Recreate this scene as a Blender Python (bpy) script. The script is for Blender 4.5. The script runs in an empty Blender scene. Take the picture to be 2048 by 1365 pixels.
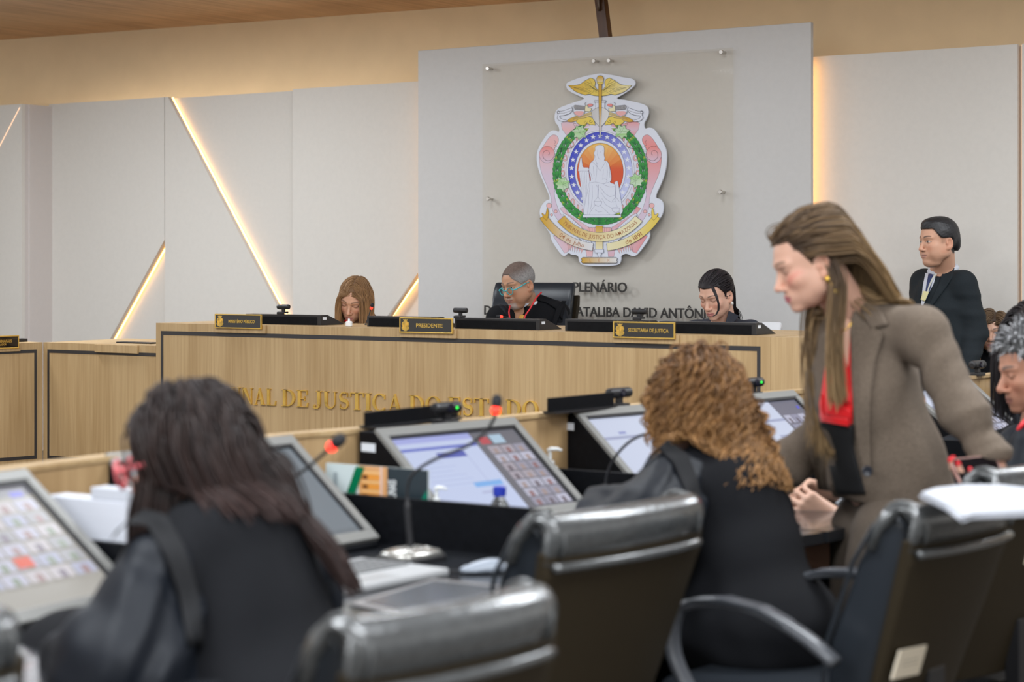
import bpy, bmesh, math, random
import numpy as np
from mathutils import Matrix, Vector
from mathutils.geometry import tessellate_polygon
R = math.radians
scene = bpy.context.scene
COL = scene.collection
F_PX = 3900.0; EYE = 1.45; HZ = 525.0

# ------------------------------------------------------------------ camera
cd = bpy.data.cameras.new('camera'); cam = bpy.data.objects.new('camera', cd); COL.objects.link(cam)
cam.location = (0, 0, EYE); cam.rotation_euler = (R(90), 0, 0)
cd.sensor_fit = 'HORIZONTAL'; cd.sensor_width = 36.0; cd.lens = F_PX / 2048 * 36
cd.shift_x = 0.0; cd.shift_y = -(682.5 - HZ) / 2048
cd.dof.use_dof = True; cd.dof.focus_distance = 9.3; cd.dof.aperture_fstop = 3.0
cd.clip_start = 0.1; cd.clip_end = 100
scene.camera = cam
# ------------------------------------------------------------------ view and world
vs = scene.view_settings
scene.display_settings.display_device = 'sRGB'
vs.view_transform = 'Standard'; vs.look = 'None'; vs.exposure = 0.0; vs.gamma = 1.0; vs.use_curve_mapping = False
scene.cycles.use_denoising = True
w = bpy.data.worlds.new('world'); scene.world = w; w.use_nodes = True
w.node_tree.nodes['Background'].inputs[0].default_value = (1.0, 0.97, 0.93, 1)
w.node_tree.nodes['Background'].inputs[1].default_value = 0.80
# ------------------------------------------------------------------ ceiling luminaires of the room, then added wash and fill lamps (area lamps)
def area(name, loc, sx, sy, power, col=(1, 0.97, 0.93), rot=(0, 0, 0)):
    l = bpy.data.lights.new(name, 'AREA'); l.shape = 'RECTANGLE'; l.size = sx; l.size_y = sy; l.energy = power; l.color = col
    o = bpy.data.objects.new(name, l); COL.objects.link(o); o.location = loc; o.rotation_euler = rot
    return o
COOL = (0.90, 0.95, 1.0)
ZL = 2.965
for (lx, ly, sx_, sy_, pw) in ((-0.6, 6.4, 1.4, .7, 50), (-3.0, 7.2, 1.2, .7, 62), (1.9, 5.2, 1.6, .7, 84), (-1.8, 3.2, 1.6, .7, 84), (.6, 2.2, 1.6, .7, 100), (3.2, 7.4, 1.2, .7, 52),
                               (-3.4, 10.2, .8, .6, 88), (-2.1, 10.6, .5, .5, 14), (-.75, 9.7, .5, .5, 9), (.55, 9.0, .5, .5, 9), (2.0, 8.1, .5, .5, 3)):
    area('ceiling_or_wash_lamp', (lx, ly, ZL), sx_, sy_, pw, COOL)
area('ceiling_or_wash_lamp', (-2.2, 0.0, 2.6), 2.0, 1.2, 78, COOL, (R(50), 0, R(-20)))  # added front wash near the camera, tilted forward below the ceiling
area('ceiling_or_wash_lamp', (2.0, -0.5, 2.6), 2.0, 1.2, 78, COOL, (R(50), 0, R(20)))  # right-hand partner of the added front wash
# warm fill lamps, added out of sight behind the panel tops to brighten the beige wall
area('upper_wall_fill', (-2.1, 12.55, 2.44), 5.0, .10, 15, (1, .90, .78), (R(-28), 0, R(-30)))
area('upper_wall_fill', (2.0, 10.15, 2.44), 4.0, .10, 11, (1, .90, .78), (R(-28), 0, R(-30)))

# ------------------------------------------------------------------ frames
A33 = R(33.0); CU, SU = math.cos(A33), math.sin(A33)
def W(px, py, Y):
    return Vector(((px - 1024) * Y / F_PX, Y, EYE - (py - HZ) * Y / F_PX))
def SZ(px, py, t):
    """pixel -> coordinates (s, z) on the plane parallel to the back wall at distance t"""
    k = (px - 1024) / F_PX
    Y = t / (SU * k + CU)
    return (k * Y * CU - Y * SU, EYE - (py - HZ) * Y / F_PX)
ROTW = Matrix.Rotation(-A33, 4, 'Z')

# ------------------------------------------------------------------ mesh builder
class MB:
    def __init__(s, M=None):
        s.v = []; s.f = []; s.mi = []; s.c = []; s.M = M or Matrix.Identity(4); s.m = 0; s.col = (1, 1, 1)
        s.st = []
    def push(s, M): s.st.append(s.M); s.M = s.M @ M; return s
    def pop(s): s.M = s.st.pop(); return s
    def add(s, vs_, fs, col=None):
        b = len(s.v); c = col or s.col
        for p in vs_: s.v.append(tuple(s.M @ Vector(p))); s.c.append(c)
        for f in fs: s.f.append(tuple(b + i for i in f)); s.mi.append(s.m)
        return s
    def box(s, x0, x1, y0, y1, z0, z1, col=None):
        vs_ = [(x, y, z) for z in (z0, z1) for y in (y0, y1) for x in (x0, x1)]
        return s.add(vs_, [(0, 2, 3, 1), (4, 5, 7, 6), (0, 1, 5, 4), (2, 6, 7, 3), (0, 4, 6, 2), (1, 3, 7, 5)], col)
    def prism(s, poly, a0, a1, axis='y', col=None):
        """extrude a 2D polygon: axis y -> poly in (x,z); x -> (y,z); z -> (x,y)"""
        n = len(poly)
        def P(p, a):
            return {'y': (p[0], a, p[1]), 'x': (a, p[0], p[1]), 'z': (p[0], p[1], a)}[axis]
        vs_ = [P(p, a0) for p in poly] + [P(p, a1) for p in poly]
        tri = tessellate_polygon([[Vector((p[0], p[1], 0)) for p in poly]])
        fs = [tuple(t) for t in tri] + [tuple(n + i for i in reversed(t)) for t in tri]
        fs += [(i, (i + 1) % n, n + (i + 1) % n, n + i) for i in range(n)]
        return s.add(vs_, fs, col)
    def flat(s, poly, a, axis='y', col=None, cols=None):
        def P(p):
            return {'y': (p[0], a, p[1]), 'x': (a, p[0], p[1]), 'z': (p[0], p[1], a)}[axis]
        tri = tessellate_polygon([[Vector((p[0], p[1], 0)) for p in poly]])
        b = len(s.v)
        s.add([P(p) for p in poly], [tuple(t) for t in tri], col)
        if cols:
            for i, c in enumerate(cols): s.c[b + i] = c
        return s
    def quad(s, a, b, c, d, col=None): return s.add([a, b, c, d], [(0, 1, 2, 3)], col)
    def tube(s, path, rad, n=8, cap=True, col=None, cols=None):
        path = [Vector(p) for p in path]; L = len(path)
        if not hasattr(rad, '__len__'): rad = [rad] * L
        vs_ = []; up = None
        for i, p in enumerate(path):
            t = (path[min(i + 1, L - 1)] - path[max(i - 1, 0)])
            t = t.normalized() if t.length > 1e-9 else Vector((0, 0, 1))
            if up is None: up = Vector((0, 0, 1)) if abs(t.z) < .9 else Vector((1, 0, 0))
            a = t.cross(up)
            if a.length < 1e-6: a = t.orthogonal()
            a.normalize(); b2 = a.cross(t).normalized(); up = b2
            for k in range(n):
                an = 2 * math.pi * k / n
                vs_.append(p + (a * math.cos(an) + b2 * math.sin(an)) * rad[i])
        fs = [(i * n + k, i * n + (k + 1) % n, (i + 1) * n + (k + 1) % n, (i + 1) * n + k) for i in range(L - 1) for k in range(n)]
        if cap: fs += [tuple(range(n - 1, -1, -1)), tuple((L - 1) * n + k for k in range(n))]
        b = len(s.v)
        s.add(vs_, fs, col)
        if cols:
            for i in range(L):
                for k in range(n): s.c[b + i * n + k] = cols[i]
        return s
    def lathe(s, prof, n=20, c=(0, 0, 0), col=None):
        """profile of (r, z), about z through c"""
        vs_ = [(c[0] + r * math.cos(2 * math.pi * k / n), c[1] + r * math.sin(2 * math.pi * k / n), c[2] + z) for r, z in prof for k in range(n)]
        L = len(prof)
        fs = [(i * n + k, i * n + (k + 1) % n, (i + 1) * n + (k + 1) % n, (i + 1) * n + k) for i in range(L - 1) for k in range(n)]
        fs += [tuple(range(n - 1, -1, -1)), tuple((L - 1) * n + k for k in range(n))]
        return s.add(vs_, fs, col)
    def ball(s, c, r, n=14, m=9, col=None):
        if not hasattr(r, '__len__'): r = (r, r, r)
        vs_ = []
        for i in range(m + 1):
            th = math.pi * i / m
            for k in range(n):
                ph = 2 * math.pi * k / n
                vs_.append((c[0] + r[0] * math.sin(th) * math.cos(ph), c[1] + r[1] * math.sin(th) * math.sin(ph), c[2] + r[2] * math.cos(th)))
        fs = [(i * n + k, (i + 1) * n + k, (i + 1) * n + (k + 1) % n, i * n + (k + 1) % n) for i in range(m) for k in range(n)]
        return s.add(vs_, fs, col)
    def ribbon(s, pts, wid, y0, y1, col=None, closed=False):
        """flat stroke of varying width in the x,z plane, extruded in y"""
        n = len(pts)
        if not hasattr(wid, '__len__'): wid = [wid] * n
        Lf, Rt = [], []
        for i in range(n):
            a = pts[(i - 1) % n] if (closed or i) else pts[i]
            b = pts[(i + 1) % n] if (closed or i < n - 1) else pts[i]
            dx, dz = b[0] - a[0], b[1] - a[1]; q = math.hypot(dx, dz) or 1
            nx, nz = -dz / q, dx / q
            Lf.append((pts[i][0] + nx * wid[i], pts[i][1] + nz * wid[i])); Rt.append((pts[i][0] - nx * wid[i], pts[i][1] - nz * wid[i]))
        vs_ = []
        for l, r in zip(Lf, Rt):
            vs_ += [(l[0], y0, l[1]), (r[0], y0, r[1]), (l[0], y1, l[1]), (r[0], y1, r[1])]
        fs = []
        for i in range(n if closed else n - 1):
            j = (i + 1) % n; a, b = i * 4, j * 4
            fs += [(a, a + 1, b + 1, b), (a + 2, b + 2, b + 3, a + 3), (a, b, b + 2, a + 2), (a + 1, a + 3, b + 3, b + 1)]
        if not closed:
            e = (n - 1) * 4; fs += [(0, 2, 3, 1), (e, e + 1, e + 3, e + 2)]
        return s.add(vs_, fs, col)
    def build(s, name, mats, parent=None, bevel=0, smooth=False, seg=2, sub=0, recalc=True):
        me = bpy.data.meshes.new(name); me.from_pydata(s.v, [], s.f)
        if not isinstance(mats, (list, tuple)): mats = [mats]
        for m in mats: me.materials.append(m)
        me.polygons.foreach_set('material_index', s.mi)
        at = me.color_attributes.new('Col', 'FLOAT_COLOR', 'POINT')
        at.data.foreach_set('color', [x for c in s.c for x in (c[0], c[1], c[2], 1.0)])
        if recalc:
            bm = bmesh.new(); bm.from_mesh(me); bmesh.ops.recalc_face_normals(bm, faces=bm.faces); bm.to_mesh(me); bm.free()
        if smooth: me.polygons.foreach_set('use_smooth', [True] * len(me.polygons))
        me.update()
        o = bpy.data.objects.new(name, me); COL.objects.link(o)
        if parent: o.parent = parent
        if bevel:
            b = o.modifiers.new('bevel', 'BEVEL'); b.width = bevel; b.segments = seg; b.limit_method = 'ANGLE'; b.angle_limit = R(35); b.harden_normals = False
        if sub:
            d = o.modifiers.new('subdivision', 'SUBSURF'); d.levels = sub; d.render_levels = sub
        return o

def tag(o, label, cat=None, group=None, kind=None):
    if label: o['label'] = label
    if cat: o['category'] = cat
    if group: o['group'] = group
    if kind: o['kind'] = kind
    return o
def thing(name, label, cat, loc=(0, 0, 0), rotz=0, group=None):
    o = bpy.data.objects.new(name, None); COL.objects.link(o); o.empty_display_size = .05
    o.location = loc; o.rotation_euler = (0, 0, rotz)
    return tag(o, label, cat, group)
def struct(o):
    o['kind'] = 'structure'; return o
def LM(px, Y, z=None, py=None):
    p = W(px, py if py is not None else HZ, Y)
    if z is not None: p.z = z
    return p

# ------------------------------------------------------------------ materials
MATS = {}
def mat(name, col=(.8, .8, .8), rough=.5, metal=0.0, emis=None, es=0.0, attr=False, coat=0, sss=0, spec=.5, alpha=1, trans=0, sheen=0):
    if name in MATS: return MATS[name]
    m = bpy.data.materials.new(name); m.use_nodes = True; nt = m.node_tree; b = nt.nodes['Principled BSDF']
    b.inputs['Base Color'].default_value = (*col, 1); b.inputs['Roughness'].default_value = rough; b.inputs['Metallic'].default_value = metal
    b.inputs['Specular IOR Level'].default_value = spec
    if coat: b.inputs['Coat Weight'].default_value = coat
    if sheen: b.inputs['Sheen Weight'].default_value = sheen; b.inputs['Sheen Roughness'].default_value = .5
    if sss: b.inputs['Subsurface Weight'].default_value = sss; b.inputs['Subsurface Radius'].default_value = (.01, .004, .002); b.inputs['Subsurface Scale'].default_value = 1
    if trans: b.inputs['Transmission Weight'].default_value = trans
    if emis: b.inputs['Emission Color'].default_value = (*emis, 1); b.inputs['Emission Strength'].default_value = es
    if attr:
        a = nt.nodes.new('ShaderNodeAttribute'); a.attribute_name = 'Col'
        if attr == 'emit':
            nt.links.new(a.outputs['Color'], b.inputs['Emission Color']); b.inputs['Emission Strength'].default_value = es
            b.inputs['Base Color'].default_value = (.02, .02, .02, 1)
        else: nt.links.new(a.outputs['Color'], b.inputs['Base Color'])
    MATS[name] = m; return m
def noisy(m, scale, amount, detail=4, bump=0.0, stretch=(1, 1, 1), bscale=None, vec='Object'):
    """multiply the base colour by procedural noise, optional bump"""
    nt = m.node_tree; b = nt.nodes['Principled BSDF']
    tc = nt.nodes.new('ShaderNodeTexCoord'); mp = nt.nodes.new('ShaderNodeMapping'); mp.inputs['Scale'].default_value = stretch
    nt.links.new(tc.outputs[vec], mp.inputs[0])
    n = nt.nodes.new('ShaderNodeTexNoise'); n.inputs['Scale'].default_value = scale; n.inputs['Detail'].default_value = detail
    nt.links.new(mp.outputs[0], n.inputs[0])
    if amount:
        mr = nt.nodes.new('ShaderNodeMapRange'); mr.inputs[1].default_value = .3; mr.inputs[2].default_value = .7
        mr.inputs[3].default_value = 1 - amount; mr.inputs[4].default_value = 1 + amount
        nt.links.new(n.outputs[0], mr.inputs[0])
        mx = nt.nodes.new('ShaderNodeVectorMath'); mx.operation = 'SCALE'
        src = b.inputs['Base Color']
        if src.is_linked: nt.links.new(src.links[0].from_socket, mx.inputs[0])
        else: mx.inputs[0].default_value = src.default_value[:3]
        nt.links.new(mr.outputs[0], mx.inputs['Scale']); nt.links.new(mx.outputs[0], b.inputs['Base Color'])
    if bump:
        n2 = n
        if bscale:
            n2 = nt.nodes.new('ShaderNodeTexNoise'); n2.inputs['Scale'].default_value = bscale; n2.inputs['Detail'].default_value = 3
            nt.links.new(mp.outputs[0], n2.inputs[0])
        bp = nt.nodes.new('ShaderNodeBump'); bp.inputs['Strength'].default_value = bump; bp.inputs['Distance'].default_value = .004
        nt.links.new(n2.outputs[0], bp.inputs['Height']); nt.links.new(bp.outputs[0], b.inputs['Normal'])
    return m
def wood(name, c0, c1, grain=(60, 60, 2.0), rough=.45):
    m = bpy.data.materials.new(name); m.use_nodes = True; nt = m.node_tree; b = nt.nodes['Principled BSDF']
    tc = nt.nodes.new('ShaderNodeTexCoord'); mp = nt.nodes.new('ShaderNodeMapping'); mp.inputs['Scale'].default_value = grain
    nt.links.new(tc.outputs['Object'], mp.inputs[0])
    n = nt.nodes.new('ShaderNodeTexNoise'); n.inputs['Scale'].default_value = 1; n.inputs['Detail'].default_value = 6; n.inputs['Distortion'].default_value = .6
    nt.links.new(mp.outputs[0], n.inputs[0])
    mp2 = nt.nodes.new('ShaderNodeMapping'); mp2.inputs['Scale'].default_value = tuple(g * .12 if g > 10 else g * .35 for g in grain)
    nt.links.new(tc.outputs['Object'], mp2.inputs[0])
    n2 = nt.nodes.new('ShaderNodeTexNoise'); n2.inputs['Scale'].default_value = 1; n2.inputs['Detail'].default_value = 2
    nt.links.new(mp2.outputs[0], n2.inputs[0])
    ad = nt.nodes.new('ShaderNodeMath'); ad.operation = 'ADD'; nt.links.new(n.outputs[0], ad.inputs[0]); nt.links.new(n2.outputs[0], ad.inputs[1])
    cr = nt.nodes.new('ShaderNodeValToRGB'); cr.color_ramp.elements[0].position = .7; cr.color_ramp.elements[1].position = 1.25
    mr = nt.nodes.new('ShaderNodeMath'); mr.operation = 'MULTIPLY'; mr.inputs[1].default_value = .5
    nt.links.new(ad.outputs[0], mr.inputs[0])
    cr.color_ramp.elements[0].position = .36; cr.color_ramp.elements[1].position = .62
    cr.color_ramp.elements[0].color = (*c0, 1); cr.color_ramp.elements[1].color = (*c1, 1)
    nt.links.new(mr.outputs[0], cr.inputs[0]); nt.links.new(cr.outputs[0], b.inputs['Base Color'])
    b.inputs['Roughness'].default_value = rough
    MATS[name] = m; return m

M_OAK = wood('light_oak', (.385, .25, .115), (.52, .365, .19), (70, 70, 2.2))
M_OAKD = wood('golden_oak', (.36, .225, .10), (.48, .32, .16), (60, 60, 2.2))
M_CEIL = wood('ceiling_wood', (.40, .22, .10), (.62, .38, .20), (30, 1.6, 30), .5)
M_PANEL = noisy(mat('panel_linen', (.66, .635, .59), .7), 40, .015, bump=.05, bscale=500)
M_CENTRE = noisy(mat('centre_linen', (.58, .575, .565), .6), 40, .015, bump=.05, bscale=500)
M_UPPER = noisy(mat('upper_beige', (.70, .555, .36), .8), 6, .03)
M_STRIP = mat('dark_inlay', (.035, .033, .035), .4)
M_BLK = noisy(mat('black_laminate', (.004, .0045, .006), .5, spec=.12), 60, .25)
M_BLK2 = mat('black_plastic', (.014, .014, .016), .4)
M_LEDGE = noisy(mat('black_wood_grain', (.02, .018, .018), .4), 8, .3, stretch=(1, 1, 12))
M_GOLD = mat('gold', (.78, .52, .13), .30, .85)
M_GOLDL = noisy(mat('gold_leaf', (.72, .46, .10), .38, .5), 12, .2)
M_CHROME = mat('brushed_steel', (.62, .60, .57), .3, 1.0)
M_BEZEL = mat('grey_bezel', (.20, .20, .19), .38)
M_WHITE = mat('white_plastic', (.80, .82, .82), .35)
M_TXT = mat('dark_lettering', (.030, .028, .026), .5)
M_RED = mat('red_led_ring', (.8, .02, .01), .4, emis=(1, .03, .015), es=2.6)
M_GREEN = mat('green_led', (.02, .6, .05), .4, emis=(.03, 1, .08), es=1.5)
M_STICK = mat('white_sticker', (.70, .74, .80), .5)
M_SCR = mat('screen_image', attr='emit', es=.85, rough=.25)
M_PAPER = mat('paper', (.50, .52, .57), .7)
M_PRINT = mat('printed_colour', attr=True, rough=.35)
M_LEDDIM = mat('dim_warm_led', (1, .7, .5), .5, emis=(1.0, .62, .38), es=.9)
M_LED = mat('warm_led', (1, .7, .35), .5, emis=(1.0, .50, .16), es=5.5)
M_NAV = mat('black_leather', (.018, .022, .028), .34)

# ------------------------------------------------------------------ text
def text_mesh(txt, size=1.0, ext=.0, sx=1.0, align='LEFT', offset=0.0, spacing=1.0):
    cu = bpy.data.curves.new('t', 'FONT'); cu.body = txt; cu.size = size; cu.extrude = ext; cu.align_x = align; cu.resolution_u = 4
    cu.offset = offset; cu.space_character = spacing
    o = bpy.data.objects.new('t', cu); COL.objects.link(o)
    dg = bpy.context.evaluated_depsgraph_get(); me = bpy.data.meshes.new_from_object(o.evaluated_get(dg))
    vs_ = [(v.co.x * sx, v.co.y, v.co.z) for v in me.vertices]; fs = [tuple(p.vertices) for p in me.polygons]
    bpy.data.objects.remove(o); bpy.data.curves.remove(cu); bpy.data.meshes.remove(me)
    return vs_, fs
def text_fit(mb, txt, x0, x1, zbase, hcap, y, ext, col=None, offset=0.0, wob=0):
    """text standing in the x,z plane, stretched to run from x0 to x1 with cap height hcap"""
    vs_, fs = text_mesh(txt, 1.0, .5, offset=offset)
    cap = max(v[1] for v in text_mesh('H')[0])
    xs = [v[0] for v in vs_]; a, b = min(xs), max(xs)
    mb.add([(x0 + (v[0] - a) / (b - a) * (x1 - x0), y - v[2] * ext * 2, zbase + v[1] / cap * hcap) for v in vs_], fs, col)
    return mb

# ------------------------------------------------------------------ serif glyphs (stroke polygons, unit cap height)
def glyph(ch):
    T, t, sf, sh = .085, .022, .07, .022   # half widths
    out = []; B = lambda x0, x1, z0, z1: out.append(('p', [(x0, z0), (x1, z0), (x1, z1), (x0, z1)]))
    def serif(x, z, hw): B(x - hw, x + hw, z - (sh if z > .5 else 0) * 1.6, z + (0 if z > .5 else sh) * 1.6)
    def arc(cx, cz, rx, rz, a0, a1, wf, n=22):
        pts = [(cx + rx * math.cos(R(a0 + (a1 - a0) * i / n)), cz + rz * math.sin(R(a0 + (a1 - a0) * i / n))) for i in range(n + 1)]
        wd = [wf(R(a0 + (a1 - a0) * i / n)) for i in range(n + 1)]
        out.append(('r', pts, wd))
    fat = lambda a: t + (T * 1.05 - t) * abs(math.cos(a)) ** 1.5
    if ch == 'I': B(.09, .09 + 2 * T, 0, 1); serif(.09 + T, 1, .17); serif(.09 + T, 0, .17); return out, .35
    if ch == 'T':
        B(.30, .30 + 2 * T, 0, 1); serif(.385, 0, .17); B(0, .77, 1 - .05, 1)
        out.append(('p', [(0, .96), (.05, .96), (.03, .74), (0, .74)])); out.append(('p', [(.72, .96), (.77, .96), (.77, .74), (.74, .74)])); return out, .78
    if ch == 'L':
        B(.09, .09 + 2 * T, 0, 1); serif(.175, 1, .16); B(0, .68, 0, .045); out.append(('p', [(.60, .02), (.68, .0), (.70, .28), (.665, .28)])); return out, .70
    if ch == 'E':
        B(.09, .09 + 2 * T, 0, 1); B(0, .66, 0, .045); B(0, .64, .955, 1); B(.2, .5, .49, .53); B(.47, .50, .38, .64)
        out.append(('p', [(.58, .97), (.64, .97), (.64, .74), (.61, .74)])); out.append(('p', [(.58, .03), (.66, .0), (.69, .28), (.655, .28)])); return out, .70
    if ch == 'D':
        B(.09, .09 + 2 * T, 0, 1); serif(.16, 1, .16); serif(.16, 0, .16)
        arc(.30, .5, .42, .475, -90, 90, fat); B(.17, .32, .955, 1); B(.17, .32, 0, .045); return out, .83
    if ch == 'U':
        B(.09, .09 + 2 * T * .95, .3, 1); serif(.17, 1, .16); B(.66, .70, .35, 1); serif(.68, 1, .11)
        arc(.425, .34, .255, .31, 180, 360, lambda a: T * .95 + (t - T * .95) * ((math.cos(a) + 1) / 2) ** .6); return out, .82
    if ch == 'N':
        B(.10, .14, 0, 1); serif(.12, 0, .11); B(.68, .72, 0, 1); serif(.70, 1, .11); B(0, .16, .965, 1)
        out.append(('p', [(.06, 1), (.26, 1), (.72, .0), (.66, 0)])); return out, .84
    if ch == 'A':
        out.append(('p', [(.08, 0), (.125, 0), (.41, .93), (.385, 1)])); out.append(('p', [(.34, .97), (.42, 1.02), (.72, 0), (.52, 0)]))
        B(.2, .56, .30, .34); serif(.10, 0, .11); serif(.62, 0, .165); return out, .80
    if ch == 'O':
        arc(.42, .5, .335, .475, 0, 360, fat, 40); return out, .86
    if ch in 'CÇ':
        arc(.42, .5, .335, .475, 48, 312, fat, 34); B(.66, .70, .68, .96); B(.66, .69, .06, .2)
        if ch == 'Ç':
            out.append(('r', [(.42, .0), (.40, -.07), (.47, -.12), (.46, -.19), (.36, -.22)], [.018, .02, .028, .03, .016]))
        return out, .80
    if ch == 'J':
        B(.24, .24 + 2 * T, .2, 1); serif(.325, 1, .16); arc(.16, .17, .165, .19, 0, -150, lambda a: .03 + .05 * abs(math.cos(a)), 14); out.append(('p', [(.0, .12), (.08, .2), (.14, .12), (.06, .02)])); return out, .52
    if ch == 'S':
        pts = []; wd = []
        for i in range(31):
            u = i / 30
            if u < .5: a = R(50 + (270 - 50) * u * 2); pts.append((.31 + .20 * math.cos(a), .745 + .225 * math.sin(a)))
            else: a = R(90 - (90 + 140) * (u - .5) * 2); pts.append((.31 + .22 * math.cos(a), .275 + .245 * math.sin(a)))
            wd.append(t + (T - t) * math.exp(-((u - .5) / .2) ** 2) + .015)
        out.append(('r', pts, wd)); B(.49, .525, .72, .97); B(.085, .12, .03, .28); return out, .62
    if ch in 'BPR':
        B(.09, .09 + 2 * T, 0, 1); serif(.16, 1, .16); serif(.16, 0, .16)
        arc(.32, .755, .24, .225, -90, 90, fat); B(.17, .34, .955, 1); B(.17, .34, .51, .55)
        if ch == 'B': arc(.34, .265, .28, .245, -90, 90, fat); B(.17, .36, 0, .045)
        if ch == 'R': out.append(('p', [(.33, .52), (.46, .55), (.80, .0), (.58, 0)])); serif(.70, 0, .12)
        return out, (.76 if ch == 'B' else .82)
    if ch == 'M':
        B(.10, .14, 0, 1); serif(.12, 0, .11); B(.76, .76 + 2 * T, 0, 1); serif(.845, 0, .16); serif(.845, 1, .14); serif(.12, 1, .1)
        out.append(('p', [(.06, 1), (.24, 1), (.52, .1), (.46, 0)])); out.append(('p', [(.45, 0), (.49, .0), (.82, 1), (.77, 1)])); return out, 1.0
    if ch == 'Z':
        B(.02, .66, .955, 1); B(0, .68, 0, .045); out.append(('p', [(.48, .97), (.66, .97), (.20, .03), (.01, .03)])); B(.02, .05, .74, 1); B(.65, .68, 0, .28); return out, .70
    return out, .4
def glyph_mesh(mb, ch, x, z, h, wscale, y0, y1):
    st, adv = glyph(ch)
    for g in st:
        pts = [(x + p[0] * h * wscale, z + p[1] * h) for p in g[1]]
        if g[0] == 'p': mb.prism(pts, y0, y1)
        else: mb.ribbon(pts, [q * h for q in g[2]], y0, y1)
    return adv * h * wscale
# ================================================================== setting: walls, ceiling, floor
def wobj(mb, name, mats, **k):
    o = mb.build(name, mats, **k); o.rotation_euler = (0, 0, -A33); return o
TF, TB, TC = 9.24, 9.30, 9.14      # front panels, backing, centre panel
tL = 8.98
ZP = 2.506; ZC = 2.672
def poly_sz(pts, t): return [SZ(x, y, t) for x, y in pts]
# floor, ceiling, upper wall
mb = MB(); mb.box(-9, 9, -3, 16, -.05, 0); struct(mb.build('floor', noisy(mat('floor_carpet', (.10, .09, .08), .9), 30, .2)))
pL = Vector(((0 - 1024) / F_PX * 13.58, 13.58)); pR = Vector(((1120 - 1024) / F_PX * 11.51, 11.51))
dU = (pR - pL).normalized(); nU = Vector((-dU.y, dU.x))
q0 = pL - dU * 5; q1 = pL + dU * 13
mb = MB(); mb.prism([tuple(q0), tuple(q1), tuple(q1 + nU * .1), tuple(q0 + nU * .1)], 0, 3.4, 'z'); struct(mb.build('wall_back', M_UPPER))
mb = MB(); mb.push(ROTW.inverted()); mb.prism([tuple(q0 + nU * .1), tuple(q1 + nU * .1), (9, -1.5), (-11, -1.5)], 3.0, 3.06, 'z')
struct(wobj(mb, 'ceiling', M_CEIL))
# backing panel seen in the recesses
s0, _ = SZ(60, 500, TB); s1, _ = SZ(2100, 500, TB)
mb = MB(); mb.box(s0, s1, TB, TB + .03, 0, ZP - .004)
struct(wobj(mb, 'wall_panel_backing', M_PANEL))
def front(name, pts, t=TF, th=.028, m=M_PANEL):
    mb = MB(); mb.prism(pts, t, t + th); o = wobj(mb, name, m); struct(o); return o
S = lambda px, t=TF: SZ(px, 500, t)[0]
Z = lambda px, py, t=TF: SZ(px, py, t)[1]
LOW = .2
x100, x330, x586, x835 = S(98), S(329), S(585), S(840)
# line A from (338,200) to (572,640); line B (329,480)->(200,720); line C (834,538)->(760,690)
A0 = (S(336), ZP); A1 = (S(572) + .03, Z(572, 640) - .06)
def on(p, q, z): k = (z - p[1]) / (q[1] - p[1]); return (p[0] + (q[0] - p[0]) * k, z)
B0 = (x330, Z(329, 480)); B1 = (S(214), Z(214, 690)); BL_ = on(B0, B1, LOW)
_k = (x100 + .03 - B0[0]) / (B1[0] - B0[0]); _z = B0[1] + (B1[1] - B0[1]) * _k
if _z > LOW: BL_ = (x100 + .03, _z)
C0 = (x835, Z(834, 540)); C1 = (S(780), Z(780, 625)); CL_ = on(C0, C1, LOW)
front('wall_panel_left', [(x100, LOW), BL_, B0, (x330 - .002, ZP), (x100, ZP)])
Aend = on(A0, A1, LOW); 
# panel between the two lines: left edge vertical x330, right edge is line A down to where it meets x586
kx = (x586 - A0[0]) / (A1[0] - A0[0]); zA = A0[1] + (A1[1] - A0[1]) * kx
front('wall_panel_middle', [(x330 + .003, LOW), (x586 - .002, LOW), (x586 - .002, zA), A0, (x330 + .003, ZP)])
front('wall_panel_inner', [(x586 + .002, LOW), CL_, C0, (x835, ZP), (x586 + .002, ZP)])
# left projecting section with its return
s43 = S(43, tL)
mb = MB(); mb.box(s43 - 3.2, s43, tL, tL + .03, LOW, Z(43, 208, tL)); struct(wobj(mb, 'wall_panel_far_left', M_PANEL))
mb = MB(); mb.box(s43 - .05, s43 - .0, tL + .031, tL + .065, LOW, Z(43, 208, tL)); mb.box(s43 - .035, s43 + .012, tL + .06, TB, LOW, Z(43, 208, tL))
struct(wobj(mb, 'wall_return_left', noisy(mat('lilac_return', (.60, .555, .53), .7), 40, .01)))
# right panel and end panel
xr0 = S(1600); xr1 = S(2035)
front('wall_panel_right', [(xr0, LOW), (xr1, LOW), (xr1, ZP), (xr0, ZP)])
mb = MB(); mb.box(xr1 + .022, xr1 + 2.0, TF, TF + .045, LOW, ZP); struct(wobj(mb, 'wall_panel_far_right', M_PANEL))
# centre panel
c0, c1 = S(836, TC), S(1622, TC)
mb = MB(); mb.box(c0, c1, TC, TC + .03, LOW, ZC); struct(wobj(mb, 'wall_panel_centre', M_CENTRE, bevel=.002))
mb = MB(); mb.box(c0 + .06, c1 - .075, TC + .031, TF + .0, LOW, ZC - .012); struct(wobj(mb, 'wall_panel_centre_core', M_PANEL))
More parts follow.
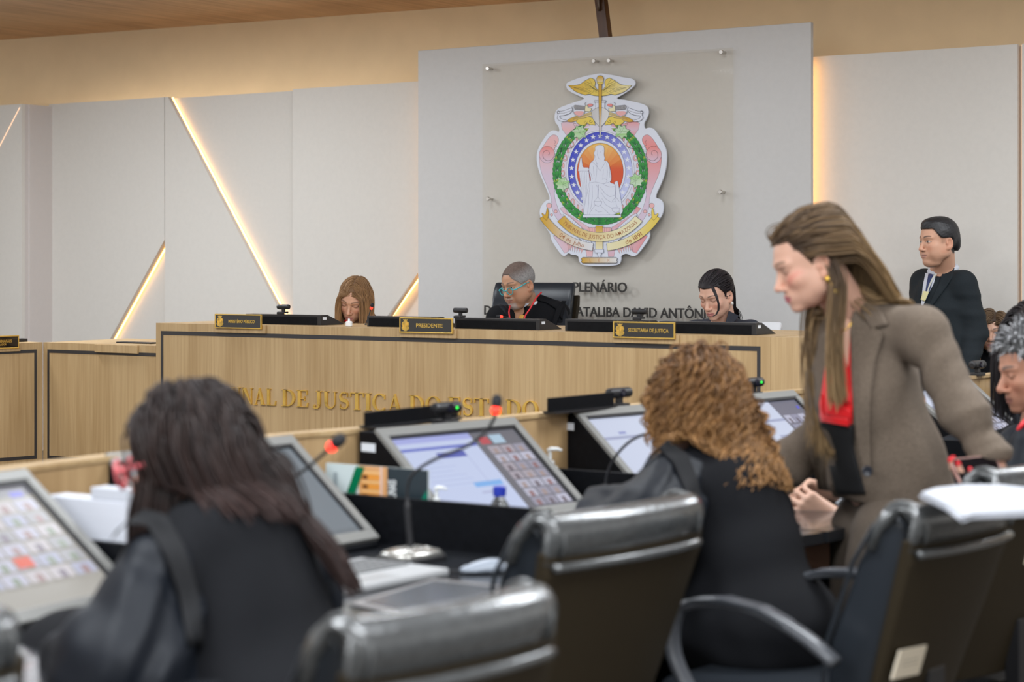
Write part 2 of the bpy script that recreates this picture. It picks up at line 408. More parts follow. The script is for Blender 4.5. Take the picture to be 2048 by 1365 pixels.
# LED strips: thin warm bars tucked behind panel edges
def led(p, q, t, label, half=.003, depth=.012, m=None):
    mb = MB(); mb.ribbon([p, q], half, t, t + depth); o = wobj(mb, 'led_strip', m or M_LED); tag(o, label, 'light strip'); return o
def sh(p, dx): return (p[0] + dx, p[1])
led(sh(A0, -.003), (x586 - .006, zA + .004), TF + .040, 'long warm light strip running diagonally down the left wall panels')
led((B0[0]-.006,B0[1]-.016), sh(BL_, -.004), TF + .040, 'short slanting warm light strip low on the wall above the lower left bench')
led((C0[0]-.006,C0[1]-.016), sh(CL_, -.004), TF + .040, 'small slanting warm light strip beside the centre panel behind the blonde woman')
led((c1 - .045, LOW), (c1 - .045, ZP - .02), TC + .05, 'vertical warm light strip on the right edge of the centre panel', .008, .02)
led((xr1 + .012, LOW), (xr1 + .012, ZP), TF + .040, 'vertical warm light strip in the gap at the far right of the wall', .0045, .01, M_LEDDIM)
led((c0 + .04, LOW), (c0 + .04, ZP - .01), TC + .06, 'vertical warm light strip behind the left edge of the centre panel', .003, .02)
led((S(0, tL) - .02, Z(0, 300, tL)), (S(40, tL), Z(40, 215, tL)), tL - .004, 'faint slanting light strip at the top of the far left wall section', .0018, .003, M_LEDDIM)

# ------------------------------------------------------------------ acrylic sheets, standoffs, lettering on the centre panel
TA = TC - .035
M_ACR = bpy.data.materials.new('clear_acrylic'); M_ACR.use_nodes = True
_n = M_ACR.node_tree; _b = _n.nodes['Principled BSDF']; _b.inputs['Transmission Weight'].default_value = 1; _b.inputs['Roughness'].default_value = .02; _b.inputs['IOR'].default_value = 1.2
_b.inputs['Base Color'].default_value = (.965, .96, .94, 1)
_t = _n.nodes.new('ShaderNodeBsdfTransparent'); _t.inputs[0].default_value = (.985, .975, .955, 1)
_mx = _n.nodes.new('ShaderNodeMixShader'); _g = _n.nodes.new('ShaderNodeBsdfGlossy'); _g.inputs['Roughness'].default_value = .04
_fr = _n.nodes.new('ShaderNodeFresnel'); _fr.inputs[0].default_value = 1.08
_n.links.new(_fr.outputs[0], _mx.inputs[0]); _n.links.new(_t.outputs[0], _mx.inputs[1]); _n.links.new(_g.outputs[0], _mx.inputs[2])
_n.links.new(_mx.outputs[0], _n.nodes['Material Output'].inputs[0])
a0, za = SZ(965, 131, TA); a1, zb = SZ(1466, 93, TA); am, _ = SZ(1201, 110, TA)
for (u0, u1, side) in ((a0, am - .0015, 'left'), (am + .0015, a1, 'right')):
    mb = MB(); mb.box(u0, u1, TA, TA + .004, 1.02, (za + zb) / 2)
    o = wobj(mb, 'acrylic_sheet', M_ACR); tag(o, 'clear acrylic sheet fixed over the %s half of the centre wall panel' % side, 'acrylic panel', None)
for px, py, lb in ((975, 137, 'steel standoff at the upper left corner of the clear acrylic'), (1187, 122, 'steel standoff left of the centre joint above the winged staff'),
               (1217, 121, 'steel standoff right of the centre joint above the winged staff'), (1442, 104, 'steel standoff at the upper right corner of the clear acrylic'),
               (975, 398, 'steel standoff on the left edge of the acrylic beside the crest'), (1440, 384, 'steel standoff on the right edge of the acrylic beside the crest')):
    x, z = SZ(px, py, TA - .012); mb = MB()
    mb.push(Matrix.Translation((x, 0, z)) @ Matrix.Rotation(R(90), 4, 'X'))
    mb.lathe([(.0, -TC + .0), (.008, -TC), (.008, -(TA + .002)), (.0115, -(TA - .001)), (.0115, -(TA - .012)), (.010, -(TA - .014)), (.0, -(TA - .014))], 16); mb.pop()
    tag(wobj(mb, 'standoff_bolt', M_CHROME, smooth=False), lb, 'bolt', 'acrylic standoffs')
def wall_text(txt, xa, xb, ya, yb, cap_px, label):
    s_a, z_a = SZ(xa, ya, TA - .002); s_b, z_b = SZ(xb, yb, TA - .002)
    Ym = (TA) / (SU * ((xa + xb) / 2 - 1024) / F_PX + CU)
    mb = MB(); text_fit(mb, txt, s_a, s_b, (z_a + z_b) / 2, cap_px * Ym / F_PX, TA - .004, .003, offset=.012)
    o = wobj(mb, 'wall_lettering', M_TXT); return tag(o, label, 'lettering')
wall_text('PLENÁRIO', 1147, 1254, 584, 584, 18.5, 'dark word PLENÁRIO fixed to the centre wall panel')
wall_text('DESEMBARGADOR ATALIBA DAVID ANTÔNIO', 969, 1432, 630, 637, 18.5, 'dark line of lettering ATALIBA DAVID ANTÔNIO behind the president')
# wooden crucifix foot standing on the centre panel
p0 = W(1203, 75, 10.75); 
cx, cz = SZ(1206, 74, TC + .02)
mb = MB(); mb.push(Matrix.Translation((cx - .002, TC + .055, ZC - .012)) @ Matrix.Rotation(R(-8), 4, 'Y'))
mb.box(-.030, .030, -.020, .024, 0, .318)
o = thing('crucifix', 'dark wooden crucifix standing on top of the centre panel, cut by the frame', 'crucifix', (0, 0, 0), -A33)
mb.build('post', noisy(mat('dark_mahogany', (.13, .05, .018), .3), 9, .5, stretch=(1, 1, .2)), o, bevel=.002)
mb = MB(); mb.push(Matrix.Translation((cx - .002, TC + .055, ZC - .012)) @ Matrix.Rotation(R(-8), 4, 'Y'))
mb.box(-.11, .11, -.021, .025, .255, .287); mb.build('crossbar', MATS['dark_mahogany'], o, bevel=.002)
mb = MB(); mb.push(Matrix.Translation((cx - .002, TC + .055, ZC - .012)) @ Matrix.Rotation(R(-8), 4, 'Y'))
mb.tube([(-.004, -.026, .165), (-.003, -.034, .172), (0, -.032, .195), (.003, -.036, .215), (-.002, -.036, .240), (0, -.034, .262), (0, -.033, .275)], [.005, .010, .007, .010, .013, .014, .007], 10); mb.ball((0, -.038, .290), (.010, .011, .013)); mb.tube([(-.095, -.030, .275), (0, -.034, .266), (.095, -.030, .275)], [.005, .007, .005], 8)
mb.build('figure', mat('dark_bronze', (.10, .07, .05), .35, .6), o, smooth=True)

# ================================================================== benches
TBN = 7.015
def bench(name, label, parent_rot, loc, x0, x1, ztop, zbot, seams, depth, frame, nm='bench', grooves=()):
    b = thing(name, label, 'bench', loc, parent_rot)
    xs = [x0] + list(seams) + [x1]
    for i in range(len(xs) - 1):
        mb = MB(); mb.box(xs[i] + (.0008 if i else 0), xs[i + 1] - (.0008 if i < len(xs) - 2 else 0), 0, .03, zbot, ztop)
        mb.build('front_panel', M_OAK, b)
    mb = MB(); mb.box(x0, x1, .0302, depth, ztop - .028, ztop - .0005); mb.build('worktop', M_OAK, b)
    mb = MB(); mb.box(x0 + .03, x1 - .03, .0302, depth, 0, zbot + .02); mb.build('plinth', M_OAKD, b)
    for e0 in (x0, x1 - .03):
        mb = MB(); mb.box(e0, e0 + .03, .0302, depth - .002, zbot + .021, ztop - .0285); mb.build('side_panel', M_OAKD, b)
    fx0, fx1, fz0, fz1, hw = frame
    mb = MB()
    e = -.0012
    if fz1 is not None: mb.box(fx0, fx1, e, 0, fz1 - 2 * hw, fz1)
    if fz0 is not None: mb.box(fx0, fx1, e, 0, fz0, fz0 + 2 * hw)
    z_a = fz0 if fz0 is not None else zbot; z_b = fz1 - 2 * hw
    z_a2 = z_a + (2 * hw if fz0 is not None else 0)
    mb.box(fx0, fx0 + 1.6 * hw, e, 0, z_a2, z_b)
    mb.box(fx1 - 1.6 * hw, fx1, e, 0, z_a2, z_b)
    mb.build('dark_inlay', M_STRIP, b)
    return b
sx = lambda px, t=TBN: SZ(px, 600, t)[0]
o33 = (SU * TBN, CU * TBN, 0)     # bench origin: foot of the perpendicular on the front plane
B0x, B1x = sx(312), sx(1541)
ZB = 1.155
zst = SZ(900, 679, TBN)[1]
main_bench = bench('judicial_bench', 'long high light oak bench with gold lettering, dark inlay and three nameplates', -A33, o33, B0x, B1x, ZB, .30,
                   [sx(664), sx(1068)], .75, (sx(322), sx(1521), .36, zst + .004, .0095))
# curved right end return of the bench
mb = MB(); mb.box(B1x, B1x + .03, .0, .02, .30, ZB)
pts = [(B1x + .001 + .36 * math.sin(a), .36 - .36 * math.cos(a)) for a in [R(90) * i / 12 for i in range(13)]]
ins = [(B1x + .001 + .33 * math.sin(a), .36 - .33 * math.cos(a)) for a in [R(90) * i / 12 for i in range(13)]]
mb = MB(); mb.prism(pts + ins[::-1], .30, ZB - .001, 'z'); mb.build('end_panel', M_OAK, main_bench)
mb = MB(); mb.prism(ins + [(B1x + .001, .36)], ZB - .03, ZB - .002, 'z'); mb.build('end_top', M_OAK, main_bench)
# small ledges holding the nameplates
def plate_ledge(par, px0, px1, t, ztop, x=None):
    a, b = (sx(px0, t), sx(px1, t)) if x is None else x
    mb = MB(); mb.box(a, b, -.014, -.0002, ztop - .038, ztop + .001); mb.build('plate_ledge', M_OAK, par, bevel=.001)
plate_ledge(main_bench, 433, 534, TBN, ZB); plate_ledge(main_bench, 803, 915, TBN, ZB); plate_ledge(main_bench, 1229, 1360, TBN, ZB)
# gold letters
def word(txt, x0, x1, par, za, zb, h, space=.33):
    tot = sum(glyph(c)[1] + .06 if c != ' ' else space for c in txt)
    k = (x1 - x0) / (tot * h); x = x0
    for c in txt:
        adv = space * h * k if c == ' ' else None
        if c != ' ':
            mb = MB(); u = (x - x0) / (x1 - x0); z = za + (zb - za) * u
            glyph_mesh(mb, c, x, z, h, k, -.009, -.0003)
            mb.build('gold_letter', M_GOLDL, par)
            adv = (glyph(c)[1] + .06) * h * k
        x += adv
zA_ = SZ(440, 806.5, TBN)[1]; zB_ = SZ(1060, 837.5, TBN)[1]; hcap = (806.5 - 777) * 9.2 / F_PX
hL = .0775
zt = (zA_ + zB_) / 2
word('TRIBUNAL', sx(382), sx(555), main_bench, zt, zt, hL)
word('DE', sx(565), sx(620), main_bench, zt, zt, hL)
word('JUSTIÇA', sx(628), sx(808), main_bench, zt, zt, hL)
word('DO', sx(820), sx(886), main_bench, zt, zt, hL)
word('ESTADO', sx(898), sx(1081), main_bench, zt, zt, hL)
word('DO', sx(1097), sx(1172), main_bench, zt, zt, hL)
word('AMAZONAS', sx(1190), sx(1468), main_bench, zt, zt, hL)

# lower left bench, parallel to the wall
TL2 = 7.06; oL2 = (SU * TL2, CU * TL2, 0)
zt2 = SZ(200, 688.5, TL2)[1]; zb2 = SZ(88, 928, TL2)[1]
x88 = sx(86, TL2)
b2 = bench('side_bench', 'lower light oak bench section between the corner and the high bench', -A33, oL2, x88 + .002, B0x - .03 + (0), zt2, zb2, [], .6,
           (sx(95, TL2), B0x - .012, SZ(95, 918, TL2)[1], SZ(200, 704.5, TL2)[1] + .004, .0085))
plate_ledge(b2, 193, 278, TL2, zt2 - .003)
# far left bench, angled toward the camera
cor = Vector((x88 * CU + TL2 * SU, -x88 * SU + TL2 * CU, 0))
ang = math.atan2(.683, .731)
b3 = bench('side_bench', 'light oak bench section at the far left edge, facing right', ang, cor, -1.6, -.002, zt2, zb2, [], .6,
           (-1.5, -.036, zb2 + .028, zt2 - .036, .0085))
plate_ledge(b3, 0, 0, 0, zt2 - .003, x=(-.42, -.135))

# ------------------------------------------------------------------ nameplates
def small_crest(mb, cx, cz, h, y0, y1):
    prof = [(0, .5), (.10, .47), (.22, .49), (.24, .42), (.12, .36), (.20, .30), (.33, .24), (.38, .05), (.30, -.12), (.38, -.18), (.40, -.27), (.30, -.38), (.16, -.46), (.10, -.5)]
    pts = prof + [(-x, z) for x, z in prof[::-1]]
    pts = [(cx + x * h, cz + z * h) for x, z in pts]
    mb.prism(pts, y0, y1)
    for r, w_ in ((.26, .012), (.17, .010)):
        mb.ribbon([(cx + r * h * .95 * math.cos(a), cz + .02 * h + r * h * 1.1 * math.sin(a)) for a in [2 * math.pi * i / 28 for i in range(28)]], w_ * h * 1.2, y0 - .0012, y0, closed=True)
    mb.prism([(cx - .09 * h, cz - .12 * h), (cx + .09 * h, cz - .12 * h), (cx + .05 * h, cz + .08 * h), (cx + .03 * h, cz + .14 * h), (cx - .03 * h, cz + .14 * h), (cx - .05 * h, cz + .08 * h)], y0 - .0012, y0)
    mb.ribbon([(cx + .34 * h * math.cos(a), cz + .0 * h + .4 * h * math.sin(a)) for a in [math.pi * (1.15 + .7 * i / 12) for i in range(13)]], .03 * h, y0 - .0012, y0)
def nameplate(label, par_rot, loc, x0, x1, z0, z1, lines, crest=True, y=-.010):
    n = thing('nameplate', label, 'nameplate', loc, par_rot)
    b = .006
    mb = MB(); mb.box(x0 + b * .6, x1 - b * .6, y + .002, y + .007, z0 + b * .6, z1 - b * .6); mb.build('plate', mat('gloss_black', (.006, .005, .005), .06, coat=.6), n)
    mb = MB()
    mb.box(x0, x1, y, y + .009, z0, z0 + b); mb.box(x0, x1, y, y + .009, z1 - b, z1); mb.box(x0, x0 + b, y, y + .009, z0 + b, z1 - b); mb.box(x1 - b, x1, y, y + .009, z0 + b, z1 - b)
    mb.build('gold_frame', M_GOLD, n, bevel=.0012)
    if crest:
        mb = MB(); small_crest(mb, x0 + (x1 - x0) * .115, (z0 + z1) / 2, (z1 - z0) * .76, y + .0005, y + .0022); mb.build('crest', M_GOLD, n)
    for (txt, fa, fb, zc, h) in lines:
        mb = MB(); text_fit(mb, txt, x0 + (x1 - x0) * fa, x0 + (x1 - x0) * fb, z0 + (z1 - z0) * zc, (z1 - z0) * h, y + .0012, .0007, offset=.02); mb.build('lettering', M_GOLD, n)
    return n
PZ = lambda px, py: SZ(px, py, TBN)[1]
nameplate('small black and gold nameplate reading MINISTÉRIO PÚBLICO', -A33, o33, sx(436), sx(529), ZB - .018, ZB + .051, [('MINISTÉRIO PÚBLICO', .30, .86, .40, .20)], y=-.0245)
nameplate('black and gold nameplate reading PRESIDENTE', -A33, o33, sx(805), sx(911), ZB - .018, ZB + .051, [('PRESIDENTE', .32, .82, .38, .24)], y=-.0245)
nameplate('black and gold nameplate reading SECRETARIA DE JUSTIÇA', -A33, o33, sx(1231.5), sx(1355), ZB - .018, ZB + .051, [('SECRETARIA DE JUSTIÇA', .25, .90, .40, .20)], y=-.0245)
nameplate('black and gold nameplate cut off by the left edge of the picture', ang, cor, -.40, -.148, zt2 - .026, zt2 + .040,
          [('MARIA GUIMARÃES', .30, .84, .48, .2), ('PROCURADOR', .40, .72, .26, .14)], y=-.0245)
# ================================================================== office chairs
def exec_chair(name, label, loc, rotz, width=.50, top=.97, lean=R(10), arms=True, leather=M_NAV, tagpos=None, simple=False, group=None, shellmat=None, armz=.66):
    """origin on the floor under the seat, local -y is the direction the chair faces, back at +y"""
    c = thing(name, label, 'chair', loc, rotz, group)
    w = width / 2; sh = shellmat or M_SHELL
    def arcx(u, y):           # back curves gently forward at its sides
        return y - .030 * (abs(u) ** 2.2)
    zb0 = .50; H = top - zb0
    def sweep(prof, u0, u1, n, taper=True, cap=True):
        mb = MB(); ring = []
        for i in range(n + 1):
            u = u0 + (u1 - u0) * i / n
            for (y, z) in prof:
                k = (z - zb0) / H; ww = w * (.80 + .20 * min(1, max(0, k) * 1.25)) if taper else w
                ring.append((u * ww, arcx(u, y + .235 + math.tan(lean) * (z - zb0)), z))
        m = len(prof); fs = [(i * m + k, i * m + (k + 1) % m, (i + 1) * m + (k + 1) % m, (i + 1) * m + k) for i in range(n) for k in range(m)]
        if cap: fs += [tuple(range(m - 1, -1, -1)), tuple(n * m + k for k in range(m))]
        return mb.add(ring, fs)
    t = top
    # moulded rear shell
    shell = [(0.03, zb0 - .04), (.058, zb0 - .03), (.068, zb0 + H * .45), (.072, t - .12), (.062, t - .07), (.040, t - .07), (.040, zb0 + .0)]
    sweep(shell, -1, 1, 14).build('back_shell', sh, c, bevel=.006, smooth=False)
    cush = [(.036, zb0 + .0), (.036, t - .05 + (.03 if simple else 0)), (.005, t - .025 + (.028 if simple else 0)), (-.038, t - .05), (-.064, t - .13), (-.066, zb0 + .30), (-.084, zb0 + .16), (-.066, zb0 + .04), (-.02, zb0 - .02)]
    o = sweep(cush, -.93, .93, 16).build('back_cushion', leather, c, smooth=True, bevel=.015, seg=3)
    if not simple:
        # leather hood folded over the top, with its end seam and the bead below it
        hood = []
        for i in range(15):
            a = R(-40 + 215 * i / 14); hood.append((.020 + .052 * math.cos(a), t - .052 + .052 * math.sin(a)))
        hood = hood + [(-.036, t - .10), (-.022, t - .10), (-.018, t - .06), (.02, t - .02), (.046, t - .04), (.050, t - .095), (.068, t - .095)]
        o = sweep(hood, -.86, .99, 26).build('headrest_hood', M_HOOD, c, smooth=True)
        mb = MB(); n = 26
        mb.tube([(u * w * .995, arcx(u, .235 + .078 + math.tan(lean) * (t - .100 - zb0)), t - .100) for u in [-.84 + 1.80 * i / n for i in range(n + 1)]], .0095, 8)
        mb.build('hood_bead', M_HOOD, c, smooth=True)
        for uu in (-.84, -.78, -.99) if not simple else ():
            pass
        mb = MB()
        for uu in (-.80, .90):
            mb.tube([(uu * w * .99, arcx(uu, .235 + .020 + .0535 * math.cos(a) + math.tan(lean) * (t - zb0 - .052)), t - .052 + .0535 * math.sin(a)) for a in [R(-30 + 200 * i / 14) for i in range(15)]], .005, 6)
        mb2 = MB(); mb2.v, mb2.f, mb2.mi, mb2.c = mb.v, mb.f, mb.mi, mb.c
        mb2.build('hood_seam', M_HOOD, c, smooth=True)['kind'] = 'stuff'

    else:
        for zz in (t - .17, t - .24, t - .31):
            mb = MB(); mb.tube([(u * w * .86, arcx(u, .235 - .044 + math.tan(lean) * (zz - zb0)), zz) for u in [-.95 + 1.9 * i / 20 for i in range(21)]], .004, 6); mb.build('stitched_seam', leather, c, smooth=True)
    # piping around the cushion side
    for sgn in (-1, 1) if not simple else ():
        mb = MB(); mb.tube([(sgn * w * (.80 + .20 * min(1, (z - zb0) / H * 1.25)) * .955, arcx(.95, y + .235 + math.tan(lean) * (z - zb0)), z) for (y, z) in cush[1:]], .0055, 6)
        mb.build('piping', leather, c, smooth=True)
    # seat
    mb = MB(); pts = [(-.25, -.22), (-.20, -.27), (.20, -.27), (.25, -.22), (.25, .18), (.20, .23), (-.20, .23), (-.25, .18)]
    mb.prism([(x * width / .5, y) for x, y in pts], .42, .52, 'z'); mb.build('seat', leather, c, bevel=.03, smooth=True, seg=3)
    mb = MB(); mb.box(-.04, .04, .20, .33, .40, .43); mb.box(-.035, .035, .29, .33, .42, .60); mb.build('back_bracket', M_BLK2, c, bevel=.004)
    if arms:
        for sgn in (-1, 1):
            x = sgn * (w + .035)
            P = [(x * .80, -.02, .43), (x, -.03, .45), (x, -.10, .50), (x, -.165, .60), (x, -.16, armz - .01), (x, -.11, armz + .018), (x, -.03, armz + .028), (x, .06, armz + .018), (x, .16, armz - .02), (x, .235, armz - .065)]
            q = []
            for i in range(len(P) - 1):
                for k in range(4):
                    u = k / 4; p0_, p1_, p2_, p3_ = [Vector(P[min(max(i + d, 0), len(P) - 1)]) for d in (-1, 0, 1, 2)]
                    q.append(.5 * ((2 * p1_) + (-p0_ + p2_) * u + (2 * p0_ - 5 * p1_ + 4 * p2_ - p3_) * u * u + (-p0_ + 3 * p1_ - 3 * p2_ + p3_) * u ** 3))
            q.append(Vector(P[-1]))
            mb = MB(); vs_ = []; n = len(q)
            for i, p in enumerate(q):
                tt = (q[min(i + 1, n - 1)] - q[max(i - 1, 0)]).normalized(); nn = Vector((1, 0, 0)).cross(tt).normalized(); hx = .021; hn = .011
                for dx, dn in ((-1, -.4), (-.7, -1), (.7, -1), (1, -.4), (1, .4), (.7, 1), (-.7, 1), (-1, .4)): vs_.append(p + Vector((dx * hx, 0, 0)) + nn * dn * hn)
            fs = [(i * 8 + k, i * 8 + (k + 1) % 8, (i + 1) * 8 + (k + 1) % 8, (i + 1) * 8 + k) for i in range(n - 1) for k in range(8)] + [tuple(range(7, -1, -1)), tuple((n - 1) * 8 + k for k in range(8))]
            mb.add(vs_, fs); ar = mb.build('armrest', M_ARM, c, smooth=True)
            mb = MB(); pad = [(-.150, armz + .004), (-.11, armz + .030), (-.03, armz + .041), (.06, armz + .031), (.125, armz + .006), (.125, armz - .004), (.06, armz + .020), (-.03, armz + .030), (-.11, armz + .019)]
            mb.prism(pad, x - .024, x + .024, 'x'); mb.build('arm_pad', M_PAD, ar, bevel=.004)
    mb = MB(); mb.lathe([(.028, .16), (.028, .42), (.05, .42), (.05, .40)], 14); mb.build('gas_column', M_BLK2, c)
    mb = MB(); mb.lathe([(.05, .08), (.05, .16), (.03, .17)], 14)
    for k in range(5):
        a = 2 * math.pi * k / 5 + .3; mb.push(Matrix.Rotation(a, 4, 'Z')); mb.prism([(.02, .15), (.30, .085), (.30, .065), (.02, .10)], -.018, .018); mb.pop()
    mb.build('star_base', M_BLK2, c)
    for k in range(5):
        a = 2 * math.pi * k / 5 + .3; mb = MB(); mb.push(Matrix.Rotation(a, 4, 'Z') @ Matrix.Translation((.29, 0, .03)) @ Matrix.Rotation(R(90), 4, 'X')); mb.lathe([(.01, -.02), (.03, -.018), (.03, .018), (.01, .02)], 12); mb.build('caster', M_BLK2, c)
    if tagpos:
        u, z, tw, th = tagpos
        mb = MB(); yy = .235 + .0735 + math.tan(lean) * (z - zb0); sl = math.tan(lean) * th
        y0 = arcx(u, yy) - .0005
        x0, x1 = u * w, u * w + tw
        mb.add([(x0, y0 + .002, z), (x1, arcx(x1 / w, yy) + .002, z), (x1, arcx(x1 / w, yy) + .002 + sl, z + th), (x0, y0 + .002 + sl, z + th), (x0, y0 - .004, z), (x1, arcx(x1 / w, yy) - .004, z), (x1, arcx(x1 / w, yy) - .004 + sl, z + th), (x0, y0 - .004 + sl, z + th)],
               [(0, 1, 2, 3), (7, 6, 5, 4), (0, 4, 5, 1), (1, 5, 6, 2), (2, 6, 7, 3), (3, 7, 4, 0)])
        st_ = mb.build('inventory_sticker', mat('beige_sticker', (.62, .55, .43), .6), c)
        mb = MB(); k0, k1 = .2, .8
        for zz in (.42, .58):
            xa, xb = x0 + (x1 - x0) * k0, x0 + (x1 - x0) * k1
            ya = y0 + (arcx(x1 / w, yy) - y0) * k0 + sl * zz; yb = y0 + (arcx(x1 / w, yy) - y0) * k1 + sl * zz
            mb.add([(xa, ya + .0028, z + th * zz), (xb, yb + .0028, z + th * zz), (xb, yb + .0028, z + th * zz + .002), (xa, ya + .0028, z + th * zz + .002)], [(0, 1, 2, 3)])
        mb.build('print', mat('grey_print', (.3, .27, .22), .6), st_)['kind'] = 'stuff'
    return c
M_SHELL = noisy(mat('brown_black_shell', (.024, .017, .008), .62, spec=.25), 300, .15, bump=.1, bscale=900)
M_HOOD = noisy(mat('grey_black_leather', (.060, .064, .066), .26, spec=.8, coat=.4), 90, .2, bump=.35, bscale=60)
M_ARM = mat('grey_arm_plastic', (.075, .08, .09), .3)
M_PAD = mat('arm_pad_plastic', (.05, .055, .065), .4)
M_WLEA = mat('white_cover', (.75, .77, .80), .5)

def chair_at(label, TLp, phi, **k):
    """TLp: world position of the left end of the rear top edge; phi: heading of the back line from +Y toward +X"""
    v = Vector((math.sin(phi), math.cos(phi), 0)); w_ = Vector((math.cos(phi), -math.sin(phi), 0))
    wd = k.get('width', .5); top = k.get('top', .97); lean = k.get('lean', R(10))
    mid = Vector(TLp) + v * wd * .5
    org = mid - w_ * (.235 + .06 + math.tan(lean) * (top - .5)); org.z = 0
    # local +y must equal w_ (toward camera-right); local x = ? right handed: x = y x z
    rot = math.atan2(w_.y, w_.x) - R(90)
    return exec_chair('office_chair', label, org, rot, **k)
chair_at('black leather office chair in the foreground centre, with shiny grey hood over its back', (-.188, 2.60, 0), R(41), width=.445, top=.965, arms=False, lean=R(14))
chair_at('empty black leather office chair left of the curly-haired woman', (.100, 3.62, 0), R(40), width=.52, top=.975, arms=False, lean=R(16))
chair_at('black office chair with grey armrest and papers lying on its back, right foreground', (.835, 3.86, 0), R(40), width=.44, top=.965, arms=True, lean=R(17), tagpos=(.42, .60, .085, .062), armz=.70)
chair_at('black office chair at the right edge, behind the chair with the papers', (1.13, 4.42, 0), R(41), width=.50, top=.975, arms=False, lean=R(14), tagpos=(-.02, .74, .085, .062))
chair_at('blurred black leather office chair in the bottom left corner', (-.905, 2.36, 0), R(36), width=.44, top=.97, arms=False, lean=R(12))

# ================================================================== judges' desk row
def vdir(d): d = R(d); return Vector((math.sin(d), math.cos(d), 0)), Vector((math.cos(d), -math.sin(d), 0))
UW = Vector((CU, -SU, 0))
TRS = {'A': ((-1.026, 4.093), 30), 'B': ((-.557, 4.889), 38), 'C': ((.001, 5.457), 43), 'D': ((.53, 6.08), 45), 'E': ((.939, 6.549), 42), 'F': ((1.706, 7.32), 40), 'G': ((2.22, 8.00), 40)}
def TR(k): return Vector((*TRS[k][0], 0))
def Lp(k):
    v, w_ = vdir(TRS[k][1]); return TR(k) + v * .045 - w_ * .062
Ls = {'start': Vector((-1.62, 3.20, 0))}
for k in 'ABCDEFG': Ls[k] = Lp(k)
DESK_Z = .76; LEDGE_Z = 1.0
order = ['start', 'A', 'B', 'C', 'D', 'E', 'F', 'G']
ordn = {'A': 'first desk of the curved row at the left edge', 'B': 'desk with the blank grey screen', 'C': 'middle desk with the document screen and empty chair', 'D': 'desk in front of the curly-haired woman', 'E': 'desk behind the curly-haired woman', 'F': 'desk hidden behind the leaning woman', 'G': 'far desk at the right edge'}
for i in range(1, 8):
    k = order[i]; a, b = Ls[order[i - 1]], Ls[k]
    dk = thing('judge_desk', 'black topped wooden bench section, ' + ordn[k], 'desk', ((a + b) / 2).to_tuple(), 0, 'desks of the curved row')
    T = Matrix.Translation(-(a + b) / 2)
    e = (b - a).normalized(); nrm = Vector((-e.y, e.x, 0)); a_, b_ = a + e * .001, b - e * .001
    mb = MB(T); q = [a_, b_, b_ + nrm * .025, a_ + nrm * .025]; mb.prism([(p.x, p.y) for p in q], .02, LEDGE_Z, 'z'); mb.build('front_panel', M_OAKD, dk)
    mb = MB(T); q = [a_ - nrm * .006, b_ - nrm * .006, b_ + nrm * .045, a_ + nrm * .045]; mb.prism([(p.x, p.y) for p in q], LEDGE_Z + .0005, LEDGE_Z + .012, 'z'); mb.build('ledge', M_OAK, dk)
    q = [a_, b_ - UW * 0, b_ + UW * .98 - e * .014, a_ + UW * .98]; q = [p - nrm * .001 for p in q]
    mb = MB(T); mb.prism([(p.x, p.y) for p in q], DESK_Z - .03, DESK_Z, 'z'); mb.build('worktop', mat('gloss_black_top', (.02, .022, .026), .2, coat=.2), dk, bevel=.002)
    # partition at the far end of the section
    perp = Vector((SU, CU, 0))
    q = [b_ + UW * .01, b_ + UW * .80, b_ + UW * .80 - perp * .016, b_ + UW * .01 - perp * .016]
    mb = MB(T); mb.prism([(p.x, p.y) for p in q], .02, .876, 'z'); mb.build('partition', M_BLK, dk, bevel=.001)
    mb = MB(T); q2 = [b_ + UW * .10, b_ + UW * .13, a_ + UW * .13, a_ + UW * .10]; mb.prism([(p.x, p.y) for p in q2], .02, DESK_Z - .031, 'z'); mb.build('modesty_panel', M_BLK, dk)

# screen pictures: lists of rectangles (u0,v0,u1,v1,colour), u right, v down, 0..1
def doc_screen(split=.62):
    r = [(0, 0, 1, 1, (.55, .62, .85)), (0, 0, split, 1, (.60, .68, .93)), (0, .0, split, .07, (.42, .46, .85)), (0, .13, split, .165, (.14, .18, .62)), (.26, .21, .48, .28, (.10, .13, .50)),
         (.36, .60, .58, .66, (.22, .48, .92)), (.37, .72, .56, .74, (.45, .48, .72)), (split, 0, 1, 1, (.16, .16, .19)), (.48, .26, .484, .62, (.42, .45, .70)), (split + .04, .07, split + .12, .16, (.55, .08, .10)), (split + .14, .05, split + .24, .16, (.45, .62, .78))]
    rnd = random.Random(3)
    for j in range(7):
        for i in range(3):
            u0 = split + .06 + i * .105; v0 = .19 + j * .112
            c = rnd.choice([(.50, .50, .62), (.42, .38, .44), (.56, .56, .70), (.34, .33, .42)])
            r.append((u0, v0, u0 + .095, v0 + .098, c)); r.append((u0 + .03, v0 + .035, u0 + .06, v0 + .098, rnd.choice([(.15, .12, .15), (.30, .14, .14), (.4, .3, .28)])))
    for j in range(6): r.append((.06, .33 + j * .055, .06 + rnd.uniform(.18, .36), .338 + j * .055, (.50, .57, .84)))
    return r
def grid_screen():
    r = [(0, 0, 1, 1, (.46, .44, .40)), (0, 0, 1, .09, (.30, .30, .34)), (.87, .05, .95, .10, (.20, .20, .75))]
    rnd = random.Random(8)
    for j in range(6):
        for i in range(7):
            u0 = .02 + i * .138; v0 = .13 + j * .118
            c = rnd.choice([(.62, .62, .76), (.66, .62, .66), (.52, .54, .70), (.46, .46, .50)])
            r.append((u0, v0, u0 + .125, v0 + .095, c)); r.append((u0 + .045, v0 + .03, u0 + .085, v0 + .095, rnd.choice([(.28, .24, .30), (.44, .30, .30), (.30, .36, .28)])))
    r.append((.57, .60, .67, .69, (.85, .13, .07)))
    return r
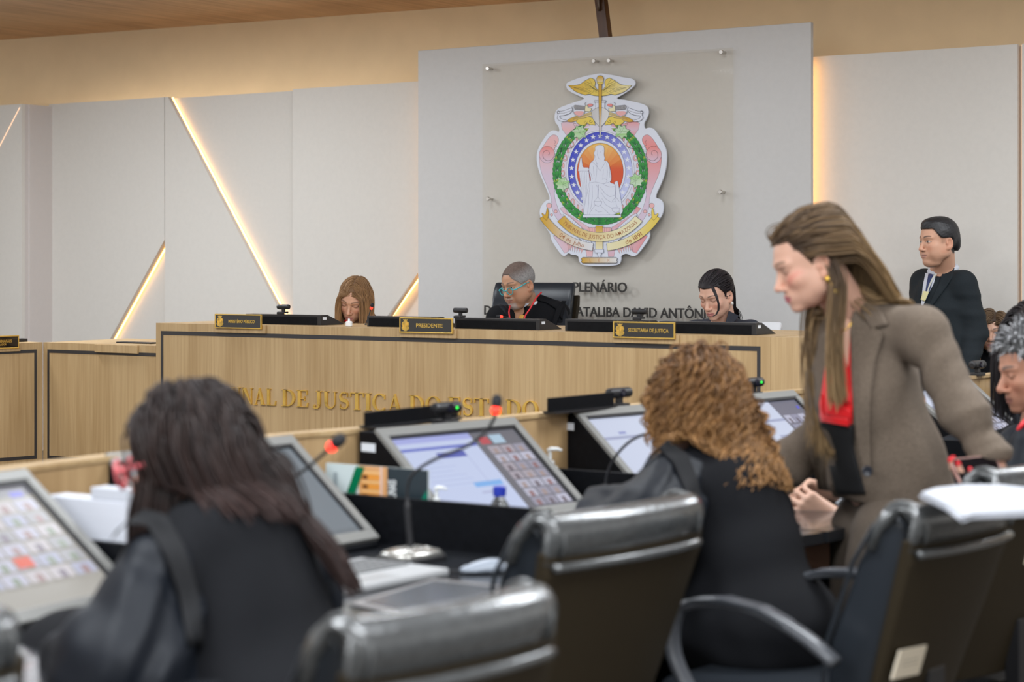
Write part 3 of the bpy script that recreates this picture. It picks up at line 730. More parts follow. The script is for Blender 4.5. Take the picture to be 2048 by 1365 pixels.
def plain_screen(): return [(0, 0, 1, 1, (.20, .235, .27)), (.0, .93, 1, 1, (.17, .20, .23))]
def page_screen(split=.66):
    r = [(0, 0, 1, 1, (.16, .16, .22)), (0, 0, split, 1, (.64, .70, .88)), (0, .26, split, .30, (.38, .42, .62)), (.2, .2, .27, .235, (.3, .34, .66)), (.36, .50, .62, .56, (.42, .46, .66))]
    rnd = random.Random(5)
    for j in range(4):
        for i in range(3):
            u0 = split + .03 + i * .10; v0 = .22 + j * .15; r.append((u0, v0, u0 + .09, v0 + .12, rnd.choice([(.42, .44, .60), (.30, .30, .42), (.5, .5, .64)]))); r.append((u0 + .03, v0 + .05, u0 + .06, v0 + .12, (.12, .1, .14)))
    r.append((.93, .10, .96, .14, (.1, .1, .8)))
    return r
def console(k, width, rects, label, depth=.29, drop=.235, ztop=1.008):
    v, w_ = vdir(TRS[k][1]); o = TR(k)
    rot = math.atan2(v.y, v.x)
    m = thing('desk_monitor', label, 'monitor', (o.x, o.y, DESK_Z), rot)
    zt = ztop - DESK_Z; zb = zt - drop; W_ = width
    mb = MB(); mb.prism([(.055, .001), (.055, zt), (.0, zt), (-depth, max(zb, .004)), (-depth, .001)], -W_, -.001, 'x'); mb.build('housing', M_BLK, m, bevel=.002)
    ln = math.hypot(depth, drop); th = math.atan2(drop, depth)
    # bezel plane: origin at top edge, going down toward the user
    M = Matrix.Translation((0, 0, zt)) @ Matrix.Rotation(th, 4, 'X')
    # local after M: y axis negative = down the slope, z = outward normal
    def slab(mb, x0, x1, y0, y1, z0, z1): mb.push(M); mb.box(x0, x1, y0, y1, z0, z1); mb.pop()
    bz = .030; L = ln - .006
    mb = MB()
    slab(mb, -W_ + .0, 0, -bz, 0, .0005, .014); slab(mb, -W_, 0, -L, -L + bz, .0005, .014); slab(mb, -W_, -W_ + bz * .8, -L + bz, -bz, .0005, .014); slab(mb, -bz * .8, 0, -L + bz, -bz, .0005, .014)
    be = mb.build('bezel', M_BEZEL, m, bevel=.0025)
    mb = MB(); i_ = .004
    slab(mb, -W_ + bz * .8, -bz * .8, -bz - .008, -bz, .0008, .011); slab(mb, -bz * .8 - .008, -bz * .8, -L + bz, -bz - .008, .0008, .011)
    mb.build('inner_trim', M_BLK2, be)
    mb = MB(); mb.push(M)
    x0, x1, y0, y1 = -W_ + bz * .8, -bz * .8 - .008, -bz - .008, -L + bz
    for n_, (u0, v0, u1, v1, c) in enumerate(rects):
        z = .004 + .00006 * n_
        mb.add([(x0 + (x1 - x0) * u0, y0 + (y1 - y0) * v0, z), (x0 + (x1 - x0) * u1, y0 + (y1 - y0) * v0, z), (x0 + (x1 - x0) * u1, y0 + (y1 - y0) * v1, z), (x0 + (x1 - x0) * u0, y0 + (y1 - y0) * v1, z)], [(0, 1, 2, 3)], c)
    mb.pop(); mb.build('screen', M_SCR, m, recalc=False)
    mb = MB(); mb.box(-W_ - .0009, -W_ - .0001, -.008, .045, zt - .052, zt - .030); mb.build('asset_sticker', M_STICK, m)
    return m
console('A', .52, grid_screen(), 'tilted screen with a grid of video call faces at the left edge', .32, .245)
console('B', .60, plain_screen(), 'tilted screen with a blank grey picture, beside the long-haired woman', .30, .235)
console('C', .53, doc_screen(), 'tilted screen showing a web form and a column of faces, centre of the row')
console('D', .50, page_screen(.9), 'tilted screen with a white page, left of the curly-haired woman')
console('E', .46, page_screen(.62), 'tilted screen between the curly-haired woman and the leaning woman', ztop=1.012)
console('F', .50, page_screen(.62), 'tilted screen seen as a slanting edge under the leaning woman’s arm')
console('G', .46, page_screen(.9), 'black desk monitor housing before the seated woman at the far right')
# dark boards standing on the ledge, seen from behind
def board(p0, p1, z0, z1, label):
    p0, p1 = Vector(p0), Vector(p1); e = (p1 - p0); L = e.length
    o = thing('desk_sign', label, 'sign', (p0.x, p0.y, z0), math.atan2(e.y, e.x))
    mb = MB(); mb.box(0, L, 0, .008, .006, z1 - z0); mb.build('board', M_BLK, o, bevel=.001)
    mb = MB(); mb.box(0.01, L - .01, -.02, .03, 0, .006); mb.build('foot', M_BLK2, o)
def bp(px, Y): return ((px - 1024) / F_PX * Y, Y, 0)
board(bp(732, 5.12), bp(917, 5.46), 1.0125, 1.056, 'black board standing behind the centre screen')
board(bp(1098, 5.62), bp(1228, 5.87), 1.0125, 1.058, 'black board standing left of the curly-haired woman’s screen')
# ================================================================== implicit surface tools for bodies and cloth
f32 = np.float32
def axis(lo, hi, h, fine=()):
    pts = [lo]; x = lo
    while x < hi:
        hh = h
        for a, b, s in fine:
            if a - 1e-9 <= x < b: hh = min(hh, s)
            elif x < a and x + hh > a: hh = max(a - x, s)
        x += hh; pts.append(x)
    return np.array(pts, f32)
def smin(a, b, k):
    if k <= 0: return np.minimum(a, b)
    h = np.maximum(k - np.abs(a - b), 0) / k
    return np.minimum(a, b) - h * h * k * .25
def smax(a, b, k): return -smin(-a, -b, k)
class Field:
    def __init__(s, xs, ys, zs):
        s.x, s.y, s.z = xs, ys, zs; s.F = np.full((len(xs), len(ys), len(zs)), .5, f32)
    def blk(s, lo, hi):
        def r(a, l, h): return slice(max(0, np.searchsorted(a, l) - 1), min(len(a), np.searchsorted(a, h) + 1))
        sl = (r(s.x, lo[0], hi[0]), r(s.y, lo[1], hi[1]), r(s.z, lo[2], hi[2]))
        return sl, s.x[sl[0]][:, None, None], s.y[sl[1]][None, :, None], s.z[sl[2]][None, None, :]
    def put(s, sl, d, k, op):
        if op == 'u': s.F[sl] = smin(s.F[sl], d, k)
        elif op == 's': s.F[sl] = smax(s.F[sl], -d, k)
        elif op == 'i': s.F[sl] = smax(s.F[sl], d, k)
    def cap(s, a, b, ra, rb=None, k=.02, op='u', n=None, flat=1.0, fold=None):
        rb = ra if rb is None else rb; a = np.array(a, f32); b = np.array(b, f32); m = max(ra, rb) + k + .02
        sl, X, Y, Z = s.blk(np.minimum(a, b) - m, np.maximum(a, b) + m)
        if any(q.stop - q.start < 2 for q in sl): return
        ab = b - a; L2 = float(ab @ ab) + 1e-12
        px, py, pz = X - a[0], Y - a[1], Z - a[2]
        t = np.clip((px * ab[0] + py * ab[1] + pz * ab[2]) / L2, 0, 1)
        dx, dy, dz = px - ab[0] * t, py - ab[1] * t, pz - ab[2] * t
        if n is not None:
            n = np.array(n, f32); n = n / np.linalg.norm(n); q = (dx * n[0] + dy * n[1] + dz * n[2]) * (1 / flat - 1)
            dx, dy, dz = dx + q * n[0], dy + q * n[1], dz + q * n[2]
        r = ra + (rb - ra) * t
        d = np.sqrt(dx * dx + dy * dy + dz * dz)
        if n is not None: d = (d - r) * (flat + (1 - flat) * .35)
        else: d = d - r
        if fold is not None: d = d + fold(X, Y, Z, t)
        s.put(sl, d, k, op)
    def ell(s, c, r, k=.02, op='u', Rm=None):
        c = np.array(c, f32); r = np.array(r, f32); m = float(r.max()) + k + .02
        sl, X, Y, Z = s.blk(c - m, c + m)
        if any(q.stop - q.start < 2 for q in sl): return
        px, py, pz = X - c[0], Y - c[1], Z - c[2]
        if Rm is not None:
            Rm = np.array(Rm, f32); px, py, pz = [Rm[0, i] * px + Rm[1, i] * py + Rm[2, i] * pz for i in range(3)]
        s.put(sl, ell_d(px, py, pz, (0, 0, 0), r), k, op)
    def chain(s, pts, rads, k=.02, **kw):
        for i in range(len(pts) - 1): s.cap(pts[i], pts[i + 1], rads[i], rads[i + 1], k, **kw)
    def addf(s, fn, lo=None, hi=None):
        sl, X, Y, Z = s.blk(lo if lo is not None else (-99,) * 3, hi if hi is not None else (99,) * 3)
        s.F[sl] = s.F[sl] + fn(X, Y, Z)
    def mesh(s):
        F, xs, ys, zs = s.F, s.x, s.y, s.z
        F[0] = F[-1] = .5; F[:, 0] = F[:, -1] = .5; F[:, :, 0] = F[:, :, -1] = .5
        I = F < 0
        cnt = np.zeros(tuple(n - 1 for n in F.shape), np.int8)
        cs = [(i, j, k) for i in (0, 1) for j in (0, 1) for k in (0, 1)]
        nx, ny, nz = F.shape
        for (i, j, k) in cs: cnt += I[i:nx - 1 + i, j:ny - 1 + j, k:nz - 1 + k]
        act = (cnt > 0) & (cnt < 8); ii, jj, kk = np.nonzero(act); n = len(ii)
        idx = np.full(act.shape, -1, np.int32); idx[ii, jj, kk] = np.arange(n)
        P = np.zeros((n, 3)); C = np.zeros(n)
        ax = (xs.astype(float), ys.astype(float), zs.astype(float))
        for a in cs:
            for d in range(3):
                if a[d]: continue
                b = list(a); b[d] = 1
                va = F[ii + a[0], jj + a[1], kk + a[2]].astype(float); vb = F[ii + b[0], jj + b[1], kk + b[2]].astype(float)
                cr = (va < 0) != (vb < 0); t = np.where(cr, va / np.where(cr, va - vb, 1), 0)
                pa = [ax[0][ii + a[0]], ax[1][jj + a[1]], ax[2][kk + a[2]]]
                pb = [ax[0][ii + b[0]], ax[1][jj + b[1]], ax[2][kk + b[2]]]
                for q in range(3): P[:, q] += np.where(cr, pa[q] + (pb[q] - pa[q]) * t, 0)
                C += cr
        P /= C[:, None]
        faces = []
        for d in range(3):
            s0 = [slice(1, -1)] * 3; s1 = [slice(1, -1)] * 3; s0[d] = slice(0, -1); s1[d] = slice(1, None)
            A, B = I[tuple(s0)], I[tuple(s1)]
            ch = np.argwhere(A != B)
            if not len(ch): continue
            off = np.array([1, 1, 1]); off[d] = 0; g = ch + off
            e1, e2 = (d + 1) % 3, (d + 2) % 3
            def cell(u, v_):
                c = g.copy(); c[:, e1] -= u; c[:, e2] -= v_
                return idx[c[:, 0], c[:, 1], c[:, 2]]
            q = np.stack([cell(1, 1), cell(0, 1), cell(0, 0), cell(1, 0)], 1)
            ins = A[ch[:, 0], ch[:, 1], ch[:, 2]]
            q[~ins] = q[~ins][:, ::-1]
            faces.append(q)
        return P, np.concatenate(faces)
def ell_d(x, y, z, c, r):
    a, b, e = (x - c[0]) / r[0], (y - c[1]) / r[1], (z - c[2]) / r[2]
    k0 = np.sqrt(a * a + b * b + e * e); k1 = np.sqrt((a / r[0]) ** 2 + (b / r[1]) ** 2 + (e / r[2]) ** 2) + 1e-6
    return k0 * (k0 - 1) / k1
def cap_d(x, y, z, a, b, ra, rb=None):
    rb = ra if rb is None else rb; a = np.array(a, f32); b = np.array(b, f32); ab = b - a
    t = np.clip(((x - a[0]) * ab[0] + (y - a[1]) * ab[1] + (z - a[2]) * ab[2]) / float(ab @ ab), 0, 1)
    return np.sqrt((x - a[0] - ab[0] * t) ** 2 + (y - a[1] - ab[1] * t) ** 2 + (z - a[2] - ab[2] * t) ** 2) - (ra + (rb - ra) * t)
def mesh_obj(name, P, Q, mats, parent=None, col=None, smooth=2, off=None):
    """numpy vertices / quads -> object; col(P)->(n,3)"""
    P = P.copy()
    if smooth:
        n = len(P); e = np.concatenate([Q[:, [0, 1]], Q[:, [1, 2]], Q[:, [2, 3]], Q[:, [3, 0]]]) if Q.shape[1] == 4 else np.concatenate([Q[:, [0, 1]], Q[:, [1, 2]], Q[:, [2, 0]]])
        deg = np.bincount(e[:, 0], minlength=n) + np.bincount(e[:, 1], minlength=n)
        for it in range(smooth):
            for fac in (.5, -.45):
                A = np.stack([np.bincount(e[:, 0], P[e[:, 1], q], n) + np.bincount(e[:, 1], P[e[:, 0], q], n) for q in range(3)], 1) / np.maximum(deg, 1)[:, None]
                P += fac * (A - P)
    c = col(P) if col is not None else np.ones((len(P), 3))
    if off is not None: P = P - np.array(off)
    me = bpy.data.meshes.new(name); nf = len(Q); m = Q.shape[1]
    me.vertices.add(len(P)); me.vertices.foreach_set('co', P.astype(f32).ravel())
    me.loops.add(nf * m); me.loops.foreach_set('vertex_index', Q.astype(np.int32).ravel())
    me.polygons.add(nf); me.polygons.foreach_set('loop_start', np.arange(0, nf * m, m, dtype=np.int32))
    try: me.polygons.foreach_set('loop_total', np.full(nf, m, np.int32))
    except Exception: pass
    me.polygons.foreach_set('use_smooth', np.ones(nf, bool))
    for mm in (mats if isinstance(mats, (list, tuple)) else [mats]): me.materials.append(mm)
    me.update(calc_edges=True); me.validate()
    if len(me.vertices) == len(P):
        at = me.color_attributes.new('Col', 'FLOAT_COLOR', 'POINT')
        at.data.foreach_set('color', np.concatenate([c, np.ones((len(P), 1))], 1).astype(f32).ravel())
    o = bpy.data.objects.new(name, me); COL.objects.link(o)
    if parent: o.parent = parent
    return o

# ------------------------------------------------------------------ heads
def head_frame(c, fwd, roll=0.0, s=1.0):
    f = Vector(fwd).normalized(); up = Vector((0, 0, 1)); r = f.cross(up).normalized(); u = r.cross(f).normalized()
    q = Matrix.Rotation(R(roll), 3, f); r = q @ r; u = q @ u
    M = np.array([[r.x, f.x, u.x], [r.y, f.y, u.y], [r.z, f.z, u.z]])
    return dict(c=np.array(c, float), M=M, s=s)
def to_head(H, X, Y, Z):
    c, M, s = H['c'], H['M'].astype(f32), H['s']; x, y, z = X - f32(c[0]), Y - f32(c[1]), Z - f32(c[2])
    return [(M[0, i] * x + M[1, i] * y + M[2, i] * z) / f32(s) for i in range(3)]
def from_head(H, p): return tuple(H['c'] + H['M'] @ (np.array(p, float) * H['s']))
def head_sdf(x, y, z, o):
    """x to the person's right, y forward, z up; eyes at z = 0"""
    g = o.get; jw = g('jaw', 1.0); ns = g('nose', 1.0); ch = g('chin', 1.0); wd = g('wide', 1.0); E = ell_d; ax = np.abs(x)
    d = E(x, y, z, (0, -.014, .034), (.073 * wd, .094, .083))
    d = smin(d, E(x, y, z, (0, .022, .022), (.061 * wd, .070, .072)), .02)
    d = smin(d, E(x, y, z, (0, .030, -.040), (.058 * wd * (1 + (jw - 1) * .5), .058, .052)), .03)
    d = smin(d, E(x, y, z, (0, .034, -.070), (.047 * jw, .052, .042)), .025)
    d = smin(d, E(ax, y, z, (.045 * jw, -.002, -.052), (.018, .030, .028)), .03)
    d = smin(d, E(x, y, z, (0, .076, -.100), (.018 * ch, .016, .013)), .022)
    d = smin(d, E(ax, y, z, (.041 * wd, .058, -.026), (.020, .022, .018)), .022)
    if g('full'): d = smin(d, E(ax, y, z, (.042, .045, -.060), (.024, .034, .034)), .02); d = smin(d, E(x, y, z, (0, .045, -.110), (.040, .035, .020)), .03)
    d = smin(d, cap_d(ax, y, z, (.010, .088, .020), (.046, .074, .020), .007, .006), .014 if not g('fem') else .02)
    # sockets, eyes
    d = smax(d, -E(ax, y, z, (.030, .098, .000), (.019, .016, .0115)), .012)
    d = smin(d, E(ax, y, z, (.0305, .0725, -.001), (.0155, .0145, .0125)), .003)
    d = smin(d, cap_d(ax, y, z, (.018, .084, .0085), (.044, .076, .007), .0030), .005)
    # nose
    d = smin(d, cap_d(x, y, z, (0, .084, .008), (0, .107 * (1 + (ns - 1) * .15), -.034), .0065, .0095 * ns), .010)
    d = smin(d, E(x, y, z, (0, .107 + .004 * (ns - 1), -.038), (.0105 * ns, .0105, .0090)), .006)
    d = smin(d, E(ax, y, z, (.0125 * ns, .097, -.041), (.0075, .0095, .0068)), .006)
    d = smax(d, -E(ax, y, z, (.0062, .1015, -.0485), (.0032, .0045, .0030)), .003)
    # mouth
    d = smin(d, E(x, y, z, (0, .078, -.068), (.028, .018, .022)), .014)
    d = smin(d, cap_d(ax, y, z, (.0, .0965, -.0640), (.019, .0865, -.0675), .0048 * g('lip', 1), .002), .004)
    d = smin(d, cap_d(ax, y, z, (.0, .0950, -.0735), (.015, .0870, -.0715), .0056 * g('lip', 1), .003), .004)
    d = smax(d, -cap_d(ax, y, z, (0, .1025, -.0690), (.021, .0915, -.0692), .0022), .003)
    # ears
    ea = E(ax - .0745 * wd - (-y - .01) * .25, y, z, (0, -.012, -.014), (.0065, .0185, .031))
    ea = smin(ea, E(ax, y, z, (.071 * wd, -.002, -.038), (.006, .009, .010)), .008)
    ea = smax(ea, -E(ax - .080 * wd - (-y - .01) * .25, y, z, (0, -.010, -.009), (.0075, .0115, .019)), .004)
    ea = smin(ea, E(ax, y, z, (.0745 * wd, .001, -.014), (.0045, .005, .007)), .006)
    if not g('noear'): d = smin(d, ea, .006)
    return d
def put_head(fld, H, o, k=.012):
    r = .16 * H['s']; sl, X, Y, Z = fld.blk(H['c'] - r, H['c'] + r); x, y, z = to_head(H, X, Y, Z)
    d = head_sdf(x, y, z, o) * f32(H['s']); fld.put(sl, d, k, 'u')
def face_colors(H, o):
    skin = np.array(o.get('skin', (.62, .36, .25)))
    def sm(a, b, v): t = np.clip((v - a) / (b - a), 0, 1); return t * t * (3 - 2 * t)
    def fn(P):
        L = (P - H['c']) @ H['M'] / H['s']; x, y, z = L[:, 0], L[:, 1], L[:, 2]; ax = np.abs(x)
        c = np.tile(skin, (len(P), 1))
        def mix(col, w): c[:] = c * (1 - w[:, None]) + np.array(col) * w[:, None]
        front = sm(.03, .06, y) * (np.abs(z) < .13)
        # warmth of cheeks, nose, ears
        mix(skin * np.array([1.05, .80, .76]), front * .55 * np.exp(-(((ax - .040) / .018) ** 2 + ((z + .034) / .018) ** 2)))
        mix(skin * np.array([1.05, .82, .78]), .45 * np.exp(-((x / .012) ** 2 + ((z + .038) / .012) ** 2)) * (y > .08))
        mix(skin * np.array([1.0, .76, .70]), .45 * sm(.068, .076, ax) * (np.abs(z) < .06) * (np.abs(y) < .05))
        if o.get('blush'): mix(np.array([.62, .20, .15]), front * o['blush'] * np.exp(-(((ax - .048) / .020) ** 2 + ((z + .022 - (ax - .04) * .5) / .012) ** 2)))
        # eyelid shade make-up, lashes or open eyes
        ex = (ax - .0305) / .0150
        lidz = .0005 - .0055 * (1 - np.clip(ex, -1, 1) ** 2) if o.get('eyes', 'down') != 'open' else .0060 * (1 - np.clip(ex, -1, 1) ** 2)
        if o.get('shadow') is not None:
            mix(o['shadow'], .5 * front * np.exp(-(ex ** 4)) * sm(.017, .008, z) * sm(-.008, -.001, z))
        if o.get('eyes', 'down') == 'open':
            inside = (np.abs(ex) < 1) & (z < .0055 * (1 - ex ** 2)) & (z > -.0050 * (1 - ex ** 2)) & (y > .06)
            c[inside] = (.62, .58, .55)
            gz = o.get('gaze', 0.0); gx = (x - np.sign(x) * .0305 - gz * .006)
            iris = inside & (gx ** 2 + (z - .0005) ** 2 < .0050 ** 2); c[iris] = o.get('iris', (.035, .02, .012))
        lash = np.exp(-((z - lidz) / .0014) ** 2) * (np.abs(ex) < 1.08) * (y > .055)
        mix(o.get('lash', (.03, .02, .018)), np.clip(lash * o.get('lashw', .9), 0, 1))
        # brows
        bz = .0225 + .0050 * np.sin(np.clip((ax - .012) / .036, 0, 1) * 2.3) + o.get('browz', 0)
        th = .0040 * (1 - .55 * np.clip((ax - .014) / .036, 0, 1)) * o.get('browth', 1)
        br = np.exp(-((z - bz) / th) ** 2) * sm(.010, .015, ax) * sm(.053, .046, ax) * (y > .04)
        mix(o.get('brow', (.06, .035, .022)), np.clip(br * o.get('browa', .95), 0, 1))
        # lips
        tp = np.sqrt(np.clip(1 - (ax / .0235) ** 2, 0.001, 1)); lz = np.where(z > -.069, (z + .069) / ((.0085 + .0012 * np.exp(-((ax - .006) / .004) ** 2)) * tp ** 1.2), (z + .069) / (-.0125 * tp))
        li = (sm(1.15, .85, np.abs(lz))) * sm(.0245, .0205, ax) * (y > .075)
        mix(o.get('lipc', (.50, .20, .17)), np.clip(li * o.get('lipa', .9), 0, 1))
        mix(o.get('lash', (.05, .02, .018)), .8 * np.exp(-((z + .069) / .0011) ** 2) * sm(.024, .019, ax) * (y > .075))
        # nostrils
        mix((.10, .04, .03), .8 * np.exp(-(((ax - .0062) / .0032) ** 2 + ((z + .0475) / .0022) ** 2)) * (y > .088))
        if o.get('beard') is not None:
            must = np.exp(-(((z + .0575) / .0045) ** 2)) * sm(.030, .022, ax) * (y > .08)
            goat = sm(-.078, -.088, z) * sm(-.135, -.118, z) * sm(.040, .025, ax) * sm(.03, .05, y)
            keep = 1 - np.clip(li, 0, 1)
            mix(o['beard'], np.clip(np.maximum(goat * .75, must * .6) * keep, 0, 1))
        if o.get('stubble'):
            mix(skin * .62, np.clip(o['stubble'] * sm(-.045, -.065, z) * (y > -.01) * (ax < .07), 0, 1))
        hl = o.get('scalp')
        if hl is not None:   # close-cropped hair painted on the scalp
            w_ = hair_mask(x, y, z, o); mix(hl, w_)
        if o.get('extra'): o['extra'](c, x, y, z, ax, mix, sm)
        return c
    return fn
def hair_mask(x, y, z, o, soft=.006):
    """1 where the scalp carries hair: above the hairline, behind the temples and ears"""
    ax = np.abs(x); hf = o.get('hairline', .078)
    sig = lambda v: 1 / (1 + np.exp(-v / soft * 3))
    top = sig(z - (hf - 1.2 * np.maximum(ax - o.get('recede', .030), 0) - .9 * np.clip(.055 - y, 0, .09)))
    side = sig(.028 - y) * sig(z + .012 + np.clip(.0 - y, 0, .05) * 1.1) * (ax > .035)
    back = sig(-.030 - y) * sig(z + .055)
    ear = sig(ax - .0665) * sig(.032 - np.abs(z + .016)) * sig(y + .036)
    return np.clip(np.maximum(np.maximum(top, side), back) * (1 - ear), 0, 1)
def M_skin(): 
    m = mat('skin', (.6, .4, .3), .48, attr=True, sss=.06, spec=.4); return m
M_SKIN = M_skin()

# ------------------------------------------------------------------ hair
M_HAIR = mat('hair', (.1, .06, .03), .5, attr=True, spec=.3)
def scalp_points(H, o, n, rnd, zmin=-.03, front=.06):
    out = []
    while len(out) < n:
        th = rnd.uniform(0, 2 * math.pi); u = rnd.uniform(-.5, 1); q = math.sqrt(max(0, 1 - u * u))
        p = np.array([.076 * q * math.sin(th), -.014 + .097 * q * math.cos(th), .034 + .088 * u])
        if hair_mask(p[0:1], p[1:2], p[2:3], o)[0] > .5 and p[2] > zmin: out.append(p)
    return np.array(out)
def part_roots(n, x0=0.0, y0=-.03, y1=.085, seed=1):
    rs = np.random.RandomState(seed); y = rs.uniform(y0, y1, n); x = x0 + np.where(rs.uniform(0, 1, n) > .5, 1, -1) * rs.uniform(.001, .010, n)
    z = .034 + .088 * np.sqrt(np.clip(1 - ((y + .014) / .103) ** 2 - (x / .078) ** 2, .02, 1)); return np.stack([x, y, z], 1)
def grow(H, roots, dirs, steps, ds, colliders=(), gravity=.35, stiff=.6, curl=0, curlf=40, seed=0, headr=1.0, jitter=.0, lens=None, wave=0, wavef=14, attract=None, facegap=0):
    """march strands in world space with gravity and simple push-out; returns (steps+1, n, 3)"""
    rnd = np.random.RandomState(seed); n = len(roots); s = H['s']
    P = H['c'] + (roots * s) @ H['M'].T; D = dirs @ H['M'].T; D /= np.linalg.norm(D, axis=1)[:, None] + 1e-9
    out = [P.copy()]; off = rnd.uniform(.0, 1, n)[:, None]; G = np.array([0, 0, -1.0])
    for i in range(steps):
        D = D * stiff + G * gravity * (1 - stiff) * 2 + D * 0
        if jitter: D = D + rnd.normal(0, jitter, D.shape)
        if attract is not None: D = D + attract(P, D)
        D /= np.linalg.norm(D, axis=1)[:, None] + 1e-9
        Q = P + D * ds
        # head collision (ellipsoid in head space)
        L = ((Q - H['c']) @ H['M']) / s
        for (c, r) in ((np.array([0, -.014, .034]), np.array([.078, .099, .089]) * headr), (np.array([0, .022, -.03]), np.array([.066, .066, .075]))):
            e = (L - c) / (r + off * .010); k = np.linalg.norm(e, axis=1); m = k < 1
            if m.any(): L[m] = c + (L[m] - c) / k[m][:, None]
        if facegap:
            m = (L[:, 1] > .015) & (L[:, 2] < .060) & (L[:, 2] > -.16) & (np.abs(L[:, 0]) < facegap + off[:, 0] * .012)
            L[m, 0] = np.where(L[m, 0] >= 0, 1, -1) * (facegap + off[m, 0] * .012)
        Q = H['c'] + (L * s) @ H['M'].T
        for (a, b, ra, rb) in colliders:
            a = np.array(a); b = np.array(b); ab = b - a; t = np.clip(((Q - a) @ ab) / (ab @ ab), 0, 1)[:, None]
            v = Q - a - ab * t; dd = np.linalg.norm(v, axis=1)[:, None]; rr = (ra + (rb - ra) * t) + off * .016; m = (dd < rr)[:, 0]
            if m.any(): Q[m] = (a + ab * t + v / (dd + 1e-9) * rr)[m]
        D2 = Q - P; D2 /= np.linalg.norm(D2, axis=1)[:, None] + 1e-9; D = D2
        step = Q - P; ln = np.linalg.norm(step, axis=1)[:, None]; Q = P + step / (ln + 1e-9) * np.minimum(ln, ds * 2.0)
        P = Q; out.append(P.copy())
    S = np.array(out)
    if curl or wave:
        T = np.gradient(S, axis=0); T /= np.linalg.norm(T, axis=2)[..., None] + 1e-9
        ref = np.array([.3, .9, .2]); A = np.cross(T, ref); A /= np.linalg.norm(A, axis=2)[..., None] + 1e-9; B = np.cross(T, A)
        ph = rnd.uniform(0, 6.28, n)[None, :]; fr = rnd.uniform(.75, 1.3, n)[None, :]; st = (np.arange(steps + 1) * ds)[:, None]
        amp = np.minimum(1, st / .04)
        if curl:
            am = curl * rnd.uniform(.5, 1.35, n)[None, :] * amp
            S = S + A * (am * np.cos(st * curlf * fr * 6.28 + ph))[..., None] + B * (am * np.sin(st * curlf * fr * 6.28 + ph))[..., None]
        if wave:
            ph = np.round(ph); S = S + A * (wave * amp * np.sin(st * wavef + ph * .35))[..., None]
    return S
def strands_mesh(name, S, rad, parent, colfn, off=(0, 0, 0), sides=4, lens=None, taper=.35, mat_=None, seed=0, extra=None):
    """S (steps, n, 3) -> one mesh of tapered tubes"""
    k, n, _ = S.shape; T = np.gradient(S, axis=0); T /= np.linalg.norm(T, axis=2)[..., None] + 1e-9
    ref = np.array([.21, .33, .91]); A = np.cross(T, ref); A /= np.linalg.norm(A, axis=2)[..., None] + 1e-9; B = np.cross(T, A)
    u = np.linspace(0, 1, k)[:, None]; rnd = np.random.RandomState(seed)
    rr = rad * rnd.uniform(.6, 1.3, n)[None, :] * (1 - (1 - taper) * u ** 1.5) * np.minimum(1, .5 + u * 8)
    rr[-1] *= .3
    V = np.stack([S + (A * math.cos(2 * math.pi * q / sides) + B * math.sin(2 * math.pi * q / sides)) * rr[..., None] for q in range(sides)], 2)  # k,n,sides,3
    P = V.reshape(-1, 3)
    i, j, q = np.meshgrid(np.arange(k - 1), np.arange(n), np.arange(sides), indexing='ij'); i, j, q = i.ravel(), j.ravel(), q.ravel()
    id_ = lambda a, b, c: (a * n + b) * sides + c % sides
    Q = np.stack([id_(i, j, q), id_(i, j, q + 1), id_(i + 1, j, q + 1), id_(i + 1, j, q)], 1)
    C = colfn(S, rnd)                         # k,n,3
    C = np.repeat(C[:, :, None, :], sides, 2).reshape(-1, 3)
    if extra is not None:
        P2, Q2, C2 = extra; Q = np.concatenate([Q, Q2 + len(P)]); P = np.concatenate([P, P2]); C = np.concatenate([C, C2])
    o = mesh_obj(name, P, Q, mat_ or M_HAIR, parent, col=lambda p: C, smooth=0, off=off)
    return o
def hair_cols(cols, tip=None, var=.25):
    cols = np.array(cols)
    def fn(S, rnd):
        k, n, _ = S.shape; c = cols[rnd.randint(0, len(cols), n)] * rnd.uniform(1 - var, 1 + var, (n, 1)); u = np.linspace(0, 1, k)[:, None, None]
        C = np.broadcast_to(c[None], (k, n, 3)).copy()
        if tip is not None: C = C * (1 - u * .8) + (np.array(tip) * rnd.uniform(.6, 1.3, (n, 1)))[None] * u * .8
        return C
    return fn
def scalp_cap(H, o, res, grow_=.008, mask_o=None):
    """a skull-hugging shell of hair as vertices and quads"""
    r = .15 * H['s']; lo, hi = H['c'] - r, H['c'] + r
    fl = Field(axis(lo[0], hi[0], res), axis(lo[1], hi[1], res), axis(lo[2], hi[2], res))
    sl, X, Y, Z = fl.blk(lo, hi); x, y, z = to_head(H, X, Y, Z); oo = mask_o or o; wd = o.get('wide', 1.0)
    d = ell_d(x, y, z, (0, -.014, .034), (.073 * wd + grow_, .094 + grow_, .083 + grow_)); d = smin(d, ell_d(x, y, z, (0, .022, .022), (.061 * wd + grow_ * .9, .070 + grow_ * .9, .072 + grow_)), .02)
    if o.get('bulk'): d = o['bulk'](x, y, z, d)
    m = hair_mask(x, y, z, oo, .012)
    d = smax(d, (.5 - m) * .03, .006)
    if o.get('hnoise'):
        a = o['hnoise']; d = d + a * (np.sin(x * 310 + y * 160) * np.sin(y * 270 - z * 200) + .6 * np.sin(z * 420 + x * 250 + y * 130))
    fl.F[sl] = d * f32(H['s']); return fl.mesh()

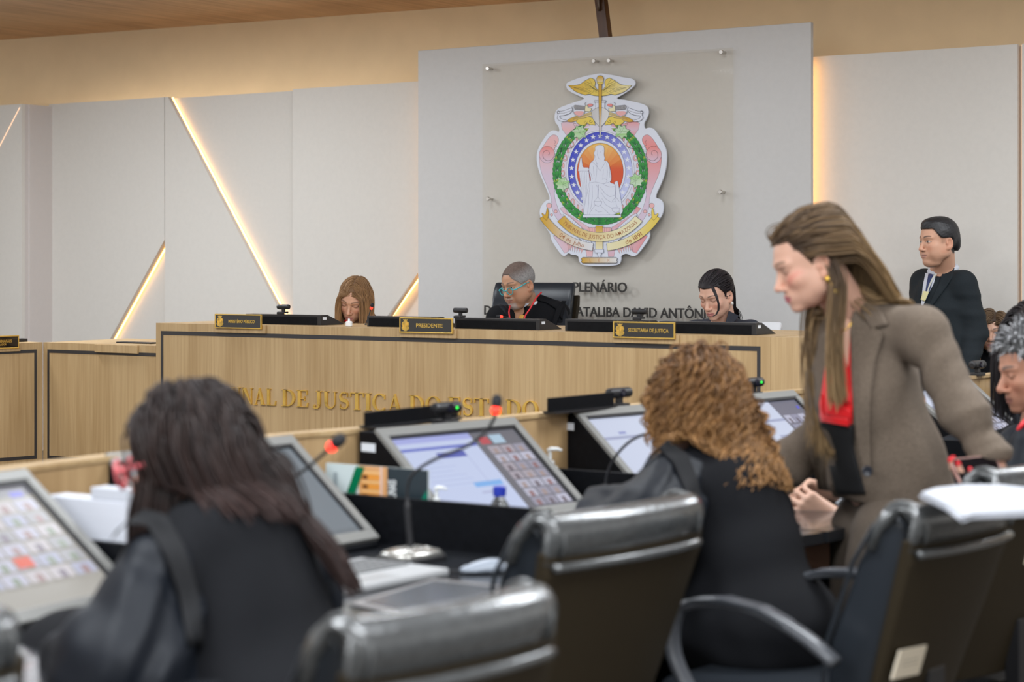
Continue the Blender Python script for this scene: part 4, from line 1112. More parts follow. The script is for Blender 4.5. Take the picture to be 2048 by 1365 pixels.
# ------------------------------------------------------------------ hands: five bent fingers on a palm
def hand(fld, wrist, dirv, palmn, s=1.0, curl=(.5, .5, .55, .6), thumb=.6, spread=.12, right=True, k=.006, rec=None):
    """dirv: wrist to knuckles, palmn: normal out of the palm. Fingers curl toward palmn"""
    d = Vector(dirv).normalized(); n = Vector(palmn); n = (n - d * n.dot(d)).normalized(); side = d.cross(n).normalized() * (1 if right else -1)
    w_ = Vector(wrist); S = s
    fld.cap(w_, w_ + d * .025 * S, .024 * S, .026 * S, .015, n=n, flat=.72)
    for i, (o_, L) in enumerate(((-.030, .088), (-.010, .092), (.010, .088), (.028, .080))):
        a = w_ + d * .012 * S + side * o_ * .55 * S; b = w_ + d * L * S + side * o_ * S
        fld.cap(a, b, .0165 * S, .0115 * S, .016, n=n, flat=.85)
    lens = ((.042, .026, .021), (.047, .030, .022), (.043, .028, .021), (.034, .021, .019)); tips = []
    for i, o_ in enumerate((-.031, -.0105, .0105, .029)):
        base = w_ + d * ((.088, .093, .089, .080)[i]) * S + side * o_ * S; dr = (d + side * (o_ / .03) * spread).normalized(); p = base; c = curl[i]; rr = (.0092, .0095, .0090, .0080)[i] * S
        ang = 0
        for j, l in enumerate(lens[i]):
            ang += c * (.9, 1.1, .7)[j]; dd = dr * math.cos(ang) + n * math.sin(ang); q = p + dd * l * S
            fld.cap(p, q, rr * (1 - .07 * j), rr * (1 - .07 * (j + 1)), .004 if j else .008); p = q
        tips.append((p, dd))
    tb = w_ + d * .022 * S - side * .022 * S; tdir = (d * .65 - side * .75 + n * (.2 + thumb * .4)).normalized(); p1 = tb + tdir * .040 * S
    t2 = (d * .9 - side * (.4 - thumb * .5) + n * thumb * .6).normalized(); p2 = p1 + t2 * .032 * S; t3 = (d * .9 - side * (.15 - thumb * .5) + n * thumb * .8).normalized(); p3 = p2 + t3 * .025 * S
    fld.cap(tb, p1, .017 * S, .0125 * S, .014); fld.cap(p1, p2, .0115 * S, .0105 * S, .006); fld.cap(p2, p3, .0105 * S, .0088 * S, .004); tips.append((p3, t3))
    return tips

from mathutils.bvhtree import BVHTree
def strip_on(par, ob, Lp_, Rp_, off, name, m, thick=.006, n=14, mm=5, Y0=5.0, lift=.002, smooth=True, sub=None):
    """a sewn-on band that follows the surface of a garment: two edge polylines are laid on its surface"""
    vs_ = []; pf = []
    for o_ in (ob if isinstance(ob, (list, tuple)) else [ob]):
        b0 = len(vs_); vs_ += [tuple(v.co + Vector(off)) for v in o_.data.vertices]; pf += [tuple(b0 + i for i in p.vertices) for p in o_.data.polygons]
    bv = BVHTree.FromPolygons(vs_, pf)
    def samp(P, u):
        k = u * (len(P) - 1); i = min(int(k), len(P) - 2); t = k - i; return (P[i][0] * (1 - t) + P[i + 1][0] * t, P[i][1] * (1 - t) + P[i + 1][1] * t)
    D = np.full((n + 1, mm + 1), np.nan); px = np.zeros((n + 1, mm + 1, 2)); org = Vector((0, 0, EYE))
    for i in range(n + 1):
        a, b = samp(Lp_, i / n), samp(Rp_, i / n)
        for j in range(mm + 1):
            t = j / mm; q = (a[0] * (1 - t) + b[0] * t, a[1] * (1 - t) + b[1] * t); px[i, j] = q
            d = (W(q[0], q[1], 1.0) - org); h = bv.ray_cast(org, d.normalized())
            if h[0] is not None: D[i, j] = h[0].y
    ok = ~np.isnan(D); fill = np.nanmedian(D) if ok.any() else Y0
    for _ in range(60):
        bad = np.isnan(D)
        if not bad.any(): break
        E = np.pad(D, 1, constant_values=np.nan); S4 = np.stack([E[:-2, 1:-1], E[2:, 1:-1], E[1:-1, :-2], E[1:-1, 2:]])
        with np.errstate(all='ignore'): mean = np.nanmean(S4, 0)
        D = np.where(bad, mean, D)
    D = np.where(np.isnan(D), fill, D)
    for _ in range(2):
        E = np.pad(D, 1, mode='edge'); D = (E[:-2, 1:-1] + E[2:, 1:-1] + E[1:-1, :-2] + E[1:-1, 2:] + 2 * D) / 6
    mb = MB(Matrix.Translation(-Vector(off))); V = []
    for dz in (-lift - thick, -lift + thick * .6):
        for i in range(n + 1):
            for j in range(mm + 1): V.append(W(px[i, j, 0], px[i, j, 1], D[i, j] + dz))
    N = (n + 1) * (mm + 1); id_ = lambda k, i, j: k * N + i * (mm + 1) + j; fs = []
    for i in range(n):
        for j in range(mm): fs += [(id_(0, i, j), id_(0, i, j + 1), id_(0, i + 1, j + 1), id_(0, i + 1, j)), (id_(1, i, j), id_(1, i + 1, j), id_(1, i + 1, j + 1), id_(1, i, j + 1))]
    for i in range(n): fs += [(id_(0, i, 0), id_(0, i + 1, 0), id_(1, i + 1, 0), id_(1, i, 0)), (id_(0, i, mm), id_(1, i, mm), id_(1, i + 1, mm), id_(0, i + 1, mm))]
    for j in range(mm): fs += [(id_(0, 0, j), id_(1, 0, j), id_(1, 0, j + 1), id_(0, 0, j + 1)), (id_(0, n, j), id_(0, n, j + 1), id_(1, n, j + 1), id_(1, n, j))]
    mb.add(V, fs); return mb.build(name, m, par, smooth=smooth)
# ================================================================== people
UP = np.array([0, 0, 1.0])
def wv(px, py, Y): return np.array(W(px, py, Y))
def frame_from_eyes(px, py, Y, fwd, roll=0, s=1.0):
    f = np.array(fwd, float); f /= np.linalg.norm(f); return head_frame(wv(px, py, Y) - f * .085 * s, fwd, roll, s)
def HMat(H):
    M = Matrix.Identity(4)
    for i in range(3):
        for j in range(3): M[i][j] = float(H['M'][i, j]) * H['s']
        M[i][3] = float(H['c'][i])
    return M
def skel(neck, pelvis, f2, sw=.18, drop=.035, **kw):
    f = np.array([f2[0], f2[1], 0.0]); f /= np.linalg.norm(f); r = np.array([f[1], -f[0], 0.0])
    neck = np.array(neck, float); pelvis = np.array(pelvis, float)
    J = dict(f=f, r=r, neck=neck, pelvis=pelvis, SR=neck + r * sw - UP * drop, SL=neck - r * sw - UP * drop)
    J['chest'] = neck * .68 + pelvis * .32; J['belly'] = neck * .30 + pelvis * .70
    for n, sg in (('R', 1), ('L', -1)):
        J['H' + n] = pelvis + r * sg * .09; J['K' + n] = J['H' + n] + f * .42 + UP * .02; J['A' + n] = np.array([*(J['K' + n] + f * .02)[:2], kw.get('floor', 0) + .08])
        J['E' + n] = J['S' + n] + f * .10 - UP * .26 + r * sg * .05; J['W' + n] = J['E' + n] + f * .24 + UP * .03
    J.update({k: np.array(v, float) for k, v in kw.items() if k != 'floor'}); J['floor'] = kw.get('floor', 0)
    return J
def body_mesh(par, H, o, J, res=.0028, hands=None, legs=True, off=None, fine_extra=None, coarse=.014, bust=0):
    pts = np.array([J[k] for k in ('neck', 'pelvis', 'SR', 'SL', 'ER', 'EL', 'WR', 'WL')] + ([J[k] for k in ('KR', 'KL', 'AR', 'AL')] if legs else []) + [H['c'] + .13, H['c'] - .13])
    lo, hi = pts.min(0) - .14, pts.max(0) + .14
    rr = .125 * H['s']; fine = [[(H['c'][i] - rr, H['c'][i] + rr, res)] for i in range(3)]
    for (c, r_, h_) in (fine_extra or []):
        for i in range(3): fine[i].append((c[i] - r_, c[i] + r_, h_))
    fl = Field(*[axis(lo[i], hi[i], coarse, fine[i]) for i in range(3)])
    nb = J['neck']; ntop = np.array(from_head(H, (0, -.030, -.055)))
    fl.cap(ntop, nb, .052 * H['s'] * o.get('neckw', 1), .060 * o.get('neckw', 1), .02)
    put_head(fl, H, o)
    f = J['f']
    fl.chain([nb - UP * .085, J['chest'], J['belly'], J['pelvis']], [.080, .125, .118, .130], .04, n=f, flat=.68)
    for a in 'RL':
        S2_ = J['S' + a] - UP * .022; fl.cap(nb - UP * .035, S2_, .046, .038, .03); fl.cap(S2_, J['E' + a], .038, .032, .02); fl.cap(J['E' + a], J['W' + a], .036, .025, .01)
        if legs:
            fl.cap(J['H' + a], J['K' + a], .080, .055, .03); fl.cap(J['K' + a], J['A' + a], .052, .036, .015); fl.cap(J['A' + a] - UP * .02, J['A' + a] + f * .13 - UP * .045, .036, .028, .02)
    tips = None
    for h in (hands or []): tips = hand(fl, **h)
    P, Q = fl.mesh(); fc = face_colors(H, o); skin = np.array(o.get('skin', (.62, .36, .25)))
    def col(p):
        c = np.tile(skin, (len(p), 1)); m = np.linalg.norm(p - H['c'], axis=1) < .17 * H['s']; c[m] = fc(p[m])
        c[p[:, 2] < J['floor'] + .50] = (.012, .012, .014)      # dark stockings and shoes
        if o.get('bodycol'): o['bodycol'](p, c)
        return c
    ob = mesh_obj('body', P, Q, M_SKIN, par, col=col, smooth=2, off=off)
    return ob, tips
def wr(scale, amp, seed=0):
    """cheap crumple field"""
    rnd = np.random.RandomState(seed); D = rnd.normal(0, 1, (5, 3)); D /= np.linalg.norm(D, axis=1)[:, None]; ph = rnd.uniform(0, 6, 5)
    def fn(X, Y, Z, t=None):
        a = 0
        for i in range(5):
            j = (i + 2) % 5
            a = a + np.sin((X * D[i, 0] + Y * D[i, 1] + Z * D[i, 2]) * scale * (1 + .35 * i) + ph[i] + 1.4 * np.sin((X * D[j, 0] + Y * D[j, 1] + Z * D[j, 2]) * scale * .6 + ph[j])) / (1 + .4 * i)
        return (a * amp * .45).astype(f32)
    return fn
def pleat(q, freq, amp, ph=0, t0=.0):
    q = np.array(q, float); q /= np.linalg.norm(q)
    def fn(X, Y, Z, t):
        u = X * q[0] + Y * q[1] + Z * q[2]; s_ = np.sin(u * freq + ph + 1.1 * np.sin(u * freq * .37 + 2 + 3 * t) + 1.5 * t)
        return (amp * (s_ + .35 * np.sin(u * freq * 2.3 + ph)) * np.clip((t - t0) * 3 + .25, 0, 1)).astype(f32)
    return fn
def cloth(par, name, fn, lo, hi, h, m, off, col=None, smooth=2):
    fl = Field(*[axis(lo[i], hi[i], h) for i in range(3)]); fn(fl); P, Q = fl.mesh()
    return mesh_obj(name, P, Q, m, par, col=col, smooth=smooth, off=off)
M_ROBE = noisy(mat('black_robe_matte', (.0055, .006, .0078), .85, spec=.18), 400, .2, bump=.2, bscale=700)
M_SATIN = noisy(mat('black_robe_satin', (.0042, .0062, .0105), .56, spec=.24), 300, .15)
M_SUIT = noisy(mat('charcoal_suit', (.011, .016, .020), .85, spec=.3), 500, .3)
M_TWEED = noisy(mat('taupe_tweed', (.148, .113, .084), .92), 260, .28, bump=.5, bscale=500)
M_TWEED2 = noisy(mat('taupe_trousers', (.115, .088, .066), .92), 260, .25)
M_SHIRT = mat('shirt_cloth', (.62, .66, .74), .7)
M_REDS = mat('red_satin', (.70, .006, .010), .42, sheen=.3)
M_CORD = mat('red_cord', (.62, .012, .02), .5)
M_BLKTOP = mat('black_top', (.006, .006, .007), .8)
M_PEARL = mat('pearl', (.8, .78, .74), .15, coat=.5)
M_EGOLD = mat('earring_gold', (.75, .47, .08), .25, .9)

def person(label, loc, group=None):
    return thing('person', label, 'person', tuple(loc), 0, group)
def robe(p, off, J, h=.009, sw=(.09, .13), panel_col=None, cut=None, seed=1, ple=95, pa=.006, sl_end=1.0, arms='RL', hemz=.42, flange=True):
    f, r = J['f'], J['r']; nb = J['neck']
    ks = ['neck', 'pelvis', 'SR', 'SL', 'ER', 'EL', 'WR', 'WL', 'KR', 'KL']
    pts = np.array([J[k] for k in ks]); lo, hi = pts.min(0) - .2, pts.max(0) + .2
    lo[2] = max(lo[2], J['floor'] + .3)
    cr = wr(26, .006, seed)
    def panel(fl):
        fl.chain([nb - UP * .075 - f * .005, J['chest'] - f * .01, J['belly'], J['pelvis']], [.105, .150, .155, .18], .05, n=f, flat=.72)
        for a in 'RL':
            fl.cap(nb - UP * .035 - f * .01, J['S' + a] - UP * .012, .062, .060, .05)
            fl.cap(J['S' + a] - UP * .012, J['S' + a] * .75 + J['E' + a] * .25, .064, .066, .03)
        fl.cap(J['pelvis'] - UP * .02, (J['KR'] + J['KL']) / 2, .19, .17, .06, n=UP, flat=.7)
        # raised collar roll around the neck
        for i in range(10):
            a0, a1 = math.pi * 2 * i / 10, math.pi * 2 * (i + 1) / 10
            q = lambda a: nb - UP * .012 + r * .070 * math.sin(a) - f * (.062 * math.cos(a) + .01) - UP * .022 * (1 - math.cos(a)) * 1.0
            fl.cap(q(a0), q(a1), .017, .017, .012)
        fl.addf(cr)
        if cut: cut(fl)
    out = [cloth(p, 'robe', panel, lo, hi, h, M_ROBE, off)]
    for a in arms:
        S_, E_, W_ = J['S' + a], J['E' + a], J['W' + a]; W_ = E_ + (W_ - E_) * sl_end
        sg = 1 if a == 'R' else -1
        l2 = np.minimum(np.minimum(S_, E_), W_) - .2; h2 = np.maximum(np.maximum(S_, E_), W_) + .2
        ax1 = (E_ - S_) / np.linalg.norm(E_ - S_); q1 = np.array([.85, .5, 0]); q1 = q1 - ax1 * (q1 @ ax1); q1 /= np.linalg.norm(q1) + 1e-9
        ax2 = (W_ - E_) / (np.linalg.norm(W_ - E_) + 1e-9); q2 = np.array([.85, .5, 0]); q2 = q2 - ax2 * (q2 @ ax2); q2 /= np.linalg.norm(q2) + 1e-9
        def slv(fl):
            fl.cap(S_ - UP * .005, E_, sw[0] * .78, sw[1] * .86, .03, fold=pleat(q1, ple, pa, seed))
            fl.cap(E_, W_, sw[1] * .86, sw[1], .05, fold=pleat(q2 + UP * .6, ple * .8, pa, seed + 1))
            # hanging lower edge of the wide sleeve
            fl.cap(E_ - UP * .05, W_ - UP * .10, sw[1] * .55, sw[1] * .60, .06, fold=pleat(q2, ple, pa, seed + 2))
            fl.cap(W_, W_ + ax2 * .10, .036, .040, .012, op='s')
            fl.addf(wr(30, .0025, seed + 5))
        out.append(cloth(p, 'sleeve', slv, l2, h2, h, M_SATIN, off))
    return out
def cord(p, off, pts, r=.0035, m=None, name='red_cord'):
    mb = MB(Matrix.Translation(-Vector(off))); q = []
    P = [Vector(x) for x in pts]
    for i in range(len(P) - 1):
        for k in range(6):
            u = k / 6; a, b, c, d = [P[min(max(i + e, 0), len(P) - 1)] for e in (-1, 0, 1, 2)]
            q.append(.5 * ((2 * b) + (-a + c) * u + (2 * a - 5 * b + 4 * c - d) * u * u + (-a + 3 * b - 3 * c + d) * u ** 3))
    q.append(P[-1]); mb.tube(q, r, 8); return mb.build(name, m or M_CORD, p, smooth=True)
def sk_floor(px, Y): return ((px - 1024) / F_PX * Y, Y, 0)
def glasses(p, H, off, colr, name='glasses', drop=0, rad=.019, tilt=0, thick=.0024):
    m = mat('frame_%.2f' % colr[0], colr, .3)
    g = None
    mb = MB(Matrix.Translation(-Vector(off)) @ HMat(H)); yy = .108 if rad < .022 else .122
    for sg in (-1, 1):
        mb.tube([(sg * .033 + rad * math.cos(a), yy - abs(sg * .033 + rad * math.cos(a)) * .18, -.004 - drop + rad * math.sin(a)) for a in [2 * math.pi * i / 24 for i in range(25)]], thick, 6)
        mb.tube([(sg * .053, yy - .010, .002 - drop), (sg * .068, yy - .020, .002 - drop), (sg * .079, .02, .006), (sg * .081, -.005, .006)], [thick * 1.3, thick * 1.5, thick * 1.1, thick], 6)
    mb.tube([(-.014, yy - .002, -.001 - drop), (0, yy + .001, .003 - drop), (.014, yy - .002, -.001 - drop)], thick, 6)
    return mb.build('glasses', m, p, smooth=True)

DAIS = .25
# ---------------------------------------------------------------- president
def make_president():
    o = dict(skin=(.50, .270, .165), jaw=1.12, nose=1.15, full=1, eyes='open', gaze=-.4, beard=(.46, .43, .41), scalp=(.22, .185, .165), hairline=.070, recede=.022, brow=(.10, .07, .055), browth=1.25, lipc=(.40, .19, .15), stubble=.18, wide=1.03, browz=.002)
    H = frame_from_eyes(1015, 577, 9.80, (-.70, -.66, -.26), 3, .93)
    nb = wv(1054, 612, 9.93); J = skel(nb, wv(1075, 760, 10.1), (-.35, -.94), sw=.205, drop=.05, floor=DAIS)
    J['SL'] = wv(1113, 624, 9.98); J['SR'] = wv(1000, 634, 9.82)
    J['ER'] = wv(984, 740, 9.80); J['WR'] = wv(990, 770, 9.60); J['EL'] = wv(1126, 730, 9.85); J['WL'] = wv(1090, 775, 9.60)
    off = (nb[0], nb[1], DAIS); p = person('man in a black robe with turquoise glasses at the centre of the high bench', off)
    body_mesh(p, H, o, J, off=off)
    def cut(fl):
        f = J['f']; fl.cap(nb + f * .10 - UP * .02, nb + f * .13 - UP * .12, .034, .008, .01, op='s')
    rb = robe(p, off, J, seed=3, cut=cut, sw=(.085, .105), pa=.006, ple=120)
    strip_on(p, rb, [(1078, 588), (1100, 596), (1122, 604), (1131, 612)], [(1072, 600), (1094, 606), (1112, 618), (1124, 640)], off, 'cape_edge', M_ROBE, thick=.006, lift=.008)
    strip_on(p, rb, [(1124, 602), (1112, 620), (1104, 645), (1098, 668)], [(1133, 602), (1122, 625), (1113, 648), (1106, 668)], off, 'cape_edge', M_ROBE, thick=.006, lift=.012)
    # shirt, collar and tie in the V
    f, r = J['f'], J['r']
    def shirt(fl):
        fl.chain([nb - UP * .07, J['chest']], [.085, .125], .03, n=f, flat=.70)
        for i in range(12):
            q = lambda a: nb + UP * (.020 + .016 * math.cos(a)) + r * .060 * math.sin(a) - f * (.056 * math.cos(a) + .004)
            fl.cap(q(2 * math.pi * i / 12), q(2 * math.pi * (i + 1) / 12), .012, .012, .006)
    cloth(p, 'shirt', shirt, nb - .22, nb + .1, .008, M_SHIRT, off)
    mb = MB(Matrix.Translation(-Vector(off)))
    c0_ = Vector(nb + f * .078 - UP * .045); rr = Vector(r); dn = Vector(-UP * 1.0 + f * .45).normalized()
    mb.add([c0_ + rr * .016, c0_ - rr * .016, c0_ - rr * .012 + dn * .03, c0_ + rr * .012 + dn * .03, c0_ - rr * .024 + dn * .14, c0_ + rr * .024 + dn * .14] + [q + Vector(f) * .012 for q in (c0_ + rr * .016, c0_ - rr * .016, c0_ - rr * .012 + dn * .03, c0_ + rr * .012 + dn * .03, c0_ - rr * .024 + dn * .14, c0_ + rr * .024 + dn * .14)],
           [(0, 1, 2, 3), (3, 2, 4, 5), (6, 9, 8, 7), (9, 11, 10, 8), (0, 3, 9, 6), (3, 5, 11, 9), (1, 7, 8, 2), (2, 8, 10, 4), (0, 6, 7, 1)])
    mb.build('tie', mat('yellow_tie', (.75, .42, .08), .5), p, bevel=.002)
    strip_on(p, rb, [(1061, 586), (1056, 597), (1050, 605), (1043, 611)], [(1067, 590), (1063, 601), (1056, 610), (1047, 616)], off, 'shirt_collar', M_SHIRT, thick=.004, lift=.016, n=10)
    # red cords of the robe
    cord(p, off, [wv(1083, 585, 9.86), wv(1072, 597, 9.80), wv(1060, 618, 9.755), wv(1050, 634, 9.74), wv(1045, 660, 9.72)], .0038)
    cord(p, off, [wv(1020, 612, 9.80), wv(1018, 625, 9.74), wv(1020, 640, 9.72), wv(1021, 660, 9.72)], .0038)
    glasses(p, H, off, (.02, .42, .48), drop=.010, rad=.0185)
    P, Q = scalp_cap(H, o, .004, .003, dict(hairline=.072, recede=.02)); 
    def hc(pp):
        L = (pp - H['c']) @ H['M'] / H['s']; g = np.clip((.095 - L[:, 2]) / .05 + (-L[:, 1]) * 4, 0, 1)[:, None]; n_ = np.random.RandomState(1).uniform(.75, 1.25, (len(pp), 1))
        return (np.array([.115, .080, .066]) * (1 - g) + np.array([.26, .25, .245]) * g) * n_
    mesh_obj('hair', P, Q, mat('cropped_hair', (.22, .19, .17), .9, attr=True), p, col=hc, smooth=1, off=off)
make_president()

# ---------------------------------------------------------------- blonde woman at the left of the high bench
def make_blonde():
    o = dict(skin=(.62, .35, .235), fem=1, blush=.25, brow=(.10, .055, .03), browth=1.0, shadow=(.30, .17, .13), lipc=(.48, .19, .17), jaw=1.0, wide=.98, lash=(.02, .012, .01))
    H = frame_from_eyes(699, 612.5, 9.45, (-.24, -.86, -.42), -9, .90)
    nb = wv(716, 656, 9.62); J = skel(nb, wv(722, 790, 9.75), (-.15, -1), sw=.165, drop=.04, floor=DAIS)
    off = (nb[0], nb[1], DAIS); p = person('woman with long blonde-brown hair looking down at the left of the high bench', off)
    body_mesh(p, H, o, J, off=off)
    robe(p, off, J, seed=11, sw=(.09, .12))
    f, r = J['f'], J['r']
    cord(p, off, [wv(738, 648, 9.52), wv(731, 655, 9.49), wv(722, 662, 9.46), wv(718, 672, 9.45)], .004)
    cord(p, off, [wv(736, 640, 9.53), wv(733, 650, 9.50)], .010, name='red_scarf'); cord(p, off, [wv(692, 641, 9.50), wv(696, 650, 9.47)], .009, name='red_scarf')
    mb = MB(Matrix.Translation(-Vector(off))); mb.ball(wv(733.5, 628, 9.50), (.008, .006, .018), col=(1, 1, 1)); mb.build('earring', M_PEARL, p, smooth=True)
    rnd = random.Random(4); R_ = scalp_points(H, dict(hairline=.057, recede=.045), 1700, rnd, zmin=-.055)
    R_ = np.concatenate([R_, part_roots(500, -.006)]); sgn = np.sign(R_[:, 0] + .006); D = np.stack([sgn * (.55 + 0 * sgn), -.45 + 0 * sgn, -.10 + 0 * sgn], 1) + np.random.RandomState(1).normal(0, .07, R_.shape)
    D[:, 1] += np.where(R_[:, 1] > .03, .15, 0)
    S = grow(H, R_, D, 30, .0115, [(nb - J['r'] * .15 - UP * .06, nb + J['r'] * .15 - UP * .06, .065, .065), (nb, J['chest'], .10, .12)], gravity=.75, stiff=.66, headr=.93, seed=2, jitter=.004, wave=.003, wavef=26, facegap=.047)
    cap_ = scalp_cap(H, o, .005, .004, dict(hairline=.076, recede=.05)); c2 = np.tile([.15, .08, .036], (len(cap_[0]), 1))
    strands_mesh('hair', S, .0017, p, hair_cols([(.20, .105, .045), (.24, .13, .056), (.17, .088, .038), (.29, .165, .072)], (.40, .23, .10), var=.12), off, extra=(cap_[0], cap_[1], c2), seed=3)
make_blonde()

# ---------------------------------------------------------------- woman with ponytail
def make_ponytail():
    o = dict(skin=(.70, .42, .31), fem=1, blush=.25, brow=(.045, .028, .022), browth=.9, shadow=(.42, .24, .19), lipc=(.58, .22, .21), wide=.97, lip=1.15, lash=(.02, .012, .01))
    H = frame_from_eyes(1415.5, 602.5, 9.05, (-.58, -.72, -.36), 2, .92)
    nb = wv(1447, 650, 9.2); J = skel(nb, wv(1460, 790, 9.35), (-.45, -.9), sw=.135, drop=.045, floor=DAIS)
    for a in 'RL': J['E' + a] = J['S' + a] - UP * .27 + J['f'] * .06
    off = (nb[0], nb[1], DAIS); p = person('young woman with dark ponytail and pearl necklace at the right of the high bench', off)
    body_mesh(p, H, o, J, off=off); f, r = J['f'], J['r']
    def jk(fl):
        fl.chain([nb - UP * .085, J['chest'], J['belly'], J['pelvis']], [.115, .145, .145, .16], .04, n=f, flat=.7)
        for a in 'RL': fl.cap(nb - UP * .045 - f * .01, J['S' + a], .062, .064, .03); fl.cap(J['S' + a], J['E' + a], .064, .055, .02); fl.cap(J['E' + a], J['W' + a], .055, .045, .02)
        fl.cap(nb + f * .09 + UP * .03, nb + f * .12 - UP * .18, .085, .02, .01, op='s'); fl.addf(wr(30, .004, 4))
    cloth(p, 'jacket', jk, J['pelvis'] - .3, nb + .3, .009, mat('navy_jacket', (.022, .026, .040), .8), off)
    # lapels
    mb = MB(Matrix.Translation(-Vector(off)))
    for (a, b, c, d) in (((1458, 622), (1478, 632), (1452, 665), (1446, 665)), ((1411, 640), (1405, 633), (1412, 665), (1418, 665))):
        q = [Vector(wv(a[0], a[1], 9.10)), Vector(wv(b[0], b[1], 9.14)), Vector(wv(c[0], c[1], 9.03)), Vector(wv(d[0], d[1], 9.03))]
        mb.add(q + [v + Vector((0, .012, 0)) for v in q], [(0, 1, 2, 3), (7, 6, 5, 4), (0, 4, 5, 1), (1, 5, 6, 2), (2, 6, 7, 3), (3, 7, 4, 0)])
    mb.build('lapel', MATS['navy_jacket'], p, bevel=.002)['kind'] = 'stuff'
    mb = MB(Matrix.Translation(-Vector(off)))
    for i in range(13):
        a = R(-160 + 220 * i / 12); q = nb + UP * (.020 - .012 * math.cos(a) * 1) + r * .064 * math.sin(a) + f * .064 * math.cos(a) - UP * .022 * max(0, math.cos(a)); mb.ball(q, .0075, 8, 6)
    mb.build('necklace', M_PEARL, p, smooth=True)['kind'] = 'stuff'
    mb = MB(Matrix.Translation(-Vector(off)) @ HMat(H)); mb.ball((-.080, -.004, -.050), (.007, .008, .009)); mb.build('earring', M_PEARL, p, smooth=True)
    P, Q = scalp_cap(H, o, .0035, .007, dict(hairline=.064, recede=.055)); c2 = np.tile([.010, .007, .009], (len(P), 1))
    rnd = random.Random(5); tie = from_head(H, (0, -.118, .020)); n = 170; rs = np.random.RandomState(3)
    root = np.tile([0, -.108, .022], (n, 1)) + rs.normal(0, .010, (n, 3)); D = np.tile([-.10, -1.0, -.25], (n, 1)) + rs.normal(0, .20, (n, 3))
    S = grow(H, root, D, 22, .0125, [(nb - r * .16, nb + r * .16, .075, .075)], gravity=.6, stiff=.68, seed=4, jitter=.02)
    # slicked-back strands over the skull toward the tie
    R2 = scalp_points(H, dict(hairline=.066, recede=.055), 420, rnd); T_ = np.array([0, -.118, .022]); u = np.linspace(0, 1, 23)[:, None, None]
    A = R2[None] * (1 - u) + T_[None, None] * u; e = (A - np.array([0, -.014, .034])) / np.array([.083, .104, .093]); kk = np.linalg.norm(e, axis=2)[..., None]
    A = np.array([0, -.014, .034]) + (A - np.array([0, -.014, .034])) / kk * (1.0); A = H['c'] + (A * H['s']) @ H['M'].T
    lk = np.array([[wv(1421 + q * 1.2, 570, 8.93), wv(1427 + q, 580, 8.89), wv(1433 + q * .8, 594, 8.88), wv(1437 + q * .6, 608, 8.88), wv(1437 + q * .6, 620, 8.885), wv(1432 + q * .5, 630, 8.885), wv(1425 + q * .4, 633.5, 8.88)] for q in (-2, -1, 0, 1, 2, 3)]).transpose(1, 0, 2)
    tt = np.linspace(0, 6, 23); L = np.stack([np.stack([np.interp(tt, range(7), lk[:, j, d]) for d in range(3)], 1) for j in range(6)], 1)
    S = np.concatenate([S, A], 1)
    strands_mesh('hair_lock', L, .0028, p, hair_cols([(.010, .007, .009), (.018, .013, .016)], var=.3), off, seed=2)
    strands_mesh('hair', S, .0026, p, hair_cols([(.010, .007, .009), (.018, .013, .016)], var=.3), off, extra=(P, Q, c2), seed=6)
make_ponytail()

